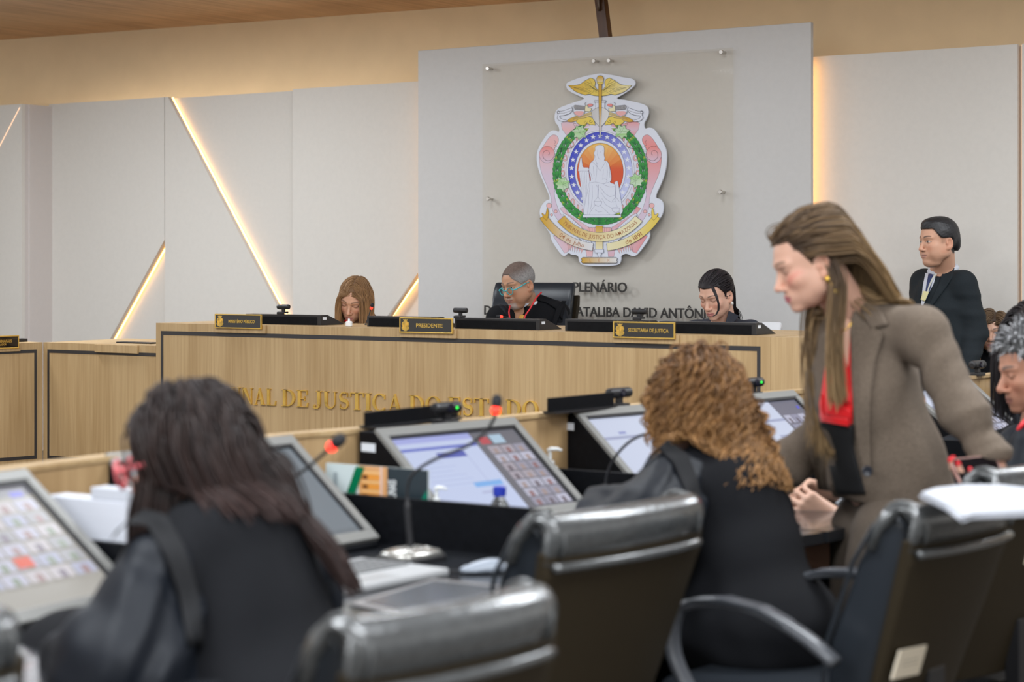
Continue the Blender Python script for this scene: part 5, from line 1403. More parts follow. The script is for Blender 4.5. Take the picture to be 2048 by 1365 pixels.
# ---------------------------------------------------------------- standing man in a dark suit
def make_standing():
    o = dict(skin=(.60, .335, .225), jaw=1.15, nose=1.05, full=1, eyes='open', brow=(.03, .02, .015), browth=1.2, scalp=(.012, .011, .012), hairline=.064, recede=.045, lipc=(.48, .24, .19), wide=1.04, stubble=.12, gaze=-.3)
    H = frame_from_eyes(1848.5, 484, 9.0, (-.92, -.38, -.06), 0, .92)
    nb = wv(1885, 545, 9.12); f2 = (-.80, -.60)
    J = skel(nb, wv(1893, 745, 9.15), f2, sw=.175, drop=.045)
    J['SL'] = wv(1928, 566, 9.02); J['SR'] = wv(1850, 562, 9.22)
    J['EL'] = wv(1952, 665, 8.99); J['WL'] = wv(1932, 755, 8.90); J['ER'] = wv(1846, 665, 9.20); J['WR'] = wv(1850, 740, 9.05)
    for a, dx in (('R', -18), ('L', 22)):
        J['H' + a] = wv(1893 + dx, 770, 9.15); J['K' + a] = wv(1893 + dx, 950, 9.13); J['A' + a] = np.array([J['K' + a][0], 9.17, .09])
    off = (nb[0], nb[1], 0); p = person('man in a dark suit and blue tie standing by the right wall panel', off)
    hd = dict(wrist=J['WL'], dirv=(-.1, -.1, -1), palmn=(-.6, .8, 0), s=.92, curl=(.4, .4, .45, .5), right=False)
    body_mesh(p, H, o, J, off=off, hands=[hd], fine_extra=[(J['WL'] + np.array([0, 0, -.09]), .10, .006)]); f, r = J['f'], J['r']
    def jk(fl):
        fl.chain([nb - UP * .11, J['chest'] + f * .01, J['belly'] + f * .035, J['pelvis'] + f * .005], [.100, .150, .158, .150], .05, n=f, flat=.80)
        for a in 'RL':
            fl.cap(nb - UP * .040 - f * .015, J['S' + a] - UP * .01, .055, .054, .04); fl.cap(J['S' + a] - UP * .01, J['E' + a], .062, .055, .03, fold=pleat(UP, 60, .0035, 1)); fl.cap(J['E' + a], J['W' + a] + UP * .02, .053, .043, .02, fold=pleat(UP, 70, .003, 2))
        fl.cap(J['pelvis'] + f * .01, J['pelvis'] - UP * .13, .150, .160, .03, n=f, flat=.8)
        fl.addf(wr(20, .006, 7))
        fl.cap(J['WL'] - UP * .01, J['WL'] - UP * .2, .045, .06, .004, op='s')
    lo = np.minimum(J['pelvis'], nb) - .42; hi = nb + .35; lo[2] = J['pelvis'][2] - .2
    jk_ = cloth(p, 'suit_jacket', jk, lo, hi, .008, M_SUIT, off)
    def tr(fl):
        for a in 'RL': fl.cap(J['H' + a] + UP * .03, J['K' + a], .100, .075, .03); fl.cap(J['K' + a], J['A' + a] - UP * .03, .075, .062, .02)
        fl.addf(wr(20, .004, 2))
    cloth(p, 'trousers', tr, np.array([nb[0] - .3, nb[1] - .3, 0.03]), np.array([nb[0] + .3, nb[1] + .3, J['pelvis'][2] + .1]), .014, M_SUIT, off)
    pale = mat('pale_shirt', (.58, .61, .68), .7)
    def collar(fl):
        for i in range(12):
            q = lambda a: nb + UP * (.012 + .016 * math.cos(a)) + r * .060 * math.sin(a) - f * (.056 * math.cos(a) + .004)
            fl.cap(q(2 * math.pi * i / 12), q(2 * math.pi * (i + 1) / 12), .015, .015, .006)
    cloth(p, 'shirt_collar', collar, nb - .12, nb + .12, .006, pale, off)
    strip_on(p, jk_, [(1851, 546), (1846, 570), (1843, 595), (1842, 612)], [(1872, 548), (1868, 566), (1856, 590), (1846, 612)], off, 'shirt_front', pale, thick=.002, lift=.001, mm=8)
    strip_on(p, jk_, [(1858, 540), (1856, 552), (1852, 575), (1848, 600)], [(1871, 540), (1866, 552), (1862, 575), (1853, 600)], off, 'tie', mat('blue_tie', (.010, .024, .10), .5), thick=.004, lift=.006)
    strip_on(p, jk_, [(1900, 530), (1884, 549), (1876, 572), (1862, 602), (1848, 625)], [(1909, 537), (1904, 556), (1893, 574), (1866, 610), (1850, 628)], off, 'lapel', M_SUIT, thick=.004, lift=.004, n=20)
    strip_on(p, jk_, [(1838, 560), (1834, 580), (1834, 604), (1840, 622)], [(1850, 549), (1844, 575), (1841, 600), (1843, 622)], off, 'lapel', M_SUIT, thick=.003, lift=.003)
    strip_on(p, jk_, [(1877, 538), (1864, 556), (1857, 572), (1853, 586)], [(1880, 541), (1867, 558), (1860, 573), (1856, 587)], off, 'lanyard', mat('lanyard', (.5, .5, .45), .6), thick=.002, lift=.011)
    strip_on(p, jk_, [(1846, 582), (1844, 590), (1841, 600)], [(1858, 584), (1855, 592), (1850, 603)], off, 'badge', mat('badge_yellow', (.65, .60, .30), .4), thick=.002, lift=.013)
    def bulk(x, y, z, d): 
        d = smin(d, ell_d(x, y, z, (0, .030, .088), (.058, .055, .030)), .02); return smin(d, ell_d(x, y, z, (0, -.085, -.015), (.055, .030, .055)), .02)
    o2 = dict(o); o2['bulk'] = bulk; o2['hnoise'] = .0007
    P, Q = scalp_cap(H, o2, .0035, .007, dict(hairline=.064, recede=.050)); mesh_obj('hair', P, Q, mat('black_hair', (.012, .012, .014), .5), p, smooth=1, off=off)
make_standing()
# ---------------------------------------------------------------- leaning woman in a taupe jacket
def make_leaning():
    o = dict(skin=(.66, .385, .28), fem=1, blush=.75, brow=(.13, .075, .045), browth=1.1, shadow=(.25, .13, .09), lipc=(.50, .13, .16), nose=.98, wide=.98, lash=(.02, .012, .01), lip=1.1)
    H = frame_from_eyes(1563, 546, 4.93, (-.93, -.08, -.34), 0, .97)
    nb = wv(1700, 632, 5.02); f2 = (-.84, -.54)
    J = skel(nb, wv(1800, 1060, 5.06), f2, sw=.17)
    J['SL'] = wv(1846, 668, 4.88); J['SR'] = wv(1668, 690, 5.20); J['EL'] = wv(1930, 825, 4.80); J['WL'] = wv(1992, 935, 4.74)
    J['ER'] = wv(1668, 872, 5.30); J['WR'] = wv(1580, 925, 5.22)
    J['HL'] = wv(1812, 1090, 4.98); J['HR'] = wv(1770, 1090, 5.16); J['KL'] = wv(1735, 1360, 4.90); J['KR'] = wv(1725, 1330, 5.10)
    J['AL'] = np.array([J['KL'][0] + .04, 4.98, .09]); J['AR'] = np.array([J['KR'][0] + .03, 5.14, .09])
    off = (nb[0], nb[1], 0); p = person('standing woman in a taupe jacket and red blouse leaning forward with a phone', off)
    hd = dict(wrist=wv(2022, 958, 4.71), dirv=(-.92, -.18, -.10), palmn=(.12, -.12, 1), s=.95, curl=(.55, .5, .5, .5), thumb=.8, right=False)
    red = np.array([.62, .01, .02])
    def bc(P, c):
        for tp in TIPS:
            m = (np.linalg.norm(P - np.array(tp[0]), axis=1) < .0135) & (((P - np.array(tp[0])) @ np.array(tp[1])) > -.004); c[m] = red
    TIPS = []
    o['bodycol'] = bc
    # find finger tips first so that the nails can be coloured
    tmp = Field(axis(0, .02, .01), axis(0, .02, .01), axis(0, .02, .01)); TIPS += hand(tmp, **hd)
    body_mesh(p, H, o, J, off=off, res=.0032, hands=[hd], fine_extra=[(wv(1960, 958, 4.68), .13, .0035)])
    f, r = J['f'], J['r']
    ax = (J['WL'] - J['SL']) / np.linalg.norm(J['WL'] - J['SL'])
    def jk(fl):
        fl.chain([nb - UP * .075 + f * .0, J['chest'] + f * .01, J['belly'] + f * .0, J['pelvis'] + UP * .03], [.095, .150, .150, .168], .05, n=f, flat=.80)
        fl.cap(J['pelvis'] + UP * .03, J['pelvis'] - UP * .02 + f * .03, .165, .175, .03, n=f, flat=.78)
        fl.cap(nb - UP * .03 - f * .02, J['SL'], .060, .062, .05); fl.cap(J['SL'] - UP * .005, J['EL'], .064, .060, .04, fold=pleat(ax + UP * .6, 44, .006, 1, .15)); fl.cap(J['EL'], J['WL'] - ax * .015, .064, .050, .04, fold=pleat(ax - UP * .35, 62, .007, 2))
        fl.cap(nb - UP * .035 - f * .02, J['SR'], .055, .060, .04); fl.cap(J['SR'], J['ER'], .066, .062, .03); fl.cap(J['ER'], J['WR'], .062, .054, .03, fold=pleat((1, 0, 0), 55, .005, 2))
        # collar stand
        fl.cap(nb + UP * .010 - f * .055, nb - UP * .010 - r * .055 - f * .02, .020, .018, .02); fl.cap(nb - UP * .010 - r * .055 - f * .02, nb - UP * .06 - r * .06 + f * .05, .018, .012, .02)
        fl.F = smax(fl.F, (.835 + .04 * np.clip((fl.x[:, None, None] - .95) * 2, 0, 1) - fl.z[None, None, :]).astype(f32), .01); fl.addf(wr(13, .019, 17)); fl.addf(wr(36, .004, 3))
        fl.cap(J['WL'] - ax * .01, J['WL'] + ax * .09, .034, .046, .006, op='s')
    lo = np.array([.60, 4.55, .62]); hi = np.array([1.42, 5.60, 1.42])
    jo = cloth(p, 'jacket', jk, lo, hi, .0075, M_TWEED, off)
    # open front: red cowl blouse, black top beneath, lapels on either side
    strip_on(p, jo, [(1664, 640), (1652, 720), (1642, 790), (1638, 835)], [(1702, 655), (1707, 720), (1707, 790), (1704, 850)], off, 'red_blouse', M_REDS, thick=.006, lift=.004, n=24, mm=12)
    for k, (a, b) in enumerate((((1666, 690), (1700, 800)), ((1652, 740), (1702, 832)), ((1642, 800), (1698, 848)))):
        strip_on(p, jo, [(a[0], a[1] - 12), (a[0] + 4, a[1] + (b[1] - a[1]) * .65), (b[0], b[1] - 10)], [(a[0] - 4, a[1] + 8), (a[0] - 1, b[1] + 2 - k * 3), (b[0], b[1] + 6)], off, 'blouse_fold', M_REDS, thick=.010, lift=.010, n=14, mm=6)
    strip_on(p, jo, [(1640, 838), (1646, 880), (1658, 930), (1672, 990)], [(1708, 852), (1708, 900), (1720, 945), (1732, 990)], off, 'black_top', M_BLKTOP, thick=.004, lift=.003, n=16, mm=8)
    strip_on(p, jo, [(1676, 632), (1684, 660), (1688, 700), (1694, 735)], [(1702, 640), (1700, 670), (1698, 700), (1696, 735)], off, 'neck_skin', mat('chest_skin', (.60, .34, .24), .5, sss=.05), thick=.004, lift=.010, n=12, mm=6)
    strip_on(p, jo, [(1708, 606), (1700, 660), (1702, 740), (1706, 820), (1716, 900), (1728, 945)], [(1722, 640), (1768, 668), (1752, 720), (1742, 790), (1740, 860), (1742, 940)], off, 'lapel', M_TWEED, thick=.006, lift=.008, n=28, mm=8)
    strip_on(p, jo, [(1716, 598), (1726, 630), (1740, 658)], [(1748, 594), (1764, 622), (1776, 650)], off, 'collar', M_TWEED, thick=.006, lift=.008, n=12, mm=6)
    strip_on(p, jo, [(1644, 668), (1622, 740), (1608, 800), (1614, 880), (1636, 980)], [(1668, 650), (1654, 730), (1642, 800), (1644, 870), (1668, 985)], off, 'lapel', M_TWEED, thick=.006, lift=.006, n=22, mm=6)
    mb = MB(Matrix.Translation(-Vector(off))); q = wv(1735, 943, 1); 
    hitY = 4.86
    bo = Vector(wv(1735, 943, 4.845)); mb.push(Matrix.Translation(bo) @ Matrix.Rotation(R(90), 4, 'X') @ Matrix.Rotation(R(-20), 4, 'Y')); mb.lathe([(0.001, .0), (.0125, .0), (.014, .003), (.012, .006), (.001, .004)], 20); mb.build('button', mat('dark_button', (.02, .022, .03), .3), p)
    # trousers
    def tr(fl):
        fl.cap(J['pelvis'] + UP * .13, J['pelvis'] + UP * .0, .120, .150, .04, n=f, flat=.8)
        for a in 'LR':
            fl.cap(J['H' + a] + UP * .02 + f * .03, J['K' + a] + f * .0, .125, .088, .04); fl.cap(J['K' + a], J['A' + a] - UP * .03, .088, .085, .03)
        fl.addf(wr(14, .006, 8))
    cloth(p, 'trousers', tr, np.array([.62, 4.68, .04]), np.array([1.30, 5.42, .93]), .012, M_TWEED2, off)
    # earring and necklace
    mb = MB(Matrix.Translation(-Vector(off)) @ HMat(H)); mb.ball((-.083, -.006, -.050), (.006, .008, .010), 10, 8); mb.ball((-.086, -.010, -.068), (.005, .006, .008), 10, 8); mb.ball((-.090, -.014, -.088), (.0085, .0095, .012), 12, 8); mb.build('earring', M_EGOLD, p, smooth=True)['kind'] = 'stuff'
    cord(p, off, [wv(1668, 655, 4.90), wv(1680, 664, 4.87), wv(1694, 658, 4.86), wv(1703, 645, 4.88)], .0018, M_EGOLD, 'necklace')
    # hair: swept back over the near ear, falling in front on the far side
    rnd = random.Random(9); ho = dict(hairline=.068, recede=.048); R_ = scalp_points(H, ho, 1500, rnd, zmin=-.05); rs = np.random.RandomState(2); x, y, z = R_.T
    far = (x > .012)
    keep = ~((~far) & (y > -.01) & (z < .014)); R_ = R_[keep]; x, y, z = R_.T; far = x > .012
    D = np.where(far[:, None], np.stack([.7 + 0 * x, -.9 + 0 * x, .1 + 0 * x], 1), np.stack([-.38 + 0 * x, -1.0 + 0 * x, .10 - .5 * (y < 0)], 1)) + rs.normal(0, .07, R_.shape)
    cols_ = [(nb - UP * .02, J['SL'] + np.array([0, .03, 0]), .062, .064), (nb - UP * .03, J['chest'], .10, .135), (nb - UP * .02, J['SR'], .07, .07)]
    def att(P, D_):   # keep near-side hair behind the ear until it reaches the shoulder
        L = ((P - H['c']) @ H['M']); A = np.zeros_like(D_); m = (L[:, 0] < .01) & (L[:, 1] > -.085) & (L[:, 2] > -.10); A[m] = -H['M'][:, 1] * .55 + UP * .10
        m2 = (L[:, 0] >= .01) & (L[:, 1] > -.02) & (L[:, 2] > -.06); A[m2] = -H['M'][:, 1] * .40
        m3 = (L[:, 0] < .03) & ((L[:, 2] <= -.05) | (L[:, 1] < -.085)); A[m3] = np.array([.20, .16, -.05]); return A
    S = grow(H, R_, D, 40, .0088, cols_, gravity=.50, stiff=.78, headr=1.0, seed=5, jitter=.010, wave=.004, wavef=22, facegap=.058, attract=att)
    # locks hanging from behind the near ear down over the lapel
    n = 120; root = np.tile([-.070, -.030, -.02], (n, 1)) + rs.normal(0, .011, (n, 3)); D2 = np.tile([-.3, -.05, -1.0], (n, 1)) + rs.normal(0, .06, (n, 3))
    S2 = grow(H, root, D2, 40, .0085, [(nb - UP * .03, J['chest'], .10, .15)], gravity=.8, stiff=.8, seed=8, jitter=.012, wave=.006, wavef=18)
    n = 330; root = np.tile([.062, -.030, -.02], (n, 1)) + rs.normal(0, .016, (n, 3)); D3 = np.tile([.1, -.05, -1.0], (n, 1)) + rs.normal(0, .10, (n, 3))
    S3 = grow(H, root, D3, 40, .0118, [], gravity=.9, stiff=.8, seed=9, jitter=.016, wave=.010, wavef=16)
    S = np.concatenate([S, S2, S3], 1)
    P, Q = scalp_cap(H, o, .005, .005, dict(hairline=.072, recede=.05)); c2 = np.tile([.075, .045, .026], (len(P), 1))
    strands_mesh('hair', S, .0023, p, hair_cols([(.075, .046, .028), (.11, .068, .038), (.055, .035, .024), (.17, .105, .055)], (.36, .235, .11), var=.25), off, extra=(P, Q, c2), seed=7, taper=.5)
    # phone
    ph = thing('phone', 'smartphone in a rose-gold case held by the leaning woman', 'phone', tuple(wv(1950, 945, 4.70)))
    A, B_, C_, D_ = [Vector(wv(*q)) for q in ((1889, 964, 4.64), (1930, 926, 4.69), (2014, 914, 4.72), (1984, 955, 4.67))]
    e1 = (D_ - A).normalized(); nn = e1.cross((B_ - A)).normalized(); nn = nn if nn.z > 0 else -nn; e2 = nn.cross(e1).normalized(); e2 = e2 if e2.dot(B_ - A) > 0 else -e2
    M = Matrix.Identity(4)
    for i in range(3): M[i][0] = e1[i]; M[i][1] = e2[i]; M[i][2] = nn[i]
    cc = (A + B_ + C_ + D_) / 4; M.translation = cc - Vector(ph.location)
    mb = MB(M); mb.box(-.062, .062, -.037, .037, -.004, .004); mb.build('case', mat('rose_case', (.36, .19, .16), .4), ph, bevel=.003)
    mb = MB(M); mb.box(-.056, .056, -.032, .032, .0042, .0048); mb.build('screen', mat('dark_glass', (.004, .004, .006), .08), ph)
make_leaning()

M_YOKE = noisy(mat('robe_yoke_cloth', (.014, .0145, .016), .85, spec=.2), 400, .2)
# ---------------------------------------------------------------- curly-haired woman
def make_curly():
    o = dict(skin=(.62, .36, .25), fem=1, brow=(.08, .05, .03))
    H = head_frame(wv(1392, 806, 4.80), (-.86, .45, -.20), 0, .97)
    nb = wv(1432, 905, 4.80); J = skel(nb, wv(1530, 1240, 4.62), (-.78, .62), sw=.17, drop=.055)
    J['ER'] = J['SR'] + np.array([-.12, .08, -.24]); J['WR'] = wv(1500, 1060, 5.15); J['EL'] = wv(1300, 1060, 4.55); J['WL'] = wv(1225, 1080, 4.78)
    off = (nb[0], nb[1], 0); p = person('woman with curly auburn hair in a black robe seen from behind', off)
    body_mesh(p, H, o, J, off=off, res=.005)
    rb = robe(p, off, J, seed=21, h=.009, sw=(.105, .13), ple=85, pa=.009)
    strip_on(p, rb, [(1284, 938), (1318, 900), (1345, 925), (1368, 975), (1385, 1030)], [(1296, 915), (1335, 880), (1375, 908), (1398, 965), (1408, 1030)], off, 'robe_yoke', M_YOKE, thick=.008, lift=.006, n=20)
    rnd = random.Random(12); R_ = scalp_points(H, dict(hairline=.070, recede=.045), 1150, rnd, zmin=-.075); rs = np.random.RandomState(4)
    # nape hair
    nx = rs.uniform(-.06, .06, 260); R2 = np.stack([nx, -.085 + .5 * nx * nx * 10 * .1 + rs.normal(0, .006, 260), rs.uniform(-.07, .0, 260)], 1); R_ = np.concatenate([R_, R2])
    D = R_ - np.array([0, -.014, .02]); D /= np.linalg.norm(D, axis=1)[:, None]; D[:, 2] += .15; D += rs.normal(0, .22, D.shape)
    # hair drifts toward the back right shoulder
    def att(P, D_): A = np.zeros_like(D_); A[:] = np.array([.03, -.02, 0]); return A
    S = grow(H, R_, D, 34, .0058, [(nb - J['r'] * .16 - UP * .05, nb + J['r'] * .16 - UP * .05, .09, .09), (nb, J['chest'], .10, .14)], gravity=.55, stiff=.72, headr=1.00, seed=3, jitter=.09, curl=.0080, curlf=22, facegap=.045, attract=att)
    n = 240; root = np.tile([.035, -.085, -.02], (n, 1)) + rs.normal(0, .022, (n, 3)); Dn = np.tile([.35, -.8, -.2], (n, 1)) + rs.normal(0, .3, (n, 3))
    def att2(P, D_): A = np.zeros_like(D_); A[:] = np.array([.13, -.05, 0]); return A
    S2 = grow(H, root, Dn, 34, .0064, [(nb - J['r'] * .14 - UP * .05, nb + J['r'] * .16 - UP * .05, .085, .085), (nb, J['chest'], .10, .14)], gravity=.8, stiff=.75, seed=6, jitter=.07, curl=.0095, curlf=26, attract=att2)
    S = np.concatenate([S, S2], 1)
    P, Q = scalp_cap(H, o, .006, .016, dict(hairline=.075, recede=.05)); c2 = np.tile([.07, .034, .015], (len(P), 1))
    strands_mesh('hair', S, .0034, p, hair_cols([(.13, .060, .024), (.18, .085, .032), (.08, .037, .016), (.25, .125, .046)], (.37, .195, .075), var=.3), off, extra=(P, Q, c2), seed=9, taper=.6)
make_curly()

# ---------------------------------------------------------------- long-haired woman in the left foreground
def make_left():
    o = dict(skin=(.66, .36, .27), fem=1, brow=(.03, .02, .015))
    H = head_frame(wv(375, 915, 3.50), (-.93, .22, -.22), 0, 1.02)
    nb = wv(425, 1012, 3.50); J = skel(nb, wv(560, 1420, 3.36), (-.84, .54), sw=.175, drop=.05)
    J['SL'] = wv(325, 1150, 3.32) ; J['SR'] = wv(590, 1130, 3.64)
    J['EL'] = wv(248, 1350, 3.25); J['WL'] = wv(180, 1450, 3.38); J['ER'] = wv(560, 1330, 3.85); J['WR'] = wv(400, 1330, 3.95)
    off = (nb[0], nb[1], 0); p = person('woman with long dark hair and pink glasses in a black robe, left foreground', off)
    body_mesh(p, H, o, J, off=off, res=.005)
    rb = robe(p, off, J, seed=31, h=.010, sw=(.100, .140), ple=60, pa=.016)
    strip_on(p, rb, [(218, 1086), (250, 1050), (292, 1050), (330, 1110), (358, 1190), (376, 1290)], [(232, 1062), (285, 1018), (335, 1030), (374, 1100), (398, 1190), (408, 1290)], off, 'robe_yoke', M_YOKE, thick=.008, lift=.006, n=24)
    cord(p, off, [wv(405, 984, 3.44), wv(425, 972, 3.425), wv(447, 962, 3.43), wv(462, 958, 3.46)], .007)
    glasses(p, H, off, (.72, .14, .16), rad=.025, thick=.004)
    rnd = random.Random(13); R_ = scalp_points(H, dict(hairline=.072, recede=.045), 1300, rnd, zmin=-.06); rs = np.random.RandomState(4)
    D = np.stack([np.sign(R_[:, 0]) * .7, -.7 + 0 * R_[:, 0], .12 + 0 * R_[:, 0]], 1) + rs.normal(0, .08, R_.shape)
    def att(P, D_):
        L = (P - H['c']); A = np.zeros_like(D_); m = L[:, 2] < .03; A[m] = np.array([.13, .0, 0]); m2 = L[:, 0] < -.06; A[m2] = np.array([.10, -.02, 0]); return A
    cl = [(nb - J['r'] * .14 - UP * .05, nb + J['r'] * .18 - UP * .07, .085, .085), (nb - UP * .02, J['chest'], .10, .155), (J['chest'], J['pelvis'], .155, .18)]
    S = grow(H, R_, D, 34, .0058, cl, gravity=.5, stiff=.76, headr=.99, seed=3, jitter=.012, wave=.004, wavef=20, facegap=.052, attract=att)
    n = 420; root = np.tile([.010, -.100, -.02], (n, 1)) + rs.normal(0, .017, (n, 3)); Dn = np.tile([.2, -.9, -.3], (n, 1)) + rs.normal(0, .12, (n, 3))
    def att2(P, D_): A = np.zeros_like(D_); A[:] = np.array([.19, -.02, 0]); return A
    S2 = grow(H, root, Dn, 34, .0086, cl, gravity=.8, stiff=.78, seed=6, jitter=.03, wave=.012, wavef=22, attract=att2)
    n = 160; root = np.tile([-.055, .035, -.02], (n, 1)) + rs.normal(0, .016, (n, 3)); Dn = np.tile([-.1, .0, -1.0], (n, 1)) + rs.normal(0, .10, (n, 3))
    S3 = grow(H, root, Dn, 34, .0075, [], gravity=.9, stiff=.8, seed=7, jitter=.02, wave=.006, wavef=22)
    S = np.concatenate([S, S2, S3], 1)
    P, Q = scalp_cap(H, o, .006, .010, dict(hairline=.075, recede=.05)); c2 = np.tile([.014, .010, .010], (len(P), 1))
    strands_mesh('hair', S, .0026, p, hair_cols([(.010, .007, .007), (.016, .011, .010), (.022, .014, .012)], (.036, .015, .012), var=.3), off, extra=(P, Q, c2), seed=9, taper=.5)
make_left()

# ---------------------------------------------------------------- grey-haired man, right edge
def make_grey():
    o = dict(skin=(.60, .30, .20), jaw=1.05, nose=1.2, brow=(.10, .085, .075), browth=1.5, scalp=(.20, .20, .20), hairline=.066, recede=.05, lipc=(.42, .18, .15), stubble=.2)
    H = frame_from_eyes(2012, 752, 5.60, (-.96, -.12, -.22), 0, 1.0)
    nb = wv(2078, 872, 5.66); J = skel(nb, wv(2110, 1140, 5.6), (-.85, .3), sw=.18, drop=.03)
    J['SL'] = wv(2070, 900, 5.50); J['SR'] = wv(2040, 900, 5.85); J['EL'] = wv(2040, 1040, 5.45); J['WL'] = wv(1990, 1070, 5.65); J['ER'] = wv(2010, 1020, 5.95); J['WR'] = wv(1965, 1050, 5.9)
    off = (nb[0], nb[1], 0); p = person('grey-haired man in a black robe at the right edge of the picture', off)
    body_mesh(p, H, o, J, off=off, res=.0035)
    robe(p, off, J, seed=41, sw=(.10, .12))
    cord(p, off, [wv(2036, 862, 5.50), wv(2044, 850, 5.50), wv(2056, 838, 5.52)], .007)
    rnd = random.Random(3); R_ = scalp_points(H, dict(hairline=.066, recede=.05), 900, rnd, zmin=-.05); rs = np.random.RandomState(4)
    D = np.stack([R_[:, 0] * 6, -1.2 + 0 * R_[:, 0], .0 + 0 * R_[:, 0]], 1) + rs.normal(0, .15, R_.shape)
    S = grow(H, R_, D, 7, .007, [], gravity=.5, stiff=.8, headr=1.02, seed=3, jitter=.05, curl=.003, curlf=30)
    P, Q = scalp_cap(H, o, .005, .009, dict(hairline=.066, recede=.05)); c2 = np.tile([.10, .10, .10], (len(P), 1))
    strands_mesh('hair', S, .0026, p, hair_cols([(.14, .14, .145), (.30, .30, .31), (.05, .05, .052), (.42, .42, .43)], var=.3), off, extra=(P, Q, c2), seed=9)
make_grey()
# ---------------------------------------------------------------- dark-haired woman bowing her head, right edge
def make_bowed():
    o = dict(skin=(.55, .30, .20), fem=1, brow=(.02, .015, .012))
    H = frame_from_eyes(2038, 706, 6.60, (-.80, -.38, -.46), 0, 1.0)
    nb = wv(2113, 780, 6.72); J = skel(nb, wv(2150, 1000, 6.8), (-.85, .1), sw=.17)
    off = (nb[0], nb[1], 0); p = person('dark-haired woman bowing her head behind the grey-haired man', off)
    body_mesh(p, H, o, J, off=off, res=.004); robe(p, off, J, seed=51)
    rnd = random.Random(4); R_ = scalp_points(H, dict(hairline=.072, recede=.05), 800, rnd, zmin=-.05); sg = np.sign(R_[:, 0]); D = np.stack([sg * .9, -.2 + 0 * sg, .2 + 0 * sg], 1) + np.random.RandomState(1).normal(0, .1, R_.shape)
    S = grow(H, R_, D, 26, .0125, [(nb - J['r'] * .15 - UP * .05, nb + J['r'] * .15 - UP * .05, .08, .08)], gravity=.7, stiff=.74, headr=1.06, seed=2, jitter=.01, facegap=.050)
    P, Q = scalp_cap(H, o, .006, .010, dict(hairline=.075, recede=.05)); c2 = np.tile([.012, .009, .009], (len(P), 1))
    strands_mesh('hair', S, .0032, p, hair_cols([(.012, .009, .010), (.022, .016, .016)], var=.3), off, extra=(P, Q, c2), seed=9)
make_bowed()
# ---------------------------------------------------------------- seated woman by the right wall
def make_far():
    o = dict(skin=(.62, .36, .25), fem=1, brow=(.06, .04, .03), eyes='open', gaze=-.5, lipc=(.50, .20, .17), lashw=1, browth=1.1)
    H = frame_from_eyes(1981.5, 667, 9.10, (-.32, -.94, -.02), 0, .80)
    nb = wv(1996, 712, 9.2); J = skel(nb, wv(2000, 880, 9.25), (-.3, -.95), sw=.14, drop=.03)
    off = (nb[0], nb[1], 0); p = person('woman with shoulder-length brown hair seated below the standing man', off)
    body_mesh(p, H, o, J, off=off, res=.0026); robe(p, off, J, seed=61, sw=(.08, .1))
    rnd = random.Random(4); R_ = np.concatenate([scalp_points(H, dict(hairline=.056, recede=.042), 1000, rnd, zmin=-.05), part_roots(400, -.02)]); sg = np.sign(R_[:, 0] + .02); D = np.stack([sg * .8, -.1 + 0 * sg, .25 + 0 * sg], 1) + np.random.RandomState(1).normal(0, .12, R_.shape)
    S = grow(H, R_, D, 22, .0115, [(nb - J['r'] * .12 - UP * .03, nb + J['r'] * .12 - UP * .03, .065, .065)], gravity=.6, stiff=.72, headr=1.04, seed=2, jitter=.02, facegap=.052, wave=.004, wavef=30)
    P, Q = scalp_cap(H, o, .005, .007, dict(hairline=.066, recede=.05)); c2 = np.tile([.05, .03, .018], (len(P), 1))
    strands_mesh('hair', S, .0020, p, hair_cols([(.085, .05, .028), (.13, .08, .042)], (.36, .22, .11), var=.2), off, extra=(P, Q, c2), seed=9)
make_far()
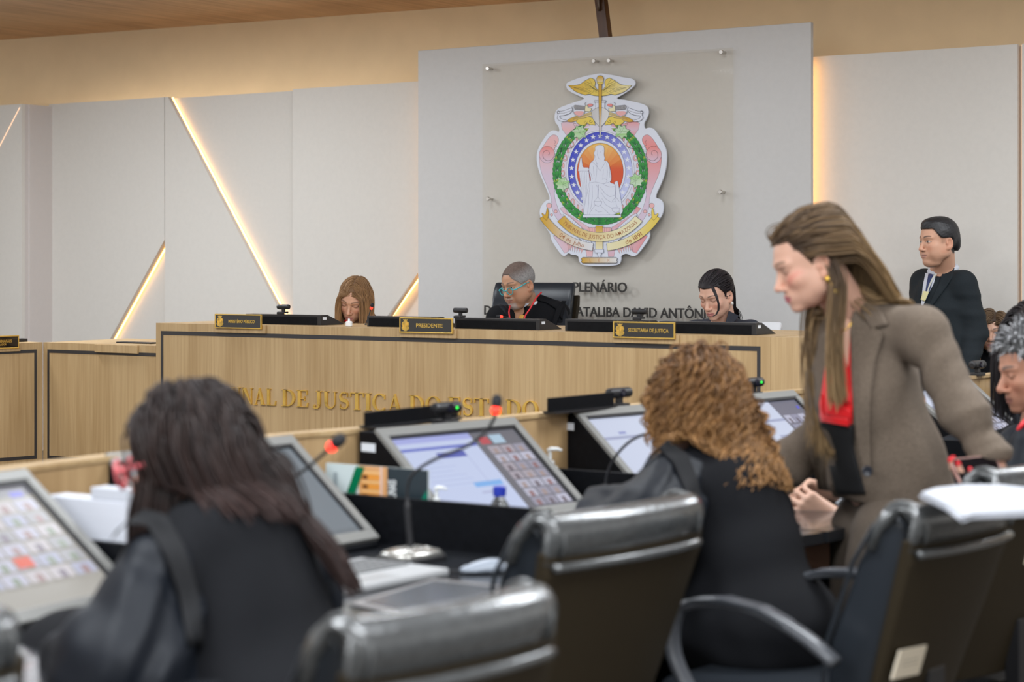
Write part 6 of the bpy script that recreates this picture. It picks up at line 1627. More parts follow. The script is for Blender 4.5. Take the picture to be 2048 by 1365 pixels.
# ---------------------------------------------------------------- person hidden behind the leaning woman: only clasped hands and cuffs show
def make_hidden():
    o = dict(skin=(.66, .40, .29), jaw=1.1, scalp=(.02, .018, .016))
    H = head_frame(wv(1790, 770, 5.75), (-.85, .5, -.2), 0, 1.0)
    nb = wv(1800, 880, 5.75); J = skel(nb, wv(1820, 1110, 5.7), (-.85, .5), sw=.18)
    J['WL'] = wv(1668, 1040, 5.42); J['EL'] = wv(1760, 1080, 5.45); J['WR'] = wv(1662, 985, 5.60); J['ER'] = wv(1760, 1060, 5.95)
    off = (nb[0], nb[1], 0); p = person('seated person hidden behind the leaning woman, clasped hands and white cuffs showing', off)
    h1 = dict(wrist=J['WL'], dirv=(-.78, .2, .45), palmn=(-.2, .9, .1), s=1.0, curl=(.75, .8, .8, .8), thumb=.5, right=False)
    h2 = dict(wrist=J['WR'], dirv=(-.85, -.30, .10), palmn=(-.2, -.8, -.4), s=1.0, curl=(.6, .6, .65, .7), thumb=.5, right=True)
    body_mesh(p, H, o, J, off=off, res=.009, hands=[h1, h2], fine_extra=[((J['WL'] + J['WR']) / 2 + np.array([-.08, 0, 0]), .14, .004)])
    def jk(fl):
        f = J['f']; fl.chain([nb - UP * .09, J['chest'], J['belly'], J['pelvis']], [.11, .15, .155, .16], .04, n=f, flat=.75)
        for a in 'RL':
            fl.cap(nb - UP * .045, J['S' + a], .06, .06, .03); fl.cap(J['S' + a], J['E' + a], .062, .055, .02); e = (J['W' + a] - J['E' + a]); fl.cap(J['E' + a], J['E' + a] + e * .82, .055, .045, .02)
    cloth(p, 'jacket', jk, J['pelvis'] - .40, np.maximum(nb, J['SR']) + .3, .012, mat('dark_jacket', (.010, .012, .018), .8), off)
    for a in 'RL':
        e = (J['W' + a] - J['E' + a]); e /= np.linalg.norm(e); q0_, q1_ = J['W' + a] - e * .045, J['W' + a] - e * .002
        def cf(fl): fl.cap(q0_, q1_, .040, .038, .004); fl.cap(q1_ + e * .001, q1_ + e * .05, .030, .034, .002, op='s'); fl.cap(q1_ + e * .033, q1_ + e * .1, .05, .06, .001, op='s')
        cloth(p, 'cuff', cf, q0_ - .09, q1_ + .09, .005, mat('white_cuff', (.70, .74, .80), .7), off)
make_hidden()
# ================================================================== crest on the centre panel
def make_crest():
    T0 = TA - .012; off = [0]
    def E(x, y): return SZ(1040 + x / 3.103, 120 + y / 3.103, T0)
    c = thing('crest', 'large colourful cut-out court crest with winged staff, wreath and seated figure on the wall', 'emblem', (0, 0, 0), -A33)
    outl = [(500,82),(540,90),(570,92),(640,108),(700,115),(718,140),(705,168),(650,208),(598,236),(606,244),(640,245),(700,258),(762,272),(792,290),(800,330),(782,372),(768,392),(772,430),(800,418),(832,427),(860,470),(905,545),(912,600),(905,680),(880,760),(832,858),(870,862),(890,890),(890,950),(850,1010),(800,1060),(808,1090),(790,1130),(725,1215),(695,1220),(660,1200),(625,1215),(628,1245),(610,1280),(390,1280),(365,1250),(362,1212),(320,1212),(300,1195),(280,1220),(255,1212),(190,1115),(190,1080),(150,1030),(120,960),(125,915),(160,870),(192,868),(150,770),(115,690),(100,610),(110,550),(160,470),(190,440),(215,436),(247,450),(240,410),(215,385),(215,330),(235,300),(300,275),(340,262),(400,243),(395,235),(330,208),(290,182),(285,150),(300,135),(400,100),(460,90)]
    def smooth(P, it=2):
        for _ in range(it): P = [q for i in range(len(P)) for a, b in [(P[i], P[(i + 1) % len(P)])] for q in ((a[0] * .75 + b[0] * .25, a[1] * .75 + b[1] * .25), (a[0] * .25 + b[0] * .75, a[1] * .25 + b[1] * .75))]
        return P
    mb = MB(); mb.prism([E(*q) for q in smooth(outl)], T0, T0 + .008); mb.build('board', mat('white_board', (.70, .74, .84), .4), c)
    mb = MB(); DK = (.012, .010, .018)
    def lay(): off[0] += 1; return T0 - .000010 * off[0]
    def poly(P, col, sm_=0, line=1.5, grad=None, lc=DK):
        if sm_: P = smooth(P, sm_)
        t = lay(); cols = [grad(*q) for q in P] if grad else None
        mb.flat([E(*q) for q in P], t, col=col, cols=cols)
        if line: ln(P + [P[0]], line, lc, t - .000005)
    def ln(P, w_=1.5, col=DK, t=None):
        t = t or lay(); Q = [E(*q) for q in P]; k = .5 * w_ / 3.103 * 10.7 / F_PX
        n = len(Q)
        for i in range(n - 1):
            a, b = Q[i], Q[i + 1]; dx, dz = b[0] - a[0], b[1] - a[1]; q = math.hypot(dx, dz) or 1; nx, nz = -dz / q * k, dx / q * k
            ex, ez = dx / q * k * .6, dz / q * k * .6
            mb.add([(a[0] + nx - ex, t, a[1] + nz - ez), (a[0] - nx - ex, t, a[1] - nz - ez), (b[0] - nx + ex, t, b[1] - nz + ez), (b[0] + nx + ex, t, b[1] + nz + ez)], [(0, 1, 2, 3)], col)
    def lerp(a, b, t): t = max(0, min(1, t)); return tuple(a[i] * (1 - t) + b[i] * t for i in range(3))
    def ell(cx, cy, rx, ry, n=48, a0=0, a1=360): return [(cx + rx * math.cos(R(a0 + (a1 - a0) * i / n)), cy - ry * math.sin(R(a0 + (a1 - a0) * i / n))) for i in range(n + (0 if a1 - a0 == 360 else 1))]
    M_ = lambda P: [(998 - x, y) for x, y in P]
    PK, PK2, LIL = (.78, .26, .24), (.80, .46, .46), (.66, .55, .68)
    # pink scrollwork on either side
    scroll = [(192,462),(232,468),(244,505),(214,545),(206,620),(222,720),(214,800),(214,860),(250,960),(300,1010),(240,1010),(196,930),(196,862),(176,800),(130,700),(118,612),(128,560)]
    for k, P in enumerate((scroll, M_(scroll))):
        poly(P, PK2, 2, 1.4, grad=lambda x, y, k=k: lerp(PK if k else PK2, LIL, (abs(y - 560) / 330 if k else abs(y - 520) / 200)))
    for P in ([(255,392),(300,372),(345,392),(345,440),(290,470),(262,430)], [(330,395),(430,400),(428,450),(395,450),(350,430)], [(205,1092),(262,1090),(330,1150),(300,1190),(276,1200)], [(247,922),(275,910),(300,960),(430,1040),(430,1062),(330,1020)], [(405,1160),(455,1165),(450,1222),(415,1222)]):
        poly(P, PK2, 0, 1.2, grad=lambda x, y: lerp(LIL, PK2, (y % 90) / 90)); poly(M_(P), PK2, 0, 1.2, grad=lambda x, y: lerp(PK, LIL, (y % 90) / 90))
    for sgn in (0, 1):   # spirals and rivets
        sp = [(170 + (44 - 5.2 * a) * math.cos(a) , 585 + (50 - 6 * a) * math.sin(a)) for a in [i * .25 for i in range(30)]]
        P = ell(168, 588, 48, 52, 24); poly(P if not sgn else M_(P), PK, 0, 1.5, grad=(lambda x, y: lerp(PK, LIL, (y - 540) / 100)))
        ln(sp if not sgn else M_(sp), 2.2)
        for q in ((222, 941, 10), (196, 962, 8), (180, 905, 16)):
            P = ell(q[0], q[1], q[2], q[2], 14); poly(P if not sgn else M_(P), PK2, 0, 1.8)
        for i in range(7):   # fringe below the ribbons
            P = [(290 + i * 15, 1120 + i * 9), (305 + i * 15, 1120 + i * 9), (300 + i * 13, 1185 + i * 3)]; poly(P if not sgn else M_(P), PK2, 0, 1.0)
        for i in range(12):
            y0 = 500 + i * 27; P = [(212, y0), (224 + 6 * (i % 2), y0 + 8), (214, y0 + 20)]; ln(P if not sgn else M_(P), 1.4)
    poly(ell(498, 700, 262, 300), (.70, .66, .78), 0, 0, grad=lambda x, y: lerp((.72, .66, .76), (.66, .70, .82), (x - 240) / 500))
    # chains
    for sgn in (0, 1):
        for i in range(13):
            a = R(118 + i * 10.5); x, y = 498 + 232 * math.cos(a), 700 - 268 * math.sin(a)
            if i % 2 == 0: P = ell(x, y, 13, 21, 14)
            else: P = ell(x, y, 6, 17, 10)
            if sgn: P = M_(P)
            poly(P, PK2, 0, 1.8); 
            if i % 2 == 0: P = ell(x, y, 6, 12, 10); poly(P if not sgn else M_(P), (.68, .70, .82), 0, 1.3)
    poly(ell(498, 690, 212, 252), (.70, .74, .86), 0, 1.2)
    # blue ring with stars
    blue = lambda x, y: lerp((.035, .055, .55), (.55, .60, .86), ((x - 330) / 360) * .75 + ((y - 600) / 330 if x > 480 else (y - 700) / 400) * .6 - (.1 if y < 560 else 0))
    poly(ell(498, 688, 199, 241, 72), (.05, .07, .6), 0, 1.8, grad=blue)
    poly(ell(498, 692, 157, 193, 64), (.70, .74, .86), 0, 1.5)
    for i in range(21):
        a = R(90 + (i - 10) * 14.2); x, y = 498 + 178 * math.cos(a), 690 - 217 * math.sin(a)
        st = [(x + (19 if k % 2 == 0 else 7.5) * math.sin(math.pi * k / 5), y - (19 if k % 2 == 0 else 7.5) * math.cos(math.pi * k / 5)) for k in range(10)]
        poly(st, (.74, .78, .90), 0, .8 if x < 560 else 0)
    # sunset disc
    C_ = (498, 620); rings = [(1.0, (.66, .09, .025)), (.62, (.76, .17, .03)), (.36, (.80, .42, .04)), (.2, (.85, .68, .35))]
    poly(ell(498, 694, 144, 178, 60), rings[0][1], 0, 1.5, grad=lambda x, y: lerp((.78, .45, .06), (.66, .09, .03), (y - 520) / 160))
    for k in range(9):
        a0, a1 = R(90 - 8 + (k - 4) * 14), R(90 + 8 + (k - 4) * 14); q = .55 - .1 * abs(k - 4)
        P = [(498, 700), (498 + 138 * math.cos(a0), 694 - 172 * math.sin(a0)), (498 + 138 * math.cos(a1), 694 - 172 * math.sin(a1))]
        poly(P, (.8, .4, .05), 0, 0, grad=lambda x, y, q=q: lerp((.72, .16, .03), (.86, .62, .20), q * 1.8 if y < 640 else 0))
    # wreath of leaves
    G1, G2, YL = (.004, .13, .035), (.03, .30, .05), (.62, .62, .02)
    for sgn in (0, 1):
        for i in range(30):
            a = R(112 + i * 5.35)
            for jr in (-1, 1, 0):
                rx, ry = 268 + jr * 17, 300 + jr * 15; x, y = 498 + rx * math.cos(a), 700 - ry * math.sin(a)
                tx, ty = -math.sin(a) * rx, -math.cos(a) * ry; q = math.hypot(tx, ty); tx, ty = tx / q, ty / q; nx, ny = -ty, tx
                L, w_ = 27, 11
                if (i + (jr + 1)) % 2 and jr == 0: continue
                P = [(x - tx * L, y - ty * L), (x - tx * L * .2 + nx * w_, y - ty * L * .2 + ny * w_), (x + tx * L * .9 + nx * w_ * .5, y + ty * L * .9 + ny * w_ * .5), (x + tx * L * 1.2, y + ty * L * 1.2), (x + tx * L * .9 - nx * w_ * .5, y + ty * L * .9 - ny * w_ * .5), (x - tx * L * .2 - nx * w_, y - ty * L * .2 - ny * w_)]
                g = [YL if (i % 5 == 0) else G2, G2, G1, G1, G1, G2]
                if sgn: P = M_(P)
                t = lay(); mb.flat([E(*p) for p in P], t, col=G1, cols=g); ln(P + [P[0]], 1.0, (.0, .05, .02), t - .000005)
    # ivy leaves
    ivy = [(0, -58), (14, -30), (44, -34), (34, -4), (62, 18), (26, 22), (20, 56), (0, 36), (-20, 56), (-26, 22), (-62, 18), (-34, -4), (-44, -34), (-14, -30)]
    for cx, cy, ro in ((372, 448, 25), (632, 445, -25), (268, 770, 70), (722, 748, -65)):
        ca, sa = math.cos(R(ro)), math.sin(R(ro)); P = [(cx + x * ca * .88 - y * sa * .88, cy + x * sa * .88 + y * ca * .88) for x, y in ivy]
        poly(P, (.36, .62, .28), 1, 1.5, grad=lambda x, y: lerp((.30, .60, .20), (.62, .75, .62), ((x + y) % 70) / 70))
        for e in (0, 2, 4, 10, 12): ln([(cx, cy + 4), P[e]], 1.1, (.02, .10, .03))
    # tendrils
    for sg in (0, 1):
        P = [(345, 530), (320, 545), (290, 552), (262, 545), (248, 556), (240, 548)]; ln(P if not sg else M_(P), 2)
        P = [(262, 545), (250, 580), (232, 598)]; ln(P if not sg else M_(P), 2)
    # seated figure
    WH = (.70, .74, .85); LN = (.16, .17, .30)
    poly([(362,690),(376,612),(384,606),(390,660),(398,668),(425,668),(432,685),(400,700)], WH, 0, 1.3, lc=LN)
    poly([(368,690),(428,690),(436,760),(420,840),(414,965),(398,965),(388,850)], WH, 0, 1.2, lc=LN)
    for dx in (8, 18, 30, 42): ln([(372 + dx, 695), (394 + dx * .6, 900)], .9, LN)
    fig = [(470,560),(466,545),(478,532),(500,527),(520,534),(526,556),(522,590),(530,612),(522,625),(545,628),(558,660),(572,740),(556,762),(592,772),(612,800),(612,880),(622,968),(396,968),(398,930),(424,800),(430,768),(444,740),(428,690),(436,640),(458,625),(466,600),(458,580)]
    poly(fig, WH, 1, 1.4, lc=LN)
    poly([(392,962),(628,962),(628,978),(392,978)], WH, 0, 1.4, lc=LN)
    poly([(588,760),(606,750),(612,770),(640,940),(626,962),(600,900)], WH, 0, 1.2, lc=LN)
    for P in ([(484,560),(482,590),(490,612),(500,618)], [(520,560),(514,566)], [(500,566),(506,580)], [(462,585),(470,600),(474,620)], [(446,628),(480,660),(498,690),(520,655),(534,632)], [(480,640),(478,700),(470,748)], [(540,640),(545,700),(540,745)], [(520,680),(516,740)], [(430,765),(470,758),(520,770),(556,760)],
              [(512,742),(532,738),(544,750),(530,768),(516,765)], [(436,775),(430,830),(428,900),(420,960)], [(450,780),(452,850),(440,930)], [(475,775),(488,800),(486,860)], [(500,790),(530,830),(560,850),(590,840)], [(505,820),(530,860),(566,884),(596,880)], [(510,860),(535,900),(570,920),(600,915)], [(470,900),(440,940),(430,962)], [(500,905),(540,940),(560,962)], [(520,775),(560,790),(592,786)], [(440,700),(452,740)], [(468,930),(490,945),(512,940)], [(470,620),(480,650)], [(456,660),(462,720)], [(558,670),(560,730)]):
        ln(P, 1.2, LN)
    for x0 in (487, 598):
        ln([(x0, 775), (x0 - 2, 850)], 3.0, LN)
        ln([(x0 - 2, 850), (x0 - 25, 880)], 1.2, LN); ln([(x0 - 2, 850), (x0 + 22, 882)], 1.2, LN); poly([(x0 - 27, 880 if x0 < 500 else 920), (x0 + 24, 880 if x0 < 500 else 920), (x0 + 18, 900 if x0 < 500 else 940), (x0, 910 if x0 < 500 else 950), (x0 - 20, 900 if x0 < 500 else 940)], WH, 0, 1.5, lc=LN)
    # swords and scrolls under the staff
    GD, GD2, GW = (.62, .36, .02), (.78, .60, .10), (.80, .76, .50)
    for sg in (0, 1):
        m_ = (lambda P: M_(P)) if sg else (lambda P: P)
        poly(m_([(285,382),(320,358),(420,330),(455,320),(462,345),(400,360),(330,388)]), GD, 1, 1.5, grad=lambda x, y: lerp(GD, GW, 1 - abs(x - 499) / 190 - .1))
        for k in range(3): ln(m_([(330, 372 - k * 5), (450, 335 - k * 4)]), 1.1)
        poly(m_([(345,380),(372,404),(402,406),(420,392),(438,404),(458,400),(470,410),(460,366),(430,352),(402,362),(372,364)]), GD2, 1, 1.5)
        for cx, cy in ((408, 384), (440, 380)): ln(m_([(cx + (12 - a * 1.6) * math.cos(a), cy + (12 - a * 1.6) * math.sin(a)) for a in [i * .5 for i in range(14)]]), 2)
        poly(m_([(332,318),(345,345),(372,352),(396,340),(404,318)]), (.78, .42, .42), 1, 0)
        ln(m_([(325,292),(330,318),(344,342),(372,352),(394,342),(404,318)]), 5, DK); ln(m_([(325,292),(330,318),(344,342),(372,352),(394,342),(404,318)]), 2.5, WH)
        poly(m_([(335,286),(345,280),(410,288),(412,310),(342,306)]), (.42, .42, .44), 0, 1.5)
        for k in range(12): ln(m_([(343 + k * 5.4, 283 + k * .3), (346 + k * 5.2, 306)]), 2.0)
        poly(m_([(408,284),(420,280),(424,296),(446,302),(440,320),(404,318)]), GW, 0, 1.5)
        poly(m_([(422,272),(455,272),(452,288),(424,292)]), PK, 1, 1)
        P = [(330,296),(300,305),(268,318),(240,318),(232,328),(240,338),(235,350),(232,362),(245,378),(285,386),(300,376),(262,368),(246,356),(250,346),(275,346),(320,330)]
        poly(m_(P), WH, 1, 2.0); ln(m_([(245,330),(275,330),(320,315)]), 1.5); ln(m_(ell(240, 324, 8, 8, 12)), 2)
        ln(m_([(414,262),(405,270),(408,284)]), 2.5)
    poly([(466,250),(534,250),(536,262),(528,268),(528,300),(472,300),(472,268),(462,262)], WH, 0, 1.5); ln([(462, 258), (538, 258)], 1.2); ln([(468, 266), (532, 266)], 1.2)
    poly([(500,292),(528,300),(552,318),(556,340),(545,370),(520,400),(500,420),(480,400),(455,370),(446,340),(448,318),(472,300)], (.62, .62, .62), 1, 1.8, grad=lambda x, y: lerp((.55, .55, .56), (.74, .74, .74), (x - 450) / 90))
    # wings
    for sg in (0, 1):
        m_ = (lambda P: M_(P)) if sg else (lambda P: P)
        base = [(302,158),(345,158),(375,152),(408,128),(440,112),(462,120),(470,140),(466,165),(478,182),(494,190),(494,224),(462,222),(430,212),(408,218),(378,210),(345,196),(322,178)]
        g = (lambda x, y: lerp(GD2, GW, (x - 560) / 160)) if sg else (lambda x, y: lerp(GD, GD2, (x - 300) / 160))
        poly(m_(base), GD, 0, 2.0, grad=g)
        for k in range(7):
            ln(m_([(316 + k * 20, 166 + k * 8), (362 + k * 14, 176 + k * 5), (392 + k * 11, 168 + k * 5)]), 1.4)
        for k in range(5):
            ln(m_([(398 + k * 3, 140 + k * 9), (425 + k * 8, 152 + k * 7), (455 + k * 7, 172 + k * 5)]), 1.3)
        ln(m_([(408,128),(420,140),(448,150),(466,178),(494,200)]), 1.6); ln(m_([(430, 120), (440, 135), (450, 150)]), 1.2)
        for k in range(5): ln(m_([(462 + k * 6, 178 + k * 3), (456 + k * 7, 196 + k * 3)]), 1.2)
    poly([(489,150),(511,150),(509,300),(504,470),(498,480),(496,470),(492,300)], GD, 0, 2.0, grad=lambda x, y: lerp(GD, (.72, .74, .80), (y - 300) / 80))
    poly(ell(500, 121, 22, 24, 26), GD2, 0, 2.0, grad=lambda x, y: lerp(GD, GW, (y - 105) / 45)); poly([(480, 138), (520, 138), (516, 150), (484, 150)], GD2, 0, 1.6)
    # lower pillar and ribbons
    poly([(428,1040),(565,1040),(568,1064),(552,1072),(440,1072),(424,1064)], PK2, 0, 1.6)
    for k in range(9): ln([(436 + k * 15, 1042), (436 + k * 15, 1070)], 1.5)
    poly([(472,1030),(516,1030),(516,1180),(472,1180)], GD, 0, 1.6, grad=lambda x, y: lerp(GD, GW, (y - 1060) / 90))
    poly([(466,1176),(522,1176),(520,1198),(468,1198)], WH, 0, 1.6); poly([(478,1198),(510,1198),(502,1216),(508,1232),(494,1240),(488,1218)], WH, 1, 1.6)
    def arcband(cx, cy, r0, r1, a0, a1, g, n=26, fork=None):
        o_ = [(cx + r0 * math.cos(R(a0 + (a1 - a0) * i / n)), cy - r0 * math.sin(R(a0 + (a1 - a0) * i / n))) for i in range(n + 1)]
        i_ = [(cx + r1 * math.cos(R(a0 + (a1 - a0) * i / n)), cy - r1 * math.sin(R(a0 + (a1 - a0) * i / n))) for i in range(n + 1)]
        poly(o_ + (fork or []) + i_[::-1], GD, 0, 1.8, grad=g)
    # hatched white back folds
    for sg in (0, 1):
        m_ = (lambda P: M_(P)) if sg else (lambda P: P)
        poly(m_([(262,962),(285,950),(410,1062),(455,1150),(350,1105)]), WH, 1, 1.4)
        for k in range(8): ln(m_([(270 + k * 14, 962 + k * 10), (276 + k * 14, 985 + k * 12)]), 1.3)
        poly(m_([(370,1108),(440,1128),(462,1150),(400,1140)]), WH, 0, 1.2)
        for k in range(4): ln(m_([(378 + k * 17, 1110 + k * 6), (392 + k * 17, 1135 + k * 5)]), 1.3)
    CX, CY = 499, 790
    arcband(CX, CY, 338, 282, 219, 321, lambda x, y: lerp(GD, GW, (x - 240) / 330))
    C2 = (499, 742)
    arcband(C2[0], C2[1], 445, 398, 213, 264, lambda x, y: lerp(GD, (.74, .76, .80), (x - 160) / 240), fork=None)
    arcband(C2[0], C2[1], 445, 398, 276, 327, lambda x, y: lerp(GW, GD2, (x - 640) / 180))
    poly([(133,946),(160,966),(166,940),(172,912),(182,950),(172,1000),(150,984)], GD, 1, 1.5); poly(M_([(133,946),(160,966),(166,940),(172,912),(182,950),(172,1000),(150,984)]), GD2, 1, 1.5)
    # lettering on the ribbons
    BR = (.36, .12, .03)
    def arctext(txt, cx, cy, r, a0, a1, h, lay_t):
        g = []
        for ch in txt:
            if ch == ' ': g.append((None, .30)); continue
            v, f = text_mesh(ch, 1.0, 0, offset=.004); xs = [q[0] for q in v]; g.append(((v, f, min(xs)), max(xs) - min(xs) + .10))
        tot = sum(a for _, a in g); cap = .72; k = h / cap; ang = a0; span = a1 - a0
        for gg, adv in g:
            da = span * adv / tot
            if gg:
                v, f, mn = gg; am = ang + da * (adv - .10) / adv / 2; wch = adv - .10
                rt = R(am); t_ = (-math.sin(rt), -math.cos(rt)); n_ = (math.cos(rt), -math.sin(rt))
                sx_ = abs(R(da)) * r / adv
                P = []
                for q in v:
                    u = (q[0] - mn - wch / 2) * sx_; h_ = (q[1] - cap / 2) * k
                    P.append((cx + n_[0] * (r - h_) + t_[0] * u * (1 if span > 0 else -1), cy + n_[1] * (r - h_) + t_[1] * u * (1 if span > 0 else -1)))
                mb.add([(E(*p)[0], lay_t, E(*p)[1]) for p in P], f, BR)
            ang += da
    t = lay()
    arctext('TRIBUNAL DE JUSTIÇA DO AMAZONAS', CX, CY, 310, 224, 317, 25, t)
    arctext('04 de Julho', C2[0], C2[1], 421, 234, 257, 27, t)
    arctext('de 1891', C2[0], C2[1], 421, 292, 308, 27, t)
    # LEX tablet
    poly([(392,1226),(600,1226),(608,1236),(600,1244),(608,1252),(600,1262),(392,1262),(382,1252),(390,1244),(382,1236)], GD, 0, 2.4, grad=lambda x, y: lerp(GD, (.76, .76, .76), (x - 400) / 190))
    ln([(398, 1231), (596, 1231)], 1.0); ln([(398, 1258), (596, 1258)], 1.0)
    t = lay()
    for ch, x in (('L', 432), ('E', 487), ('X', 543)):
        v, f = text_mesh(ch, 1.0, 0); mb.add([(E(x + q[0] * 24, 1252 - q[1] * 24)[0], t, E(x + q[0] * 24, 1252 - q[1] * 24)[1]) for q in v], f, (.55, .22, .08))
    mb.build('printed_face', M_PRINT, c, recalc=False)
make_crest()
# ================================================================== things on the high bench
def bench_monitor(px0, px1, py, label, par_loc=o33, rot=-A33, y0=.14, X=None, ztop=None, zb=None):
    t = TBN + y0
    if X is None:
        a, b = SZ(px0, py, t)[0], SZ(px1, py, t)[0]; zt_ = SZ((px0 + px1) / 2, py, t)[1]; zb_ = ZB
    else: a, b = X; zt_ = ztop; zb_ = zb
    m = thing('desk_monitor', label, 'monitor', par_loc, rot)
    mb = MB(); mb.prism([(y0, zb_), (y0, zt_), (y0 + .055, zt_), (y0 + .19, zb_)], a, b, 'x'); mb.build('housing', M_BLK2, m, bevel=.0015)
    mb = MB(); mb.box(a + .012, b - .020, y0 - .0012, y0 - .0002, zb_ + .001, zt_ - .010); mb.build('rear_panel', M_BLK, m)
    mb = MB(); mb.add([(b + .0006, y0 + .016, zt_ - .022), (b + .0006, y0 + .044, zt_ - .022), (b + .0006, y0 + .044, zt_ - .010), (b + .0006, y0 + .016, zt_ - .010)], [(0, 1, 2, 3)]); mb.build('asset_sticker', M_STICK, m)
    return m, a, b, zt_
bench_monitor(491, 641, 629.5, 'black monitor housing between the MINISTÉRIO PÚBLICO nameplate and the blonde woman')
bench_monitor(734, 873, 633.5, 'black monitor housing behind the PRESIDENTE nameplate, right of the blonde woman')
bench_monitor(909, 1079, 637.5, 'black monitor housing directly in front of the man with turquoise glasses')
bench_monitor(1130, 1300, 640, 'black monitor housing behind the SECRETARIA DE JUSTIÇA nameplate')
bench_monitor(1318, 1512, 644.5, 'black monitor housing in front of the woman with the ponytail')
bench_monitor(0, 0, 0, 'thin black monitor top showing above the lower left bench', par_loc=oL2, y0=.14, X=(SZ(232, 684, TL2 + .14)[0], SZ(300, 684, TL2 + .14)[0]), ztop=SZ(260, 684.5, TL2 + .14)[1], zb=zt2)
bench_monitor(0, 0, 0, 'black monitor top showing above the far left bench', par_loc=cor, rot=ang, y0=.12, X=(-.46, -.02), ztop=zt2 + .016, zb=zt2)
def webcam(label, M, s=1.0, cable=None, led=False):
    """local frame: x along the camera body, -y looks at the user"""
    o = thing('webcam', label, 'webcam', tuple(M.translation)); M = M.copy(); loc = M.translation.copy(); M.translation = (0, 0, 0); M = M @ Matrix.Scale(s, 4)
    mb = MB(M); mb.push(Matrix.Translation((0, 0, .034)) @ Matrix.Rotation(R(90), 4, 'Y')); mb.lathe([(.006, -.038), (.0115, -.036), (.0125, -.030), (.0125, .030), (.0115, .036), (.006, .038)], 16); mb.pop(); mb.build('camera_body', M_BLK2, o, smooth=False)
    mb = MB(M); mb.push(Matrix.Translation((0, -.012, .034)) @ Matrix.Rotation(R(90), 4, 'X')); mb.lathe([(.004, -.001), (.009, 0), (.009, .003), (.005, .004)], 14); mb.pop(); mb.build('lens', mat('lens_glass', (.01, .01, .02), .08), o)
    mb = MB(M); mb.box(-.008, .008, -.006, .006, .010, .024); mb.build('neck', M_BLK2, o, bevel=.001)
    mb = MB(M); mb.box(-.020, .022, -.016, .020, .0005, .010); mb.box(-.018, .02, .014, .030, -.004, .009); mb.build('clip', M_BLK2, o, bevel=.002)
    if led: mb = MB(M); mb.ball((.018, -.0135, .034), .0028, 8, 6); mb.build('status_light', M_GREEN, o)
    if cable: cord(o, loc, cable, .0018, M_BLK2, 'cable')
    return o
def wc_bench(px, py, label, cable=None, rz=0):
    s_, z_ = SZ(px, py, TBN + .168); M = Matrix.Translation(ROTW @ Vector((s_, TBN + .168, z_ + .001))) @ Matrix.Rotation(-A33 + math.pi + rz, 4, 'Z'); return webcam(label, M, .95, cable)
wc_bench(567, 628, 'webcam with a dangling cable on the monitor left of the blonde woman')
wc_bench(921, 636, 'webcam on the left end of the monitor facing the man with turquoise glasses')
wc_bench(1279, 639, 'webcam on the monitor behind the SECRETARIA DE JUSTIÇA nameplate')
# white cup by the blonde woman
cp = ROTW @ Vector((*(SZ(698, 655, TBN + .10)[:1]), TBN + .10, 0)); cp.z = ZB
o = thing('bottle', 'small white bottle standing on the bench in front of the blonde woman', 'bottle', tuple(cp))
mb = MB(); mb.lathe([(.014, 0), (.016, .004), (.016, .020), (.012, .024)], 16); mb.build('body', M_WHITE, o, bevel=.001)
mb = MB(); mb.lathe([(.005, .024), (.005, .034), (.001, .036)], 12); mb.build('cap', M_WHITE, o)

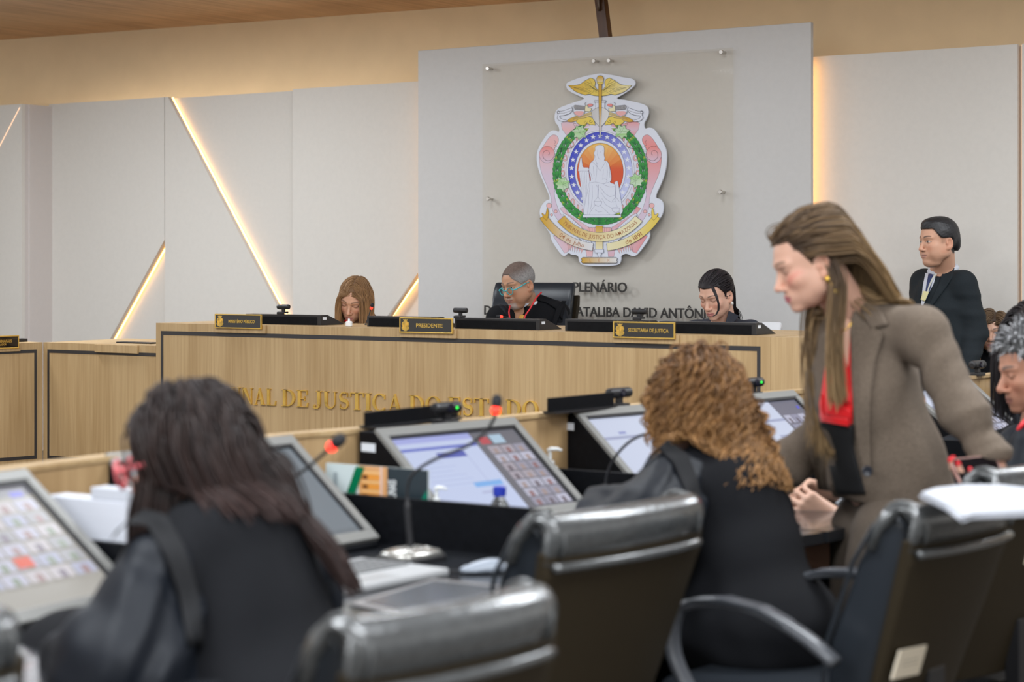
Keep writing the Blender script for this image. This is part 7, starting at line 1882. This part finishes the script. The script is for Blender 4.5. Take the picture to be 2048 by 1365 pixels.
def gooseneck(label, pts, base=None, headr=.013, ring=True, base_on=None, thick=.0038):
    """pts: world points of the stem from foot to head"""
    P = [Vector(p) for p in pts]; loc = P[0].copy()
    if base_on is not None: loc.z = base_on
    o = thing('gooseneck_microphone', label, 'microphone', tuple(loc)); T = Matrix.Translation(-loc)
    q = []
    for i in range(len(P) - 1):
        for k in range(6):
            u = k / 6; a, b, c, d = [P[min(max(i + e, 0), len(P) - 1)] for e in (-1, 0, 1, 2)]
            q.append(.5 * ((2 * b) + (-a + c) * u + (2 * a - 5 * b + 4 * c - d) * u * u + (-a + 3 * b - 3 * c + d) * u ** 3))
    q.append(P[-1]); n = len(q)
    mb = MB(T); mb.tube(q, [thick * (2.1 if i < n * .18 else 1.0) for i in range(n)], 10); mb.build('stem', M_BLK2, o, smooth=True)
    d = (q[-1] - q[-3]).normalized(); Q = d.to_track_quat('Z', 'Y').to_matrix().to_4x4()
    if ring: mb = MB(T @ Matrix.Translation(q[-1]) @ Q); mb.lathe([(headr * .55, -.004), (headr * .85, 0), (headr * .95, .006), (headr * .85, headr * 1.1)], 18); mb.build('light_ring', M_RED, o, smooth=True)
    mb = MB(T @ Matrix.Translation(q[-1] + d * headr * (1.1 if ring else 0)) @ Q); mb.lathe([(headr * .8, 0), (headr * 1.05, headr * .5), (headr * 1.05, headr * 1.5), (headr * .8, headr * 2.2), (headr * .3, headr * 2.5)], 18); mb.build('foam_head', noisy(mat('black_foam', (.015, .015, .017), .9), 300, .3), o, smooth=True)
    if base:
        mb = MB(); w_, h_ = base; rot = Matrix.Rotation(R(50), 4, 'Z'); mb.push(rot)
        mb.prism([(-w_, -h_ * .7), (-w_ * .7, -h_), (w_ * .7, -h_), (w_, -h_ * .7), (w_, h_ * .7), (w_ * .7, h_), (-w_ * .7, h_), (-w_, h_ * .7)], 0, .014, 'z'); mb.build('base', M_BLK2, o, bevel=.004)
        mb = MB(); mb.push(rot); v = []
        k8 = [(-w_, -h_ * .7), (-w_ * .7, -h_), (w_ * .7, -h_), (w_, -h_ * .7), (w_, h_ * .7), (w_ * .7, h_), (-w_ * .7, h_), (-w_, h_ * .7)]
        for z, s_ in ((.0145, .93), (.026, .80), (.034, .45), (.036, .15)): v += [(x * s_, y * s_, z) for x, y in k8]
        mb.add(v, [(i * 8 + k, i * 8 + (k + 1) % 8, (i + 1) * 8 + (k + 1) % 8, (i + 1) * 8 + k) for i in range(3) for k in range(8)] + [tuple(24 + k for k in range(8)), tuple(range(7, -1, -1))])
        mb.build('top_cover', mat('silver_cover', (.50, .49, .46), .25, .7), o, smooth=True)
        for k, (x, y) in enumerate(((-.03, -.02), (.0, -.03), (.03, -.02))): mb = MB(); mb.push(rot); mb.push(Matrix.Translation((x, y, .028))); mb.lathe([(.005, 0), (.006, .004), (.003, .007)], 10); mb.build('button', M_CHROME, o)
    return o
DZ = lambda px, py, z=DESK_Z: W(px, py, (EYE - z) * F_PX / (py - HZ))
b2_ = DZ(832, 1124)
gooseneck('lit gooseneck microphone curving over the document screen, on a silver base', [W(822, 1100, b2_.y), W(816, 1030, b2_.y), W(815, 975, b2_.y), W(830, 945, b2_.y - .01), W(872, 918, b2_.y - .03), W(935, 892, b2_.y - .05), W(972, 862, b2_.y - .06), W(988, 838, b2_.y - .07), W(991, 826, b2_.y - .07)], base=(.078, .058), headr=.0115, base_on=DESK_Z)
gooseneck('lit gooseneck microphone slanting in front of the blank grey screen', [W(498, 1170, 4.12), W(500, 1080, 4.12), W(520, 1010, 4.10), W(560, 975, 4.08), W(612, 938, 4.05), W(645, 910, 4.03), W(660, 897, 4.02)], base=(.075, .055), headr=.0125, base_on=DESK_Z)
b3_ = DZ(1214, 1055)
gooseneck('dark gooseneck microphone bending behind the curly hair', [W(1216, 1050, b3_.y), W(1213, 990, b3_.y), W(1214, 955, b3_.y), W(1230, 915, b3_.y - .02), W(1262, 882, b3_.y - .04), W(1300, 866, b3_.y - .06), W(1325, 866, b3_.y - .08)], base=(.07, .05), headr=.0115, base_on=DESK_Z)
q = ROTW @ Vector((SZ(731, 662, TBN + .30)[0], TBN + .30, ZB))
gooseneck('microphone with red ring beside the blonde woman’s face', [q, W(733, 645, q.y), W(738, 630, q.y), W(742, 618, q.y)], headr=.0078, base_on=ZB, thick=.0026)
q = ROTW @ Vector((SZ(1040, 662, TBN + .32)[0], TBN + .32, ZB))
gooseneck('microphone with red ring lying low before the man with turquoise glasses', [q, W(1030, 645, q.y), W(1018, 636, q.y), W(1004, 634, q.y)], headr=.0072, base_on=ZB, thick=.0024)
gooseneck('thin gooseneck microphone in front of the grey-haired man', [DZ(1950, 905), W(1950, 840, 6.9), W(1975, 828, 6.85), W(2005, 838, 6.8), W(2022, 850, 6.78)], headr=.010, ring=False, base_on=DESK_Z)
# webcams of the desk row
def wc_row(k, px, label, led=True):
    v, w_ = vdir(TRS[k][1]); o = TR(k)
    # point on the top flat of the housing whose pixel x is px
    kx = (px - 1024) / F_PX; b = o - w_ * .030; t = (b.x - kx * b.y) / (kx * v.y - v.x); p = b + v * t; p.z = 1.0095
    M = Matrix.Translation(p) @ Matrix.Rotation(math.atan2(v.y, v.x), 4, 'Z'); return webcam(label, M, 1.3, None, led)
wc_row('C', 893, 'webcam with green light on top of the centre document screen')
wc_row('D', 1238, 'webcam on top of the screen left of the curly-haired woman', False)
wc_row('E', 1506, 'webcam with green light right of the curly hair')
wc_row('G', 1955, 'webcam on the monitor in front of the seated woman at the far right', False)

# ------------------------------------------------------------------ desk things
def pump_bottle(label, p, h=.15, ang_=0):
    s_ = h / .15; o = thing('sanitizer_bottle', label, 'bottle', tuple(p), ang_)
    mb = MB(Matrix.Scale(s_, 4)); mb.lathe([(.022, 0), (.025, .004), (.025, .085), (.021, .098), (.010, .104)], 20); mb.build('bottle_body', mat('translucent_white', (.78, .80, .76), .3, sss=.1), o, smooth=True)
    mb = MB(Matrix.Scale(s_, 4)); mb.lathe([(.012, .104), (.012, .114), (.005, .115), (.005, .138)], 14); mb.build('collar', M_WHITE, o)
    mb = MB(Matrix.Scale(s_, 4)); mb.tube([(-.008, 0, .142), (.004, 0, .147), (.020, 0, .147), (.033, 0, .142)], [.005, .0065, .005, .0035], 8); mb.build('pump_spout', M_WHITE, o, smooth=True)
    return o
def on_desk(px, py, Y, z=DESK_Z): p = W(px, py, Y); p.z = z; return p
pump_bottle('white pump sanitizer bottle beyond the centre screen, before the black housing', on_desk(1100, 0, 5.62), .155)
pump_bottle('white pump sanitizer bottle standing right of the brochure', on_desk(873, 0, 4.93), .122)
o = thing('water_bottle', 'small clear water bottle with a blue cap before the document screen', 'bottle', tuple(on_desk(999, 0, 4.86)))
mb = MB(); mb.lathe([(.024, 0), (.027, .006), (.027, .07), (.024, .085), (.012, .104), (.012, .112)], 20)
m_ = mat('clear_plastic', (.9, .93, .96), .06, trans=.95); mb.build('bottle_body', m_, o, smooth=True)
mb = MB(); mb.lathe([(.0165, .108), (.0165, .129), (.015, .131)], 18); mb.build('cap', mat('blue_cap', (.015, .035, .38), .4), o)
# brochure standing behind the partition
Lc = Ls['B'] + Vector((SU, CU, 0)) * .035
def along(P, d, px):
    kx = (px - 1024) / F_PX; return P + d * ((P.x - kx * P.y) / (kx * d.y - d.x))
pa_, pb_ = along(Lc, UW, 652), along(Lc, UW, 857)
Lb = (pb_ - pa_).length
o = thing('brochure', 'open brochure with photographs of orange columns standing behind the black partition', 'brochure', (pa_.x, pa_.y, DESK_Z + .002), -A33)
hB = .180
mb = MB(); mb.box(0, Lb, 0, .004, 0, hB); mb.build('cover', mat('brochure_paper', (.62, .68, .68), .4), o)
mb = MB()
def bq(u0, v0, u1, v1, col, n=[0]): n[0] += 1; y = -.0004 - .00012 * n[0]; mb.add([(u0 * Lb, y, v0 * hB), (u1 * Lb, y, v0 * hB), (u1 * Lb, y, v1 * hB), (u0 * Lb, y, v1 * hB)], [(0, 1, 2, 3)], col)
def bp_(P, col, n=[20]): n[0] += 1; mb.flat([(x * Lb, z * hB) for x, z in P], -.002 - .00012 * n[0], col=col)
bq(.0, 0, .56, 1, (.58, .66, .66)); bq(.33, 0, .61, 1, (.66, .34, .14))
for k in range(4):
    z0 = .50 + k * .13 - .08; bq(.36, z0, .54, z0 + .075, (.75, .30, .05)); bq(.37, z0 + .01, .42, z0 + .06, (.10, .04, .02)); bq(.36, z0 + .082, .54, z0 + .115, (.80, .48, .20))
bq(.54, 0, .565, 1, (.70, .50, .42)); bq(.61, 0, 1.0, 1, (.018, .028, .035))
bp_([(.12, .2), (.20, .2), (.395, .985), (.31, .985)], (.0, .15, .06)); bp_([(.14, .2), (.33, .2), (.33, .62)], (.50, .52, .60)); bp_([(.76, .2), (1.0, .2), (1.0, .74)], (.0, .16, .10))
bq(.08, .45, .12, .88, (.34, .40, .42)); bq(.05, .40, .07, .70, (.42, .47, .49))
mb.build('printed_face', M_PRINT, o, recalc=False)
vs_, fs_ = text_mesh('TRIBUNAIS', 1.0, 0, offset=.02); xs = [v[0] for v in vs_]; mb = MB()
mb.add([(Lb * .665 - v[1] * .022 * 0 + (-(v[1]) * .034 + .012), -.0062, .075 + (v[0] - min(xs)) / (max(xs) - min(xs)) * .075) for v in vs_], fs_)
mb.build('lettering', mat('white_print', (.75, .78, .78), .5), o)
# white document box behind the first partition
La = Ls['A'] + Vector((SU, CU, 0)) * .03; p0, p1 = along(La, UW, 92), along(La, UW, 250); Lw = (p1 - p0).length
o = thing('document_box', 'white stack of bound papers behind the long-haired woman’s glasses', 'papers', (p0.x, p0.y, DESK_Z), -A33)
mb = MB(); mb.box(0, Lw, 0, .06, 0.001, .193); mb.build('paper_block', noisy(mat('grey_white_paper', (.58, .60, .66), .7), 3, .03, stretch=(1, 1, 60)), o, bevel=.002)
mb = MB(); mb.box(Lw * .55, Lw * 1.0, .005, .05, .194, .218); mb.build('paper_block', M_PAPER, o, bevel=.002)
# keyboard of the second desk
v_, w2 = vdir(38); ob = TR('B'); rot = math.atan2(v_.y, v_.x)
o = thing('keyboard', 'grey keyboard base in front of the blank grey screen', 'keyboard', tuple((ob + Vector((0, 0, DESK_Z + .001)))), rot)
mb = MB(); mb.box(-.62, -.215, -.70, -.44, 0, .016); mb.build('base', mat('silver_plastic', (.45, .46, .47), .4), o, bevel=.004)
mb = MB()
for i in range(15):
    for j in range(5): mb.box(-.60 + i * .0245, -.60 + i * .0245 + .020, -.60 + j * .027, -.60 + j * .027 + .021, .0162, .0195)
mb.build('keys', mat('grey_keys', (.16, .165, .17), .5), o)['kind'] = 'stuff'
mb = MB(); mb.box(-.48, -.36, -.685, -.625, .0162, .0168); mb.build('touchpad', mat('touchpad_grey', (.35, .36, .37), .35), o)
# desk mat
C4 = [DZ(700, 1212), DZ(868, 1162), DZ(1022, 1178), DZ(880, 1250)]; cc = sum(C4, Vector()) / 4
o = thing('desk_pad', 'grey desk pad lying in front of the silver microphone base', 'desk pad', (cc.x, cc.y, DESK_Z + .001))
mb = MB(); mb.prism([(p.x - cc.x, p.y - cc.y) for p in C4], 0, .004, 'z'); mb.build('border', mat('pad_border', (.20, .19, .19), .4), o, bevel=.001)
mb = MB(); mb.prism([((p.x - cc.x) * .84, (p.y - cc.y) * .84) for p in C4], .0042, .0055, 'z'); mb.build('surface', mat('pad_slate', (.075, .085, .10), .25), o)
# mouse
p = DZ(975, 1146); o = thing('computer_mouse', 'light grey computer mouse right of the silver microphone base', 'mouse', (p.x, p.y, DESK_Z + .001), R(20))
f = Field(axis(-.08, .08, .004), axis(-.05, .05, .004), axis(0, .06, .004)); f.ell((0.010, 0, .008), (.046, .028, .022), .01); f.ell((-.035, 0, .006), (.030, .022, .014), .015)
f.addf(lambda X, Y, Z: np.maximum(0, .002 - Z) * 20); P, Q = f.mesh(); mesh_obj('body', P, Q, mat('mouse_grey', (.30, .34, .40), .35), o, smooth=2)
mb = MB(); mb.box(-.052, -.032, -.0015, .0015, .014, .021); mb.build('wheel', M_BLK2, o)
mb = MB(); mb.tube([(-.06, 0, .006), (-.12, .03, .003), (-.20, .10, .003), (-.26, .14, .003)], .0022, 6); mb.build('cable', M_BLK2, o, smooth=True)
# small console boxes on desk A side: dark cable near the base
# papers on the chair back
TZ = lambda px, py, z: W(px, py, (EYE - z) * F_PX / (py - HZ))
pts = [(1838, 990), (1870, 980), (1935, 973), (2010, 974), (2080, 982), (2130, 1002), (2090, 1026), (2010, 1030), (1940, 1034), (1924, 1040), (1890, 1015)]
zz = .985; Pw = [TZ(a, b, zz) for a, b in pts]; cc = sum(Pw, Vector()) / len(Pw)
o = thing('paper_stack', 'loose white papers lying across the back of the right-hand chair', 'papers', (cc.x, cc.y, zz - .006))
for i in range(5):
    mb = MB(); k = 1 - .012 * i; a = R(1.6 * math.sin(i * 2.1)); ca, sa = math.cos(a), math.sin(a)
    mb.prism([(((p.x - cc.x) * ca - (p.y - cc.y) * sa) * k, ((p.x - cc.x) * sa + (p.y - cc.y) * ca) * k) for p in Pw], .0024 * i + .0004, .0024 * i + .0018, 'z'); mb.build('sheet', M_PAPER, o)
# ================================================================== chairs behind the high bench, dais floor
mb = MB(); mb.box(B0x - 2.6, B1x + .2, TBN + .80, TC - .01, 0.001, DAIS); o = wobj(mb, 'floor_dais', MATS['floor_carpet']); struct(o)
def face_chair(label, px, Y, ztop, width, leather, fwd, top=1.05, lean=R(8)):
    p = on_desk(px, 0, Y, 0); p.z = ztop - top
    f = Vector((fwd[0], fwd[1], 0)).normalized(); rot = math.atan2(-f.y, -f.x) - R(90)
    back = -f; org = p - back * (.235 + math.tan(lean) * (top - .5)); org.z = p.z
    return exec_chair('office_chair', label, org, rot, width=width, top=top, lean=lean, arms=False, simple=True, leather=leather, shellmat=leather if leather is M_WLEA else None)
_mh = M_HOOD
M_HOOD = mat('blue_black_leather', (.012, .018, .026), .32)
face_chair('high black leather chair behind the man with turquoise glasses', 1072, 10.28, 1.347, .47, M_HOOD, (-.28, -.96))
M_HOOD = M_WLEA
face_chair('chair with a white cover behind the woman with the ponytail', 1488, 9.62, 1.160, .42, M_WLEA, (-.35, -.93), top=.98)
M_HOOD = _mh
